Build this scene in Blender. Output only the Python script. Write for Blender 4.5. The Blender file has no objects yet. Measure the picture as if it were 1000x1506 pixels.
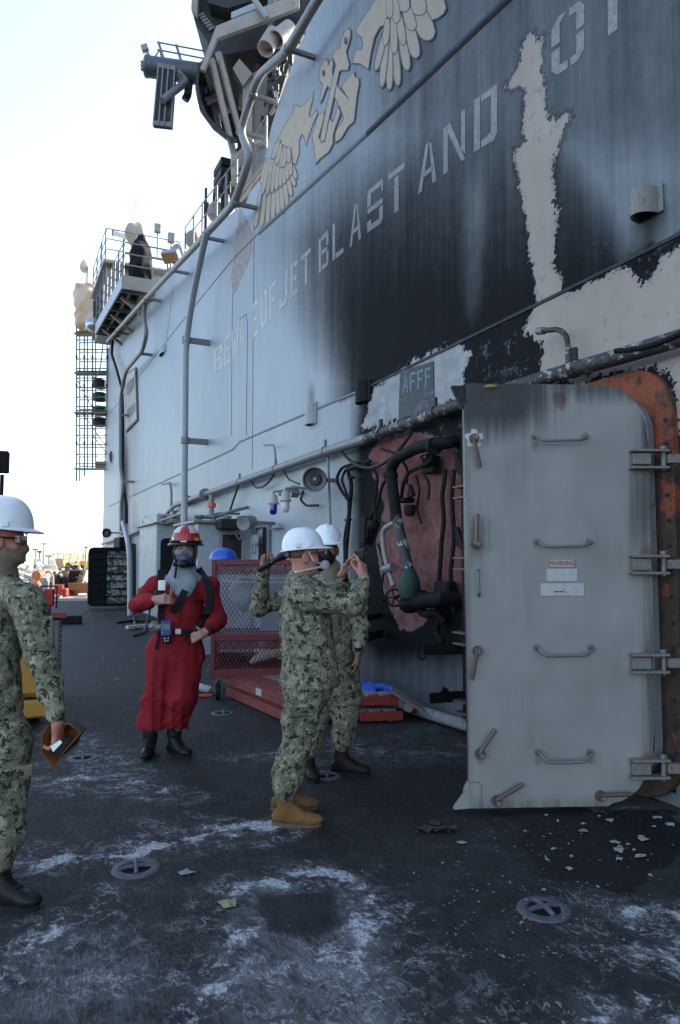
import bpy, bmesh, math, random
import numpy as np
from mathutils import Vector, Matrix, Quaternion
from mathutils.geometry import tessellate_polygon
R = math.radians
random.seed(7); rng = np.random.default_rng(7)
scene = bpy.context.scene
col = scene.collection

# ---------------------------------------------------------------- camera
FPX = 1050.0; CX, CY = 500.0, 753.0; EYE = 1.57; HORIZON = 825.0
PITCH = math.atan((HORIZON-CY)/FPX)
cam_d = bpy.data.cameras.new('camera'); cam = bpy.data.objects.new('camera', cam_d); col.objects.link(cam)
cam.location = (0, 0, EYE); cam.rotation_euler = (R(90)+PITCH, 0, 0)
cam_d.sensor_width = 36.0; cam_d.lens = 36.0*FPX/1506.0
cam_d.clip_start = 0.05; cam_d.clip_end = 9000
scene.camera = cam
# ---------------------------------------------------------------- light
SUN_EL, SUN_AZ = R(33), math.atan2(0.80, 0.60)      # azimuth clockwise from +Y
w = bpy.data.worlds.new('World'); scene.world = w; w.use_nodes = True
wn = w.node_tree.nodes; sky = wn.new('ShaderNodeTexSky'); sky.sky_type = 'NISHITA'; sky.sun_disc = False
sky.sun_elevation = SUN_EL; sky.sun_rotation = SUN_AZ; sky.air_density = 1.0; sky.dust_density = 1.2; sky.ozone_density = 1.0
hs = wn.new('ShaderNodeHueSaturation'); hs.inputs['Saturation'].default_value = .88; w.node_tree.links.new(sky.outputs[0], hs.inputs['Color']); w.node_tree.links.new(hs.outputs[0], wn['Background'].inputs[0]); wn['Background'].inputs[1].default_value = 0.12
sd = bpy.data.lights.new('sun', 'SUN'); sd.energy = 3.5; sd.angle = R(0.5); sd.color = (1.0, 0.87, 0.70)
sun = bpy.data.objects.new('sun', sd); col.objects.link(sun)
S = Vector((math.sin(SUN_AZ)*math.cos(SUN_EL), math.cos(SUN_AZ)*math.cos(SUN_EL), math.sin(SUN_EL)))
sun.rotation_euler = S.to_track_quat('Z', 'Y').to_euler(); sun.location = S*60
scene.view_settings.view_transform = 'Standard'; scene.view_settings.look = 'None'
scene.view_settings.gamma = 1.0; scene.view_settings.use_curve_mapping = False
scene.view_settings.exposure = 2.3
scene.render.engine = 'CYCLES'

# ---------------------------------------------------------------- picture geometry helpers
def ray(px, py):
    x = (px-CX)/FPX; y = -(py-CY)/FPX
    c, s = math.cos(PITCH), math.sin(PITCH)
    return Vector((x, c - y*s, s + y*c))
E0 = Vector((0, 0, EYE))
def P(px, py, Y):
    d = ray(px, py); return E0 + d*(Y/d.y)
def G(px, py, z=0.0):
    d = ray(px, py); return E0 + d*((z-EYE)/d.z)
def project(a):
    """world points (n,3) -> pixel x, y (n)"""
    a = np.asarray(a, float); q = a-np.array([0, 0, EYE])
    c, s = math.cos(PITCH), math.sin(PITCH)
    dep = q[:, 1]*c + q[:, 2]*s; up = -q[:, 1]*s + q[:, 2]*c
    return CX+FPX*q[:, 0]/dep, CY-FPX*up/dep
# the island's long side wall
_v = ray(2, HORIZON); WD = Vector((_v.x, _v.y, 0)).normalized()      # along the wall, away
WN = Vector((-WD.y, WD.x, 0))                                        # out of the wall, to the deck
WO = G(690, 1075)
def W(px, py, off=0.0):
    d = ray(px, py); o = WO + WN*off
    t = (o-E0).dot(WN)/d.dot(WN); return E0 + d*t
def SZ(p):
    q = p-WO; return q.dot(WD), p.z
def WP(s, z, off=0.0): return WO + WD*s + WN*off + Vector((0, 0, z))

# ---------------------------------------------------------------- mesh building
def frame_of(d, up=Vector((0, 0, 1))):
    d = Vector(d).normalized(); up = Vector(up)
    if abs(d.dot(up)) > 0.98: up = Vector((1, 0, 0)) if abs(d.x) < 0.9 else Vector((0, 1, 0))
    a = d.cross(up).normalized(); b = a.cross(d).normalized()
    return a, b, d
class MB:
    def __init__(s): s.v = []; s.f = []
    def add(s, vs, fs):
        n = len(s.v); s.v += [Vector(x) for x in vs]; s.f += [[i+n for i in f] for f in fs]; return s
    def obox(s, c, ax, ay, az, sx, sy, sz, ch=0.0):
        """box of full sizes sx,sy,sz on axes, chamfer ch"""
        c = Vector(c); ax, ay, az = Vector(ax), Vector(ay), Vector(az)
        hx, hy, hz = sx/2, sy/2, sz/2
        if ch <= 0:
            vs = [c+ax*(i*hx)+ay*(j*hy)+az*(k*hz) for i in (-1, 1) for j in (-1, 1) for k in (-1, 1)]
            return s.add(vs, [(0, 1, 3, 2), (4, 6, 7, 5), (0, 4, 5, 1), (2, 3, 7, 6), (0, 2, 6, 4), (1, 5, 7, 3)])
        ch = min(ch, hx*.9, hy*.9, hz*.9)
        vs = []; idx = {}
        for i in (-1, 1):
            for j in (-1, 1):
                for k in (-1, 1):
                    for w_ in range(3):
                        e = [hx-ch, hy-ch, hz-ch]; e[w_] = (hx, hy, hz)[w_]
                        idx[i, j, k, w_] = len(vs); vs.append(c+ax*(i*e[0])+ay*(j*e[1])+az*(k*e[2]))
        fs = []
        for i in (-1, 1):
            fs.append([idx[i, a, b, 0] for a, b in ((-1, -1), (1, -1), (1, 1), (-1, 1))])
            fs.append([idx[a, i, b, 1] for a, b in ((-1, -1), (1, -1), (1, 1), (-1, 1))])
            fs.append([idx[a, b, i, 2] for a, b in ((-1, -1), (1, -1), (1, 1), (-1, 1))])
        for a in (-1, 1):
            for b in (-1, 1):
                fs.append([idx[a, b, -1, 0], idx[a, b, 1, 0], idx[a, b, 1, 1], idx[a, b, -1, 1]])
                fs.append([idx[a, -1, b, 0], idx[a, 1, b, 0], idx[a, 1, b, 2], idx[a, -1, b, 2]])
                fs.append([idx[-1, a, b, 1], idx[1, a, b, 1], idx[1, a, b, 2], idx[-1, a, b, 2]])
        for i in (-1, 1):
            for j in (-1, 1):
                for k in (-1, 1): fs.append([idx[i, j, k, 0], idx[i, j, k, 1], idx[i, j, k, 2]])
        return s.add(vs, fs)
    def box(s, c, sx, sy, sz, rz=0.0, ch=0.0):
        a = Vector((math.cos(rz), math.sin(rz), 0)); b = Vector((-a.y, a.x, 0))
        return s.obox(c, a, b, (0, 0, 1), sx, sy, sz, ch)
    def bar(s, p, q, wd, ht, up=(0, 0, 1), ch=0.0):
        p, q = Vector(p), Vector(q); a, b, d = frame_of(q-p, up)
        return s.obox((p+q)/2, a, b, d, wd, ht, (q-p).length, ch)
    def tube(s, pts, r, n=10, cap=True, rs=None):
        pts = [Vector(p) for p in pts]; m = len(pts); rings = []
        d0 = (pts[1]-pts[0]).normalized(); a, b, _ = frame_of(d0)
        for i, p in enumerate(pts):
            if i == 0: d = d0
            elif i == m-1: d = (pts[i]-pts[i-1]).normalized()
            else: d = ((pts[i]-pts[i-1]).normalized()+(pts[i+1]-pts[i]).normalized())
            d = d.normalized() if d.length > 1e-6 else d0
            a = (a-d*a.dot(d)).normalized(); b = d.cross(a)
            rr = rs[i] if rs else r
            if 0 < i < m-1:
                cs = max(0.5, d.dot((pts[i]-pts[i-1]).normalized())); 
            else: cs = 1
            rings.append([p+(a*math.cos(t)+b*math.sin(t))*rr for t in [2*math.pi*k/n for k in range(n)]])
        vs = [v for r_ in rings for v in r_]
        fs = [(i*n+k, i*n+(k+1) % n, (i+1)*n+(k+1) % n, (i+1)*n+k) for i in range(m-1) for k in range(n)]
        if cap: fs += [list(range(n))[::-1], list(range((m-1)*n, m*n))]
        return s.add(vs, fs)
    def cyl(s, p, q, r, r2=None, n=16, cap=True): return s.tube([p, q], r, n, cap, [r, r if r2 is None else r2])
    def lathe(s, o, ax, prof, n=20, sq=(1, 1)):
        """prof: list of (radius, height along ax)"""
        o = Vector(o); a, b, d = frame_of(ax); m = len(prof)
        vs = [o+d*h+(a*math.cos(t)*sq[0]+b*math.sin(t)*sq[1])*r for r, h in prof for t in [2*math.pi*k/n for k in range(n)]]
        fs = [(i*n+k, i*n+(k+1) % n, (i+1)*n+(k+1) % n, (i+1)*n+k) for i in range(m-1) for k in range(n)]
        fs += [list(range(n))[::-1], list(range((m-1)*n, m*n))]
        return s.add(vs, fs)
    def ell(s, c, rx, ry, rz, n=14, m=9, rot=None):
        c = Vector(c); vs = []; M = rot or Matrix.Identity(3)
        for i in range(m+1):
            t = math.pi*i/m
            for k in range(n):
                u = 2*math.pi*k/n
                vs.append(c+M@Vector((rx*math.sin(t)*math.cos(u), ry*math.sin(t)*math.sin(u), rz*math.cos(t))))
        fs = [(i*n+k, (i+1)*n+k, (i+1)*n+(k+1) % n, i*n+(k+1) % n) for i in range(m) for k in range(n)]
        return s.add(vs, fs)
    def poly(s, pts, d):
        """flat polygon (any shape) extruded by vector d, front face at pts"""
        pts = [Vector(p) for p in pts]; n = len(pts); d = Vector(d)
        tris = tessellate_polygon([pts])
        vs = pts+[p+d for p in pts]
        fs = [list(t) for t in tris]+[[i+n for i in t[::-1]] for t in tris]
        fs += [(i, i+n, (i+1) % n+n, (i+1) % n) for i in range(n)]
        return s.add(vs, fs)
    def ring(s, outer, inner, d):
        n = len(outer); d = Vector(d)
        vs = [Vector(p) for p in outer]+[Vector(p) for p in inner]; vs = vs+[v+d for v in vs]
        fs = []
        for i in range(n):
            j = (i+1) % n
            fs += [(i, j, n+j, n+i), (2*n+i, 3*n+i, 3*n+j, 2*n+j), (i, 2*n+i, 2*n+j, j), (n+i, n+j, 3*n+j, 3*n+i)]
        return s.add(vs, fs)
    def mesh(s, name, smooth=False, at=Vector((0, 0, 0)), angle=40):
        me = bpy.data.meshes.new(name)
        me.from_pydata([tuple(v-at) for v in s.v], [], s.f); me.validate(clean_customdata=False)
        bm = bmesh.new(); bm.from_mesh(me); bmesh.ops.remove_doubles(bm, verts=bm.verts, dist=1e-6)
        bmesh.ops.recalc_face_normals(bm, faces=bm.faces); bm.to_mesh(me); bm.free()
        if smooth:
            me.polygons.foreach_set('use_smooth', [True]*len(me.polygons)); me.set_sharp_from_angle(angle=R(angle))
        return me
    def build(s, name, mat, parent=None, smooth=False, angle=40, label=None, kind=None, at=None):
        base = at if at is not None else (wloc(parent) if parent else Vector((0, 0, 0)))
        o = bpy.data.objects.new(name, s.mesh(name, smooth, base, angle)); col.objects.link(o)
        if mat: o.data.materials.append(mat)
        if parent: o.parent = parent
        elif at is not None: o.location = at
        if label: o['label'] = label
        if kind: o['kind'] = kind
        return o
def wloc(o):
    v = Vector((0, 0, 0))
    while o is not None: v = v+o.location; o = o.parent
    return v
def tag(o, label, cat, group=None):
    o['label'] = label; o['category'] = cat
    if group: o['group'] = group
    return o
def thing(name, label, cat, loc=(0, 0, 0), group=None):
    o = bpy.data.objects.new(name, None); col.objects.link(o); o.location = loc; o.empty_display_size = .1
    return tag(o, label, cat, group)
def single(mb, name, mat, label, cat, group=None, smooth=False, at=None, angle=40):
    at = at if at is not None else Vector(mb.v[0])
    return tag(mb.build(name, mat, None, smooth, angle, at=at), label, cat, group)
def bevel(o, w_=.004, seg=2):
    b = o.modifiers.new('bevel', 'BEVEL'); b.width = w_; b.segments = seg; b.limit_method = 'ANGLE'; b.angle_limit = R(40); return o
def arc(pts, r=.08, n=5):
    """round the corners of a polyline"""
    pts = [Vector(p) for p in pts]; out = [pts[0]]
    for a, b, c in zip(pts, pts[1:], pts[2:]):
        l1, l2 = (a-b).length, (c-b).length; k = min(r, l1*.45, l2*.45)
        p, q = b+(a-b).normalized()*k, b+(c-b).normalized()*k
        for i in range(n+1):
            t = i/n; out.append(p*(1-t)**2+b*2*t*(1-t)+q*t*t)
    return out+[pts[-1]]
def sag(p, q, d, n=10):
    p, q = Vector(p), Vector(q); return [p.lerp(q, i/n)-Vector((0, 0, d*4*(i/n)*(1-i/n))) for i in range(n+1)]
def copytree(o, parent=None):
    c = o.copy(); col.objects.link(c)
    if parent: c.parent = parent
    for ch in [x for x in col.objects if x.parent == o]: copytree(ch, c)
    return c

# ---------------------------------------------------------------- materials
class Mat:
    def __init__(s, name, rough=.6, metal=0.0, spec=.5):
        s.m = bpy.data.materials.new(name); s.m.use_nodes = True; s.t = s.m.node_tree
        s.b = s.t.nodes['Principled BSDF']; s.b.inputs['Roughness'].default_value = rough
        s.b.inputs['Metallic'].default_value = metal; s.b.inputs['Specular IOR Level'].default_value = spec
        s._c = None; s.bumps = []
    def n(s, ty, **kw):
        o = s.t.nodes.new('ShaderNode'+ty)
        for k, v in kw.items():
            if k.startswith('i_') or (k[0] == 'i' and k[1:].isdigit()):
                key = int(k[1:]) if k[1:].isdigit() else k[2:].replace('_', ' ')
                s.put(o.inputs[key], v)
            else: setattr(o, k, v)
        return o
    def put(s, sock, v):
        if isinstance(v, bpy.types.NodeSocket): s.t.links.new(v, sock)
        elif v is not None:
            if sock.type == 'RGBA' and len(v) == 3: v = (*v, 1)
            sock.default_value = v
    def co(s):
        if s._c is None: s._c = s.n('TexCoord').outputs['Object']
        return s._c
    def mapv(s, scale=(1, 1, 1), vec=None, rot=(0, 0, 0), loc=(0, 0, 0)):
        m = s.n('Mapping', i0=vec or s.co()); m.inputs['Scale'].default_value = scale
        m.inputs['Rotation'].default_value = rot; m.inputs['Location'].default_value = loc; return m.outputs[0]
    def noise(s, scale, detail=4, rough=.55, vec=None, dist=0.0):
        return s.n('TexNoise', i0=vec or s.co(), i_Scale=scale, i_Detail=detail, i_Roughness=rough, i_Distortion=dist).outputs[0]
    def voro(s, scale, vec=None, feature='F1', out=0, rnd=1.0):
        o = s.n('TexVoronoi', feature=feature); s.put(o.inputs['Vector'], vec or s.co()); o.inputs['Scale'].default_value = scale
        o.inputs['Randomness'].default_value = rnd; return o.outputs[out]
    def step(s, x, a, b, lo=0.0, hi=1.0):
        return s.n('MapRange', interpolation_type='SMOOTHSTEP', i0=x, i1=a, i2=b, i3=lo, i4=hi).outputs[0]
    def lin(s, x, a, b, lo=0.0, hi=1.0): return s.n('MapRange', i0=x, i1=a, i2=b, i3=lo, i4=hi).outputs[0]
    def m2(s, op, a, b=None):
        o = s.n('Math', operation=op); s.put(o.inputs[0], a)
        if b is not None: s.put(o.inputs[1], b)
        return o.outputs[0]
    def mul(s, a, b): return s.m2('MULTIPLY', a, b)
    def plus(s, a, b): return s.m2('ADD', a, b)
    def mix(s, f, a, b):
        o = s.n('Mix', data_type='RGBA'); s.put(o.inputs[0], f); s.put(o.inputs[6], a); s.put(o.inputs[7], b); return o.outputs[2]
    def attr(s, name): return s.n('Attribute', attribute_name=name).outputs['Fac']
    def sep(s, vec=None): return s.n('SeparateXYZ', i0=vec or s.co()).outputs
    def color(s, c): s.put(s.b.inputs['Base Color'], c); return s
    def rough(s, r): s.put(s.b.inputs['Roughness'], r); return s
    def bump(s, h, strength=.3, dist=.01):
        o = s.n('Bump', i_Height=h, i_Strength=strength, i_Distance=dist)
        if s.bumps: s.t.links.new(s.bumps[-1], o.inputs['Normal'])
        s.bumps.append(o.outputs[0]); s.put(s.b.inputs['Normal'], o.outputs[0]); return s
def paint(name, c, rough=.55, metal=0.0, dirt=(.03, .028, .026), amt=.35, scale=6.0, var=.12, rust=0.0, bump=.15, fine=60.0):
    """painted or bare surface with grime, tone variation and optional rust"""
    m = Mat(name, rough, metal, .5 if max(c) > .06 else .18)
    n1 = m.noise(scale, 6, .6); n2 = m.noise(scale*4.3, 5, .65)
    k = tuple(max(0, x*(1-var*2)) for x in c); h = tuple(min(1, x*(1+var)) for x in c)
    base = m.mix(m.lin(n1, .3, .7), k, h)
    g = m.mul(m.step(m.plus(m.mul(n1, .6), m.mul(n2, .4)), .48, .70), amt)
    base = m.mix(g, base, dirt)
    if rust > 0:
        n3 = m.noise(scale*2.1, 7, .7, vec=m.mapv(loc=(3, 7, 1)))
        base = m.mix(m.step(n3, .66-rust*.3, .72-rust*.25), base, m.mix(m.lin(n2, .3, .7), (.09, .03, .012), (.22, .09, .035)))
    m.color(base); m.rough(m.lin(n2, .3, .7, max(.05, rough-.12), min(1, rough+.15)))
    if bump: m.bump(m.noise(fine, 3), bump, .003)
    return m.m
def flat(name, c, rough=.5, metal=0.0):
    m = Mat(name, rough, metal, .5 if max(c) > .06 else .2); n1 = m.noise(14, 5, .6)
    m.color(m.mix(m.lin(n1, .3, .7), tuple(x*.8 for x in c), tuple(min(1, x*1.12) for x in c))); return m.m
# ---------------------------------------------------------------- soft bodies: distance fields turned into one mesh
def V(*a): return Vector(a)
class SDF:
    def __init__(s, h=.007): s.p = []; s.h = h; s.fold = None
    def cone(s, a, ra, b, rb, k=.02, flat=None, op=1): s.p.append(('c', Vector(a), ra, Vector(b), rb, k, flat, op)); return s
    def chain(s, pts, rs, k=.02, flat=None):
        for i in range(len(pts)-1): s.cone(pts[i], rs[i], pts[i+1], rs[i+1], k, flat)
        return s
    def ell(s, c, ax, rad, k=.02, op=1): s.p.append(('e', Vector(c), [Vector(x).normalized() for x in ax], rad, k, op)); return s
    def box(s, c, ax, half, rnd=.01, k=.01, op=1): s.p.append(('b', Vector(c), [Vector(x).normalized() for x in ax], half, rnd, k, op)); return s
    def mesh(s):
        los, his = [], []
        bbs = []
        for q in s.p:
            if q[0] == 'c': m_ = max(q[2], q[4])+.0; lo = np.minimum(q[1], q[3])-m_; hi = np.maximum(q[1], q[3])+m_; k = q[5]
            elif q[0] == 'e': m_ = max(q[3]); lo = np.array(q[1])-m_; hi = np.array(q[1])+m_; k = q[4]
            else: m_ = math.sqrt(sum(x*x for x in q[3]))+q[4]; lo = np.array(q[1])-m_; hi = np.array(q[1])+m_; k = q[5]
            mg = k+s.h*3; bbs.append((lo-mg, hi+mg))
            if q[-1] == 1: los.append(lo-.03); his.append(hi+.03)
        lo = np.min(los, 0); hi = np.max(his, 0); h = s.h; N = np.ceil((hi-lo)/h).astype(int)+1
        F = np.full(N, .06, np.float32); gx = [lo[i]+np.arange(N[i])*h for i in range(3)]
        for q, (a, b) in zip(s.p, bbs):
            i0 = np.clip(np.floor((a-lo)/h).astype(int), 0, N-1); i1 = np.clip(np.ceil((b-lo)/h).astype(int)+1, 1, N)
            if np.any(i1 <= i0): continue
            X = gx[0][i0[0]:i1[0]][:, None, None]; Y = gx[1][i0[1]:i1[1]][None, :, None]; Z = gx[2][i0[2]:i1[2]][None, None, :]
            if q[0] == 'c':
                A, ra, Bv, rb, k, flt, op = q[1:]; ba = Bv-A; L2 = max(ba.dot(ba), 1e-9)
                px, py, pz = X-A.x, Y-A.y, Z-A.z
                t = np.clip((px*ba.x+py*ba.y+pz*ba.z)/L2, 0, 1)
                dx, dy, dz = px-ba.x*t, py-ba.y*t, pz-ba.z*t
                if flt:
                    n_, sc = flt; e = (dx*n_.x+dy*n_.y+dz*n_.z)*(sc-1); dx = dx+e*n_.x; dy = dy+e*n_.y; dz = dz+e*n_.z
                    d = (np.sqrt(dx*dx+dy*dy+dz*dz)-(ra+(rb-ra)*t)); d = np.where(d > 0, d, d/max(1, sc*.8))
                else: d = np.sqrt(dx*dx+dy*dy+dz*dz)-(ra+(rb-ra)*t)
            elif q[0] == 'e':
                C_, ax, rad, k, op = q[1:]; px, py, pz = X-C_.x, Y-C_.y, Z-C_.z
                u = [(px*a_.x+py*a_.y+pz*a_.z) for a_ in ax]
                k0 = np.sqrt(sum((u[i]/rad[i])**2 for i in range(3))); k1 = np.sqrt(sum((u[i]/rad[i]**2)**2 for i in range(3)))
                d = k0*(k0-1)/np.maximum(k1, 1e-6)
            else:
                C_, ax, half, rnd, k, op = q[1:]; px, py, pz = X-C_.x, Y-C_.y, Z-C_.z
                u = [np.abs(px*a_.x+py*a_.y+pz*a_.z)-half[i]+rnd for i, a_ in enumerate(ax)]
                d = np.sqrt(sum(np.maximum(w_, 0)**2 for w_ in u))+np.minimum(np.maximum(np.maximum(u[0], u[1]), u[2]), 0)-rnd
            sl = F[i0[0]:i1[0], i0[1]:i1[1], i0[2]:i1[2]]; d = d.astype(np.float32)
            if op == 1:
                hh = np.clip(.5+.5*(sl-d)/k, 0, 1); sl[...] = sl*(1-hh)+d*hh-k*hh*(1-hh)
            else:
                d = -d; hh = np.clip(.5-.5*(sl-d)/k, 0, 1); sl[...] = sl*(1-hh)+d*hh+k*hh*(1-hh)
        if s.fold:
            near = np.abs(F) < .035; ii = np.argwhere(near); P_ = lo+ii*h; F[near] += s.fold(P_).astype(np.float32)
        return surfnet(F, h, lo)
def surfnet(F, h, lo):
    ins = F < 0; N = np.array(F.shape)-1
    cs = [(i, j, k) for i in (0, 1) for j in (0, 1) for k in (0, 1)]
    cnt = sum(ins[i:N[0]+i, j:N[1]+j, k:N[2]+k].astype(np.int8) for i, j, k in cs)
    mixed = (cnt > 0) & (cnt < 8); cell = np.argwhere(mixed); vid = np.full(N, -1, np.int64); vid[mixed] = np.arange(len(cell))
    acc = np.zeros((len(cell), 3)); num = np.zeros(len(cell))
    for a in cs:
        for ax in range(3):
            if a[ax] == 0:
                b = list(a); b[ax] = 1
                fa = F[cell[:, 0]+a[0], cell[:, 1]+a[1], cell[:, 2]+a[2]]; fb = F[cell[:, 0]+b[0], cell[:, 1]+b[1], cell[:, 2]+b[2]]
                x = (fa < 0) != (fb < 0); t = np.where(x, fa/np.where(x, fa-fb, 1), 0)
                p = np.tile(np.array(a, float), (len(cell), 1)); p[:, ax] += t
                acc[x] += p[x]; num[x] += 1
    verts = lo+(cell+acc/num[:, None])*h; quads = []
    for ax in range(3):
        b1, b2 = (ax+1) % 3, (ax+2) % 3
        sl0 = [slice(None)]*3; sl1 = [slice(None)]*3; sl0[ax] = slice(0, -1); sl1[ax] = slice(1, None)
        A, B_ = ins[tuple(sl0)], ins[tuple(sl1)]; e = np.argwhere(A != B_)
        e = e[(e[:, b1] > 0) & (e[:, b2] > 0) & (e[:, b1] < N[b1]) & (e[:, b2] < N[b2]) & (e[:, ax] < N[ax])]
        q = []
        for d1, d2 in ((-1, -1), (0, -1), (0, 0), (-1, 0)):
            c = e.copy(); c[:, b1] += d1; c[:, b2] += d2; q.append(vid[c[:, 0], c[:, 1], c[:, 2]])
        q = np.stack(q, 1); fl = ~A[e[:, 0], e[:, 1], e[:, 2]]; q[fl] = q[fl][:, ::-1]; quads.append(q)
    q = np.concatenate(quads); return verts, q[(q >= 0).all(1)]
def put(sdf, name, mat, parent, smooth_n=1, label=None):
    v, f = sdf.mesh(); base = np.array(wloc(parent)); me = bpy.data.meshes.new(name); me.from_pydata((v-base).tolist(), [], f.tolist())
    if smooth_n:
        bm = bmesh.new(); bm.from_mesh(me)
        for _ in range(smooth_n): bmesh.ops.smooth_vert(bm, verts=bm.verts, factor=.5, use_axis_x=True, use_axis_y=True, use_axis_z=True)
        bm.to_mesh(me); bm.free()
    me.polygons.foreach_set('use_smooth', [True]*len(me.polygons)); me.materials.append(mat)
    o = bpy.data.objects.new(name, me); col.objects.link(o); o.parent = parent
    if label: o['label'] = label
    return o
def folds(amp, seed, fr=1.0, vert=.6):
    r_ = np.random.default_rng(seed); ks = r_.normal(size=(5, 3)); ks[:, 2] *= 1.5; ks /= np.linalg.norm(ks, axis=1)[:, None]; ks *= (np.array([26, 34, 46, 62, 85])*fr)[:, None]
    k2 = r_.normal(size=(5, 3))*9; ph = r_.uniform(0, 6.28, 5); am = np.array([1, .9, .7, .45, .3])/2.2
    def f(p):
        w_ = sum(am[i]*(1-2*np.abs(np.sin(p@ks[i]*.5+ph[i]+1.6*np.sin(p@k2[i]+ph[i]*2)))) for i in range(5))
        gate = .55+.45*np.sin(p@np.array([7, 5, 9])+seed)
        return -amp*w_*gate
    return f
# ================================================================ SETTING: deck, water, island
def seg_dist(p, a, b):
    d = b-a; t = np.clip(((p-a)@d)/max(d@d, 1e-9), 0, 1); return np.linalg.norm(p-a-t[:, None]*d, axis=1)
def sdf_poly(p, poly):
    """signed distance, positive inside; p (n,2), poly list of 2D"""
    poly = np.asarray(poly, float); n = len(poly)
    dist = np.full(len(p), 1e9); ins = np.zeros(len(p), bool)
    for i in range(n):
        a, b = poly[i], poly[(i+1) % n]
        dist = np.minimum(dist, seg_dist(p, a, b))
        c = ((a[1] > p[:, 1]) != (b[1] > p[:, 1]))
        with np.errstate(divide='ignore', invalid='ignore'):
            xi = (b[0]-a[0])*(p[:, 1]-a[1])/(b[1]-a[1])+a[0]
        ins ^= c & (p[:, 0] < xi)
    return np.where(ins, dist, -dist)
def sdf_line(p, pts):
    pts = np.asarray(pts, float); d = np.full(len(p), 1e9)
    for a, b in zip(pts, pts[1:]): d = np.minimum(d, seg_dist(p, a, b))
    return d
def sm(x, a, b):
    t = np.clip((x-a)/(b-a), 0, 1); return t*t*(3-2*t)
def wpoly(px): return [SZ(W(x, y)) for x, y in px]
def gpoly(px): return [tuple(G(x, y).xy) for x, y in px]
def put_attr(me, name, arr):
    a = me.attributes.new(name, 'FLOAT', 'POINT'); a.data.foreach_set('value', np.asarray(arr, np.float32))
def ridge2(x): return 345+.49*(1000-x)
def ridge1(x): return .905*(757-x)
def wpx(x): return np.clip(x, -400, 1600)
def soot_at(pts):
    """how much soot the fire left on the island wall, by place on the wall"""
    x, y = project(pts); x = wpx(x); y = np.clip(y, -1500, 2500)
    xl = np.interp(y, [-200, 0, 80, 150, 250, 350, 450, 560], [760, 735, 690, 640, 560, 478, 492, 520])
    wl = np.interp(y, [0, 150, 300, 450, 560], [150, 130, 105, 72, 40])
    xr = np.interp(y, [0, 100, 200, 300, 400], [790, 810, 850, 905, 960])
    lev = np.interp(y, [-200, 0, 100, 200, 330, 450, 560], [.42, .50, .58, .68, .84, 1.0, 1.05])
    up = (y < ridge2(x))
    plume = sm(x, xl-wl*2.1, xl+wl*.75)**1.15*(1-sm(x, xr-70, xr+80))*lev
    plume = plume*up
    hi = .62*sm(x, 360, 640)*sm(-y, -430, -150)*up
    rgt = .45*sm(x, 840, 900)*up
    hal = .75*np.exp(-(((x-957)/45)**2+((y-318)/70)**2))+.75*np.exp(-(((x-900)/75)**2+((y-395)/40)**2))
    hal = hal*up
    band = np.where(~up, np.interp(y-ridge2(x), [0, 60, 140, 350, 620], [1.0, 1.0, .95, .74, .52])*sm(x, 490, 560), 0)
    band = np.maximum(band, np.where(~up, .26*sm(x, 380, 540), 0))
    pk = .9*np.exp(-((x-612)/82)**6)*np.exp(-((y-775)/175)**6)
    stk = .85*np.exp(-((x-184)/7.0)**2)*sm(y, 560, 690)*(1-sm(y, 760, 900))+.8*np.exp(-((x-178)/14.)**2)*sm(y, 770, 830)
    lo = .10*sm(y, 690, 800)*(x < 500)
    slot = .5*np.exp(-((x-458)/6.)**2-((y-585)/25.)**2)
    s = np.maximum.reduce([plume, hi, rgt, hal, band, stk, lo, slot, .05+0*x]); s = np.clip(s+pk, 0, 1)
    lt = .20*np.exp(-((x-(700-.03*(y-300)))/17.0)**2)*sm(y, 200, 320)*(1-sm(y, 440, 500))
    return np.clip(s-lt, 0, 1)
# ---- deck -------------------------------------------------------
M_deck = Mat('nonskid_deck', .8, 0, .15); m = M_deck
na = m.noise(.7, 7, .65); nb = m.noise(5.5, 7, .68); nc = m.noise(26, 6, .7); nd = m.noise(1.9, 6, .6)
rot_ = m.mapv(rot=(0, 0, R(-25.5)))
rn = m.noise(1.0, 3, .55, vec=m.mapv((27, 9.0, 1), rot_), dist=.8); rip = m.step(m.m2('ABSOLUTE', m.m2('SUBTRACT', rn, .5)), .13, .0)
rn2 = m.noise(1.0, 3, .6, vec=m.mapv((62, 27, 1), rot_), dist=.6)
base = m.mix(m.lin(na, .35, .65), (.0165, .0155, .015), (.031, .029, .0275))
base = m.mix(m.mul(m.step(nb, .45, .68), .5), base, (.055, .051, .049))
base = m.mix(m.mul(m.step(rip, .55, 1.0), .22), base, (.065, .061, .059))
grey = m.attr('grey'); wet = m.attr('wet'); salt = m.attr('salt'); dirt_ = m.attr('burn')
streak = m.noise(7, 6, .7, vec=m.mapv((5.5, 1.6, 1), rot_))
base = m.mix(m.mul(m.mul(grey, m.step(m.plus(m.mul(nb, .5), m.mul(streak, .5)), .36, .62)), .85), base, (.15, .146, .145))
nm_ = m.noise(2.6, 7, .68, vec=m.mapv(loc=(3, 1, 0)), dist=.5); f1 = m.noise(10.5, 8, .72); f2 = m.noise(36, 5, .7)
fst = m.noise(1.0, 6, .7, vec=m.mapv((17, 4.5, 1), rot_)); wd2 = m.noise(5.0, 6, .66, vec=m.mapv(loc=(9, 4, 0)), dist=.8)
sv = m.plus(m.plus(m.mul(f1, .40), m.mul(f2, .20)), m.plus(m.mul(fst, .22), m.mul(nm_, .18)))
thr = m.m2('SUBTRACT', .76, m.mul(salt, .44))
body = m.step(m.m2('SUBTRACT', sv, thr), .0, .075)
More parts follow.
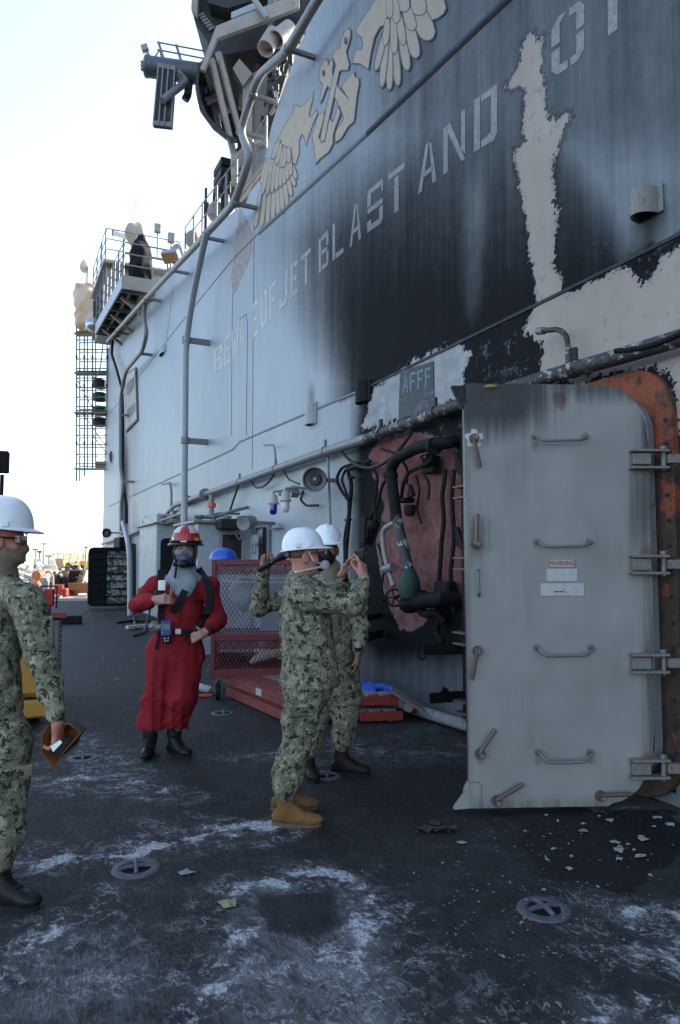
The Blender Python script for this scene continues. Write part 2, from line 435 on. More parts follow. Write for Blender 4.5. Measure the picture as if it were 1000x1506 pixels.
tide = m.m2('MAXIMUM', m.step(m.m2('ABSOLUTE', m.m2('SUBTRACT', nm_, .5)), .020, .0), m.step(m.m2('ABSOLUTE', m.m2('SUBTRACT', wd2, .5)), .022, .0))
tide = m.mul(m.mul(tide, m.step(salt, .10, .5)), m.step(f1, .40, .58))
sf = m.m2('MAXIMUM', body, m.mul(tide, .75))
sf = m.mul(sf, m.plus(.30, m.mul(.70, m.step(m.plus(m.mul(rn2, .5), m.mul(f2, .5)), .40, .56))))
haze_ = m.mul(m.step(salt, .15, .8), m.step(m.plus(m.mul(nm_, .5), m.mul(f1, .5)), .42, .62)); base = m.mix(m.mul(haze_, .32), base, (.20, .20, .205))
base = m.mix(m.mul(sf, .92), base, (.46, .455, .455))
chips = m.step(m.voro(31), .13, .06); chips = m.mul(chips, m.step(m.noise(3.1, 3), .56, .66))
base = m.mix(m.mul(chips, .35), base, (.34, .34, .34))
base = m.mix(m.mul(dirt_, m.step(nb, .3, .6)), base, (.010, .010, .012))
wn_ = m.step(m.plus(wet, m.mul(m.m2('SUBTRACT', nb, .5), .9)), .35, .55)
base = m.mix(m.mul(wn_, .8), base, (.008, .008, .010))
m.color(base); m.rough(m.m2('SUBTRACT', m.lin(nc, .3, .7, .62, .9), m.mul(wn_, .22)))
m.bump(rip, .28, .010); m.bump(rn2, .30, .006); m.bump(nc, .35, .006)
# near deck: a fine sheet that carries where salt, wet and worn paint lie
xs = np.arange(-6, 6.001, .05); ys = np.concatenate([np.arange(1.6, 9, .04), np.arange(9, 24, .15)])
xx, yy = np.meshgrid(xs, ys); nv = xx.size; pts2 = np.stack([xx.ravel(), yy.ravel()], 1)
pts3 = np.column_stack([pts2, np.zeros(nv)]); gx, gy = project(pts3)
jit = .05*np.sin(pts2[:, 0]*9+np.sin(pts2[:, 1]*7)*2)+.04*np.sin(pts2[:, 1]*17+pts2[:, 0]*5)
def warp(p, a):
    q = p.copy()
    for f_, k_ in ((2.3, .5), (5.1, .32), (11.3, .2), (23.7, .12)):
        q[:, 0] += a*k_*np.sin(p[:, 1]*f_*1.1+1.7*np.sin(p[:, 0]*f_*.9+f_)); q[:, 1] += a*k_*np.sin(p[:, 0]*f_+1.9*np.sin(p[:, 1]*f_*.8+2*f_))
    return q
wp2 = warp(pts2, .20); gap = .5+.5*np.sin(pts2[:, 0]*7.7+2*np.sin(pts2[:, 1]*5.3))*np.sin(pts2[:, 1]*9.1+2*np.sin(pts2[:, 0]*6.1))
salt = np.zeros(nv)
for line, wid, amt in [
    ([(18, 1272), (100, 1258), (200, 1240), (330, 1235), (400, 1220)], .085, .95), ([(90, 1240), (180, 1232), (270, 1222), (340, 1232)], .10, .55),
    ([(45, 1085), (130, 1092), (160, 1112), (190, 1138)], .16, .62), ([(40, 1150), (110, 1150), (190, 1160), (240, 1172)], .13, .72), ([(140, 1085), (215, 1140)], .06, .5),
    ([(320, 1310), (370, 1300), (430, 1290)], .06, .75), ([(360, 1312), (420, 1302), (500, 1300), (535, 1345), (545, 1400)], .07, .9),
    ([(372, 1312), (345, 1345), (335, 1390), (318, 1450), (325, 1500)], .06, .75), ([(430, 1385), (480, 1375), (540, 1380), (570, 1430), (500, 1450)], .16, .72),
    ([(345, 1350), (400, 1390), (400, 1440)], .09, .6), ([(0, 1425), (40, 1400), (95, 1365), (150, 1330), (200, 1300)], .07, .75),
    ([(20, 1500), (60, 1450), (130, 1390)], .10, .45), ([(150, 1480), (175, 1420), (210, 1360)], .10, .45), ([(210, 1440), (200, 1380), (235, 1330)], .05, .35),
    ([(920, 1345), (960, 1330), (1000, 1350)], .09, .8), ([(925, 1380), (960, 1400), (1000, 1385)], .13, .72), ([(930, 1340), (925, 1400), (945, 1450), (930, 1506)], .05, .8),
    ([(800, 1490), (850, 1480), (900, 1500), (960, 1510)], .10, .75), ([(820, 1470), (870, 1475)], .05, .55),
    ([(450, 1105), (540, 1100), (640, 1105), (690, 1100)], .16, .52), ([(370, 1112), (400, 1116)], .09, .75), ([(560, 1085), (680, 1068)], .12, .40),
    ([(180, 905), (240, 900)], .5, .4), ([(880, 1190), (1000, 1215)], .10, .55), ([(700, 1188), (850, 1192)], .05, .42)]:
    d = sdf_line(wp2, gpoly(line)); salt = np.maximum(salt, np.maximum(amt*(.70+.35*gap)*np.exp(-(d/(wid*(1+6*jit)*.9))**2), amt*(.45+.42*gap)*np.exp(-(d/(wid*3.0))**2)))
for c_, r_, amt in [((70, 1390), (.45, .30), .55), ((150, 1430), (.35, .3), .5), ((210, 1480), (.4, .2), .5), ((440, 1440), (.45, .25), .62), ((370, 1470), (.25, .3), .5), ((965, 1370), (.28, .35), .62), ((955, 1450), (.22, .3), .55), ((850, 1490), (.3, .12), .62), ((190, 1100), (.5, .35), .40), ((90, 1165), (.6, .3), .45), ((560, 1105), (.6, .35), .45), ((230, 1240), (.5, .2), .42), ((500, 1350), (.3, .2), .45)]:
    g_ = G(*c_); salt = np.maximum(salt, amt*(.55+.5*gap)*np.exp(-((wp2[:, 0]-g_.x)/r_[0])**2-((wp2[:, 1]-g_.y)/r_[1])**2))
grey_ = np.zeros(nv)
for poly, amt in [([(320, 1520), (340, 1370), (380, 1300), (520, 1300), (575, 1380), (590, 1520)], 1.0), ([(0, 1530), (0, 1420), (110, 1370), (230, 1400), (220, 1530)], .75),
                  ([(440, 1450), (590, 1470), (590, 1540), (400, 1540)], 1.2), ([(830, 1530), (850, 1470), (940, 1500), (940, 1540)], .5)]:
    grey_ = np.maximum(grey_, amt*sm(sdf_poly(pts2, gpoly(poly)), -.12, .14))
hole = sm(sdf_poly(pts2, gpoly([(376, 1318), (495, 1310), (506, 1360), (470, 1378), (390, 1372)])), -.03, .03)
grey_ *= 1-hole*.95; salt *= 1-hole*.9
wet_ = np.zeros(nv)
for poly, amt in [([(770, 1225), (830, 1195), (1010, 1195), (1010, 1240), (950, 1290), (915, 1308), (840, 1290), (815, 1260)], 1.0), ([(690, 1195), (850, 1185), (850, 1215), (760, 1225)], .5)]:
    wet_ = np.maximum(wet_, amt*sm(sdf_poly(wp2, gpoly(poly)), -.10, .10))
burn = .6*np.exp(-((gx-645)/45)**2-((gy-1222)/9)**2)+.5*sm(sdf_poly(pts2, gpoly([(560, 1140), (690, 1140), (690, 1200), (560, 1190)])), -.3, .1)
burn = np.maximum(burn, hole*.35)
ni, nj = len(ys), len(xs); idx = np.arange(nv).reshape(ni, nj)
faces = np.stack([idx[:-1, :-1], idx[:-1, 1:], idx[1:, 1:], idx[1:, :-1]], -1).reshape(-1, 4)
me = bpy.data.meshes.new('deck'); me.from_pydata(pts3.tolist(), [], faces.tolist())
for k_, v_ in (('salt', salt), ('grey', grey_), ('wet', wet_), ('burn', burn)): put_attr(me, k_, v_)
me.materials.append(M_deck.m); o = bpy.data.objects.new('deck', me); col.objects.link(o); o['kind'] = 'structure'; o.location.z = 0
o['label'] = 'dark ribbed nonskid flight deck with white salt streaks'
mb = MB().add([(-70, -60, -.004), (40, -60, -.004), (40, 150, -.004), (-70, 150, -.004), (-70, -60, -3), (40, -60, -3), (40, 150, -3), (-70, 150, -3)],
              [(0, 1, 2, 3), (0, 4, 5, 1), (1, 5, 6, 2), (2, 6, 7, 3), (3, 7, 4, 0), (4, 7, 6, 5)])
mb.build('ground', M_deck.m, kind='structure')
wm = Mat('harbour_water', .12, 0); wm.color((.03, .05, .06)); wm.bump(wm.noise(.8, 4), .3, .2)
MB().add([(-6000, -6000, -14), (6000, -6000, -14), (6000, 6000, -14), (-6000, 6000, -14)], [(0, 1, 2, 3)]).build('water', wm.m, kind='structure')
hm = paint('shore', (.22, .20, .16), .9, scale=.02)
mb = MB()
for i in range(60):
    a = R(-60+2*i); r_ = 2600; h = 22+14*math.sin(i*.7)+9*math.sin(i*1.9)
    a2 = R(-58+2*i); h2 = 22+14*math.sin((i+1)*.7)+9*math.sin((i+1)*1.9)
    p, q = Vector((math.sin(a)*r_, math.cos(a)*r_, -14)), Vector((math.sin(a2)*r_, math.cos(a2)*r_, -14))
    mb.add([p, q, q*1.15+Vector((0, 0, h2)), p*1.15+Vector((0, 0, h))], [(0, 1, 2, 3)])
mb.build('far_hills', hm, kind='structure')

# ---- island wall ------------------------------------------------
ISL = thing('ship_island', 'grey ship island wall blackened by fire, with peeled paint and faded warning letters', 'ship island', WO)
M_wall = Mat('sooted_hull_paint', .45, 0, .5); m = M_wall
SZUV = m.n('Attribute', attribute_name='sz').outputs['Vector']
def wvec(sc): return m.mapv(sc, SZUV)
n1 = m.noise(1.0, 6, .6, vec=wvec((.7, .35, 1))); st = m.noise(1.0, 6, .65, vec=wvec((3.4, .22, 1))); st2 = m.noise(1.0, 4, .7, vec=wvec((26, .7, 1)))
ng = m.noise(1.0, 8, .68, vec=wvec((7, 7, 1))); nf = m.noise(1.0, 6, .7, vec=wvec((28, 28, 1)))
clean = m.mix(m.lin(n1, .3, .7), (.225, .258, .285), (.29, .32, .345))
clean = m.mix(m.mul(m.step(st, .5, .72), .35), clean, (.20, .215, .225))
clean = m.mix(m.mul(m.step(st2, .58, .75), .16), clean, (.37, .39, .40))
wst = m.mul(m.step(m.noise(1.0, 4, .6, vec=m.mapv((1.1, .16, 1), SZUV, loc=(4, 0, 0))), .5, .72), .32); clean = m.mix(wst, clean, (.265, .245, .205))
soot = m.attr('soot')
sv = m.plus(soot, m.mul(m.mul(m.plus(m.m2('SUBTRACT', st, .5), m.mul(m.m2('SUBTRACT', st2, .5), .45)), .36), m.step(soot, .04, .35)))
sv = m.plus(sv, m.mul(m.m2('SUBTRACT', ng, .5), .18))
sf = m.step(sv, .02, 1.0)
sootc = m.mix(m.lin(nf, .3, .7), (.006, .006, .0068), (.013, .0132, .0148))
c = m.mix(m.m2('POWER', sf, .80), clean, sootc)
# heat mottling: grey-blue blooms on the blackest band
mot = m.mul(m.attr('mottle'), m.step(m.plus(m.mul(ng, .75), m.mul(nf, .25)), .54, .64))
c = m.mix(m.mul(mot, .7), c, (.10, .125, .15))
# scratches
scr = m.n('TexVoronoi', feature='DISTANCE_TO_EDGE', i_Scale=1.0); m.put(scr.inputs['Vector'], m.mapv((9, 1.2, 1), SZUV, rot=(0, 0, R(28))))
# peeled paint showing primer
def peel(name, n_amt=.10, w_=.012):
    v = m.plus(m.attr(name), m.mul(m.m2('SUBTRACT', ng, .5), n_amt*2.6)); v = m.plus(v, m.mul(m.m2('SUBTRACT', nf, .5), n_amt*1.1))
    return v, m.step(v, -w_*.5, w_*.5)
pv, pf = peel('peel')
lil = m.mix(m.lin(n1, .35, .65), (.295, .25, .215), (.385, .33, .29)); lil = m.mix(m.mul(m.step(ng, .5, .7), .35), lil, (.22, .205, .22))
lil = m.mix(m.mul(m.step(m.noise(1.0, 6, .65, vec=wvec((2.2, 1.6, 1))), .56, .72), .55), lil, (.15, .125, .115)); lil = m.mix(m.mul(m.step(m.plus(ng, m.mul(st2, .4)), .80, .90), .5), lil, (.16, .09, .05))
lil = m.mix(m.mul(m.step(pv, .05, .0), .55), lil, (.25, .235, .25))
wv, wf = peel('white', .12)
whi = m.mix(m.lin(ng, .35, .65), (.22, .24, .265), (.36, .345, .33)); whi = m.mix(m.mul(m.step(st, .55, .75), .5), whi, (.12, .12, .13))
rv, rf = peel('pink', .06, .03)
pin = m.mix(m.lin(ng, .35, .68), (.12, .048, .046), (.21, .105, .10)); pin = m.mix(m.mul(m.step(n1, .52, .72), .6), pin, (.25, .19, .185))
pin = m.mix(m.mul(m.step(m.plus(m.mul(nf, .5), m.mul(st, .5)), .55, .66), .55), pin, (.025, .014, .015))
pin = m.mix(m.step(rv, .05, .0), pin, (.16, .14, .14))
bv, bf = peel('brown', .07)
bro = m.mix(m.lin(ng, .35, .65), (.20, .175, .165), (.33, .30, .285))
edge = lambda v: m.mul(m.step(v, -.055, -.005), m.step(v, .004, -.003))
for v in (pv, wv, rv): c = m.mix(m.mul(edge(v), .6), c, (.01, .01, .012))
c = m.mix(rf, c, pin); c = m.mix(wf, c, whi); c = m.mix(bf, c, bro); c = m.mix(pf, c, lil)
any_ = m.m2('MAXIMUM', m.m2('MAXIMUM', pf, wf), m.m2('MAXIMUM', rf, bf))
m.color(c); m.rough(m.plus(m.m2('ADD', m.lin(nf, .3, .7, .40, .56), m.mul(any_, .25)), m.mul(sf, .2))); m.put(m.b.inputs['Specular IOR Level'], m.m2('SUBTRACT', .5, m.mul(sf, .46)))
m.bump(m.m2('SUBTRACT', 1.0, any_), .9, .012); m.bump(ng, .12, .01); m.bump(n1, .25, .06)
WALL_TOP = [(-13, 14.5), (-3, 14.0)]
for px, py in [(560, -190), (470, 2), (437, 75), (410, 150), (398, 190), (384, 262), (352, 305), (300, 345), (262, 392), (225, 438), (195, 470), (166, 498)]:
    s_, z_ = SZ(W(px, py)); WALL_TOP.append((s_, z_))
S_END = SZ(W(155, 600))[0]; WALL_TOP.append((S_END+2, WALL_TOP[-1][1]))
_wt = sorted(WALL_TOP); wt_s = [a for a, b in _wt]; wt_z = [b for a, b in _wt]
def wall_top(s): return np.interp(s, wt_s, wt_z)
ss = [-12.0]
while ss[-1] < S_END:
    s_ = ss[-1]; ss.append(s_+(.5 if s_ < -3.2 else .05 if s_ < 6 else .09 if s_ < 12 else .16))
ss[-1] = S_END; ss = np.array(ss); tz = np.linspace(0, 1, 170)
DOOR_S0, DOOR_S1, DOOR_Z0, DOOR_Z1 = SZ(W(980, 700))[0], SZ(W(980, 700))[0]+1.05, .10, 2.62
sgrid, tgrid = np.meshgrid(ss, tz, indexing='ij'); top = wall_top(ss)
zgrid = tgrid*top[:, None]
base_np = np.array(WO); wd = np.array(WD)
wpts = base_np[None, :]+sgrid.reshape(-1, 1)*wd+np.column_stack([np.zeros(sgrid.size), np.zeros(sgrid.size), zgrid.ravel()])
sz = np.column_stack([sgrid.ravel(), zgrid.ravel()])
ni, nj = sgrid.shape; idx = np.arange(ni*nj).reshape(ni, nj)
faces = np.stack([idx[:-1, :-1], idx[:-1, 1:], idx[1:, 1:], idx[1:, :-1]], -1).reshape(-1, 4)
fc = sz[faces].mean(1)
keep = ~((fc[:, 0] > DOOR_S0) & (fc[:, 0] < DOOR_S1) & (fc[:, 1] > DOOR_Z0) & (fc[:, 1] < DOOR_Z1))
me = bpy.data.meshes.new('wall_plating'); me.from_pydata((wpts-base_np).tolist(), [], faces[keep].tolist())
put_attr(me, 'soot', soot_at(wpts))
mx, my = project(wpts); mx = wpx(mx)
put_attr(me, 'mottle', sm(my-ridge2(mx), -8, 14)*(1-sm(my-ridge2(mx), 110, 190))*sm(mx, 520, 640)+.9*np.exp(-((mx-930)/60)**2-((my-385)/40)**2))
PEEL = [(783, 42), (797, 65), (800, 130), (806, 168), (818, 178), (838, 163), (843, 172), (830, 190), (818, 230), (812, 260), (818, 300), (822, 315), (815, 350), (816, 385), (830, 420), (832, 432),
        (850, 430), (870, 412), (900, 398), (926, 388), (934, 408), (946, 420), (958, 412), (975, 378), (1000, 358), (1060, 330), (1120, 420), (1100, 640), (1000, 640), (990, 545), (950, 540), (840, 566), (800, 556),
        (792, 540), (802, 505), (786, 500), (766, 490), (780, 465), (791, 440), (786, 420), (773, 320), (766, 280), (757, 225), (769, 210), (771, 175), (769, 128), (742, 130), (760, 100), (765, 75)]
WHITE = [(533, 630), (541, 600), (549, 572), (575, 553), (610, 530), (640, 517), (682, 501), (688, 530), (682, 560), (680, 585), (610, 608), (560, 628)]
PINK = [(541, 668), (560, 645), (600, 632), (640, 640), (668, 650), (690, 690), (694, 850), (676, 885), (640, 890), (626, 915), (608, 930), (588, 925), (566, 880), (552, 800), (566, 740), (548, 700)]
BROWN = [(352, 308), (362, 318), (371, 345), (372, 370), (360, 400), (343, 436), (340, 410), (345, 360)]
put_attr(me, 'peel', sdf_poly(sz, wpoly(PEEL))); put_attr(me, 'pink', sdf_poly(sz, wpoly(PINK))); put_attr(me, 'brown', sdf_poly(sz, wpoly(BROWN)))
white = sdf_poly(sz, wpoly(WHITE)); white = np.maximum(white, sdf_poly(sz, wpoly([(680, 515), (694, 520), (690, 535), (682, 530)])))
put_attr(me, 'white', white)
a = me.attributes.new('sz', 'FLOAT_VECTOR', 'POINT'); a.data.foreach_set('vector', np.column_stack([sz, np.zeros(len(sz))]).astype(np.float32).ravel())
me.materials.append(M_wall.m); o = bpy.data.objects.new('wall_plating', me); col.objects.link(o); o.parent = ISL
# the rest of the island body: far end, roof, back, doorway room
M_grey = paint('haze_grey_steel', (.30, .33, .35), .5, amt=.35, scale=2.2)
M_dgrey = paint('grimy_grey_steel', (.16, .165, .17), .55, amt=.5, scale=5, rust=.12)
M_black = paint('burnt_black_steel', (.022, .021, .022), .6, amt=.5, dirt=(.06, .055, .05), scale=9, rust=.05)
mb = MB(); D_ = -9.0
def strip(a, b): mb.add([a, b, b+Vector((0, 0, 0)), a], [])
tops = [WP(s_, float(wall_top(s_))) for s_ in ss]
n = len(tops)
back = [WP(s_, float(wall_top(s_)), D_) for s_ in ss]
mb.add(tops+back, [(i, i+1, n+i+1, n+i) for i in range(n-1)])
e0, e1 = WP(S_END, 0), WP(S_END, 0, D_); mb.add([e0, e1, back[-1], tops[-1]], [(0, 1, 2, 3)])
b0 = WP(-12, 0); b1 = WP(-12, 0, D_); mb.add([b0, b1, back[0], tops[0]], [(0, 1, 2, 3)])
mb.add([b1, e1, back[-1], back[0]], [(0, 1, 2, 3)])
mb.build('island_body', M_grey, ISL)
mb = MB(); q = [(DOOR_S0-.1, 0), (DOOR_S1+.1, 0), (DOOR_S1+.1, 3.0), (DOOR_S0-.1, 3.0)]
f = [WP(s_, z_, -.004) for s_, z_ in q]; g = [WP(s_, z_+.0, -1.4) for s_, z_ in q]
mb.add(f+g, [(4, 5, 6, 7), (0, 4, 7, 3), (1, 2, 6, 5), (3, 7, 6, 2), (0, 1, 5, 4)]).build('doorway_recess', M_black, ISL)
# weld seams and plate ridges
M_seam = paint('weld_seam', (.13, .145, .16), .6, amt=.5, scale=10)
M_seamd = paint('sooted_seam', (.03, .032, .037), .6, amt=.4, scale=10, dirt=(.09, .10, .11))
def on_wall(pxs, off): return [W(x, y, off) for x, y in pxs]
def seam(pxs, r_=.012, mat=None, name='weld_seam'):
    pts = on_wall(pxs, .002); MB().tube(pts, r_, 6).build(name, mat or M_seam, ISL, True)
for a_, b_, mt in [((1010, -253), (540, 196), M_seamd), ((540, 196), (381, 342), M_seam)]:
    pa, pb = W(*a_), W(*b_)
    MB().bar(pa+WN*.006, pb+WN*.006, .05, .028, ch=.006, up=WN).build('plate_ridge', mt, ISL)
    MB().tube([pa+WN*.004-Vector((0, 0, .035)), pb+WN*.004-Vector((0, 0, .035))], .012, 6).build('weld_seam', mt, ISL, True)
for a_, b_, mt in [((1010, 340), (800, 443), M_seamd), ((800, 443), (540, 570), M_seamd), ((540, 570), (352, 650), M_seam), ((343, 661), (160, 745), M_seam)]:
    pa, pb = W(*a_), W(*b_); MB().bar(pa+WN*.004, pb+WN*.004, .03, .016, ch=.004, up=WN).build('plate_ridge', mt, ISL)
seam([(352, 650), (343, 661)]); seam([(381, 342), (340, 384)], .01); seam([(340, 384), (270, 470), (160, 610)], .01)
seam([(374, 330), (372, 520), (371, 690)], .006); seam([(342, 430), (341, 520), (340, 640)], .006); seam([(352, 470), (362, 462), (364, 480), (363, 560), (362, 640)], .007)
seam([(255, 420), (245, 500)], .006)
# access plate outline near BEWARE
M_let = Mat('faded_letter_paint', .6); m = M_let
sn = m.attr('soot'); g1 = m.noise(22, 6, .7); g2 = m.noise(5, 5, .6)
lc = m.mix(m.lin(g2, .3, .7), (.44, .415, .385), (.53, .505, .475)); lc = m.mix(m.mul(m.step(m.plus(g1, m.mul(sn, .2)), .56, .70), .6), lc, (.22, .235, .25))
lc = m.mix(m.m2('POWER', m.mul(sn, .90), 1.0), lc, (.030, .028, .028)); m.color(lc)
def soot_attr(o):
    me = o.data; co = np.array([v.co[:] for v in me.vertices])+np.array(wloc(o)); put_attr(me, 'soot', soot_at(co)); return o
lb = ([316, 333, 386, 413, 449, 469, 490, 515, 542, 582, 615, 654, 698, 730, 811, 858, 902, 960], [548, 537, 484, 454, 419, 402, 383, 364, 341, 313, 285, 256, 223, 204, 117, 83, 47, 0])
ltp = ([316, 322, 386, 425, 447, 469, 490, 524, 550, 586, 628, 656, 698, 730, 811, 858, 902, 960], [516, 509, 430, 392, 374, 352, 330, 299, 272, 246, 211, 186, 147, 124, 32, -3, -45, -95])
T_ = .17
STROKES = {  # polygons in a unit cell
 'I': [[(.35, 0), (.65, 0), (.65, 1), (.35, 1)]],
 'B': [[(0, 0), (.24, 0), (.24, 1), (0, 1)], [(.3, .86), (.85, .86), (1, .97), (.9, 1), (.3, 1)], [(.3, .44), (.85, .44), (.85, .57), (.3, .57)], [(.3, 0), (.9, 0), (1, .1), (.95, .14), (.3, .14)], [(.78, .6), (1, .6), (1, .92), (.78, .84)], [(.78, .16), (1, .12), (1, .42), (.78, .42)]],
 'E': [[(0, 0), (.26, 0), (.26, 1), (0, 1)], [(.32, .86), (1, .86), (1, 1), (.32, 1)], [(.32, .44), (.85, .44), (.85, .57), (.32, .57)], [(.32, 0), (1, 0), (1, .14), (.32, .14)]],
 'W': [[(0, 1), (.2, 1), (.36, 0), (.2, 0)], [(.44, .75), (.58, .75), (.38, 0), (.3, .1)], [(.44, .75), (.56, .75), (.76, 0), (.64, 0)], [(.8, 1), (1, 1), (.82, 0), (.68, 0)]],
 'A': [[(0, 0), (.2, 0), (.6, 1), (.42, 1)], [(.62, .96), (.7, .96), (1, 0), (.78, 0)], [(.28, .28), (.8, .28), (.77, .40), (.33, .40)]],
 'R': [[(0, 0), (.24, 0), (.24, 1), (0, 1)], [(.3, .86), (1, .86), (1, 1), (.3, 1)], [(.3, .44), (1, .44), (1, .57), (.3, .57)]],
 'O': [[(0, .54), (.25, .54), (.25, .86), (.45, 1), (.2, 1), (0, .85)], [(0, .46), (.25, .46), (.25, .15), (.5, .14), (.5, 0), (.2, 0), (0, .14)], [(1, .54), (.76, .54), (.76, .86), (.55, .87), (.55, 1), (.85, 1), (1, .88)], [(1, .46), (.76, .46), (.76, .14), (.58, .14), (.58, 0), (.82, 0), (1, .13)]],
 'F': [[(0, 0), (.26, 0), (.26, 1), (0, 1)], [(.32, .86), (1, .86), (1, 1), (.32, 1)], [(.32, .44), (.85, .44), (.85, .57), (.32, .57)]],
 'J': [[(.72, .16), (1, .12), (1, 1), (.72, 1)], [(0, 0), (.85, 0), (1, .1), (.66, .15), (.26, .14), (.26, .3), (0, .3)]],
 'T': [[(0, .86), (1, .86), (1, 1), (0, 1)], [(.37, 0), (.63, 0), (.63, .82), (.37, .82)]],
 'L': [[(0, 0), (.24, 0), (.24, 1), (0, 1)], [(.3, 0), (1, 0), (1, .14), (.3, .14)]],
 'S': [[(0, .6), (.24, .6), (.24, .87), (.9, .87), (.9, .74), (1, .74), (1, 1), (.1, 1), (0, .9)], [(.04, .44), (.96, .44), (1, .5), (.96, .57), (0, .57)], [(1, .4), (.77, .4), (.77, .14), (.26, .14), (.26, .26), (0, .26), (0, 0), (.88, 0), (1, .1)]],
 'N': [[(0, 0), (.2, 0), (.2, .94), (0, 1)], [(.08, 1), (.3, 1), (1, .0), (.84, 0)], [(.82, .24), (1, .1), (1, 1), (.82, 1)]],
 'D': [[(0, 0), (.26, 0), (.26, 1), (0, 1)], [(.32, .87), (.74, .87), (.74, .18), (.32, .13), (.32, 0), (.84, 0), (1, .1), (1, 1), (.32, 1)]]}
for ch, xa, xb in [('B', 314.5, 327), ('E', 329.5, 338.5), ('W', 340, 351), ('A', 352, 360), ('E', 371.5, 379), ('O', 384, 392.5), ('F', 397, 405.5), ('J', 411, 423), ('E', 427.5, 438), ('T', 443, 457),
                   ('B', 468.5, 483), ('L', 489, 505), ('A', 514, 531), ('S', 540, 563), ('T', 571, 595), ('A', 614.5, 642), ('N', 652, 684), ('D', 697, 731), ('O', 811, 859), ('T', 874, 928)]:
    mb = MB()
    for pol in STROKES[ch]:
        pp = []
        for u, v in pol:
            x = xa+(xb-xa)*u; yb, yt = np.interp(x, *lb), np.interp(x, *ltp); pp.append(W(x, yb+(yt-yb)*v, .004))
        mb.poly(pp, -WN*.003)
    soot_attr(mb.build('painted_letter', M_let.m, ISL))
# emblem: winged anchor, each feather its own piece
M_eml = Mat('emblem_cream', .6); m = M_eml; e1 = m.noise(9, 6, .65); e2 = m.noise(60, 4)
ec = m.mix(m.lin(e1, .3, .7), (.36, .275, .185), (.44, .36, .265)); ec = m.mix(m.mul(m.step(e1, .58, .72), .5), ec, (.29, .24, .20))
ec = m.mix(m.mul(m.step(m.noise(3.1, 5, .6), .55, .7), .45), ec, (.42, .23, .09))
m.color(m.mix(m.mul(m.attr('soot'), .55), ec, (.06, .055, .055)))
M_out = paint('emblem_outline', (.045, .055, .075), .6, amt=.2)
EMB = MB()
def e1c(p): return (440+p[0]/6.55, 20+p[1]/6.55)
def e2c(p): return (500+p[0]/5, p[1]/5)
def e3c(p): return (360+p[0]/6.55, 120+p[1]/6.55)
def expand(pts, d):
    n = len(pts); A = sum(pts[i][0]*pts[(i+1) % n][1]-pts[(i+1) % n][0]*pts[i][1] for i in range(n)); sg = 1 if A > 0 else -1
    out = []
    for i in range(n):
        p0, p1, p2 = Vector(pts[i-1]), Vector(pts[i]), Vector(pts[(i+1) % n])
        a = (p1-p0).normalized(); b = (p2-p1).normalized(); nn = Vector((a.y+b.y, -a.x-b.x))*sg
        nn = nn.normalized() if nn.length > 1e-4 else Vector((a.y, -a.x))*sg
        out.append(p1+nn*min(d/max(.45, abs(nn.dot(Vector((a.y, -a.x))*sg))), d*2))
    return out
EPARTS = []
ECNT = [0]
def epart(pts, name, ex=1.3, lvl=0, dark=True):
    ECNT[0] += 1; z0 = .003+(ECNT[0] % 60)*.00036
    if dark: EMB.poly([W(p[0]+.3, p[1]+.5, z0) for p in expand(pts, ex)], -WN*.002)
    EPARTS.append(([W(p[0], p[1], z0+.00018) for p in pts], name))
def feather(root, tip, wd_, name='feather', lvl=0, ex=1.0):
    r_, t_ = Vector(root), Vector(tip); d = (t_-r_); L = d.length; d = d/L; nn = Vector((-d.y, d.x))
    prof = [(0, .55), (.25, .85), (.6, 1.0), (.85, .85), (.96, .5)]
    pts = [r_+d*L*a+nn*wd_*b for a, b in prof]+[t_]+[r_+d*L*a-nn*wd_*b for a, b in prof[::-1]]
    epart([tuple(p) for p in pts], name, ex, lvl)
epart([e3c(p) for p in [(475, 225), (540, 245), (600, 200), (660, 100), (650, 170), (612, 320), (625, 352), (652, 330), (685, 275), (697, 305), (640, 440), (590, 610), (572, 530), (548, 500), (520, 560), (520, 690), (490, 790), (455, 780), (400, 660), (330, 600), (300, 590), (400, 400), (470, 280)]], 'wing_shoulder')
tips1 = [(95, 1410), (155, 1410), (215, 1372), (268, 1345), (320, 1300), (365, 1270), (408, 1205), (448, 1105), (480, 1005), (492, 935)]
rts1 = [(150, 1060), (195, 1060), (235, 1050), (275, 1030), (310, 1000), (345, 980), (378, 940), (408, 900), (435, 850), (455, 800)]
for a_, b_ in zip(rts1, tips1): feather(e3c(a_), e3c(b_), 3.1, lvl=0)
tips2 = [(160, 985), (165, 1085), (212, 1090), (258, 1068), (300, 1045), (340, 1015), (378, 985), (408, 945), (440, 905)]
rts2 = [(215, 740), (240, 740), (270, 720), (300, 720), (330, 740), (360, 740), (385, 730), (410, 720), (432, 700)]
for a_, b_ in zip(rts2, tips2): feather(e3c(a_), e3c(b_), 3.0, lvl=1)
for a_, b_ in zip([(330, 560), (350, 600), (385, 620), (405, 640), (425, 640)], [(265, 745), (300, 800), (340, 825), (365, 825), (420, 780)]): feather(e3c(a_), e3c(b_), 3.0, lvl=2)
epart([e1c(p) for p in [(125, 1170), (160, 1080), (165, 1030), (195, 970), (240, 945), (228, 1030), (195, 1150), (180, 1190), (215, 1240), (250, 1240), (285, 1010), (322, 1050), (345, 1000), (370, 900), (395, 950), (335, 1120), (320, 1180), (320, 1250), (280, 1330), (200, 1390), (160, 1440), (145, 1300)]], 'anchor_fluke')
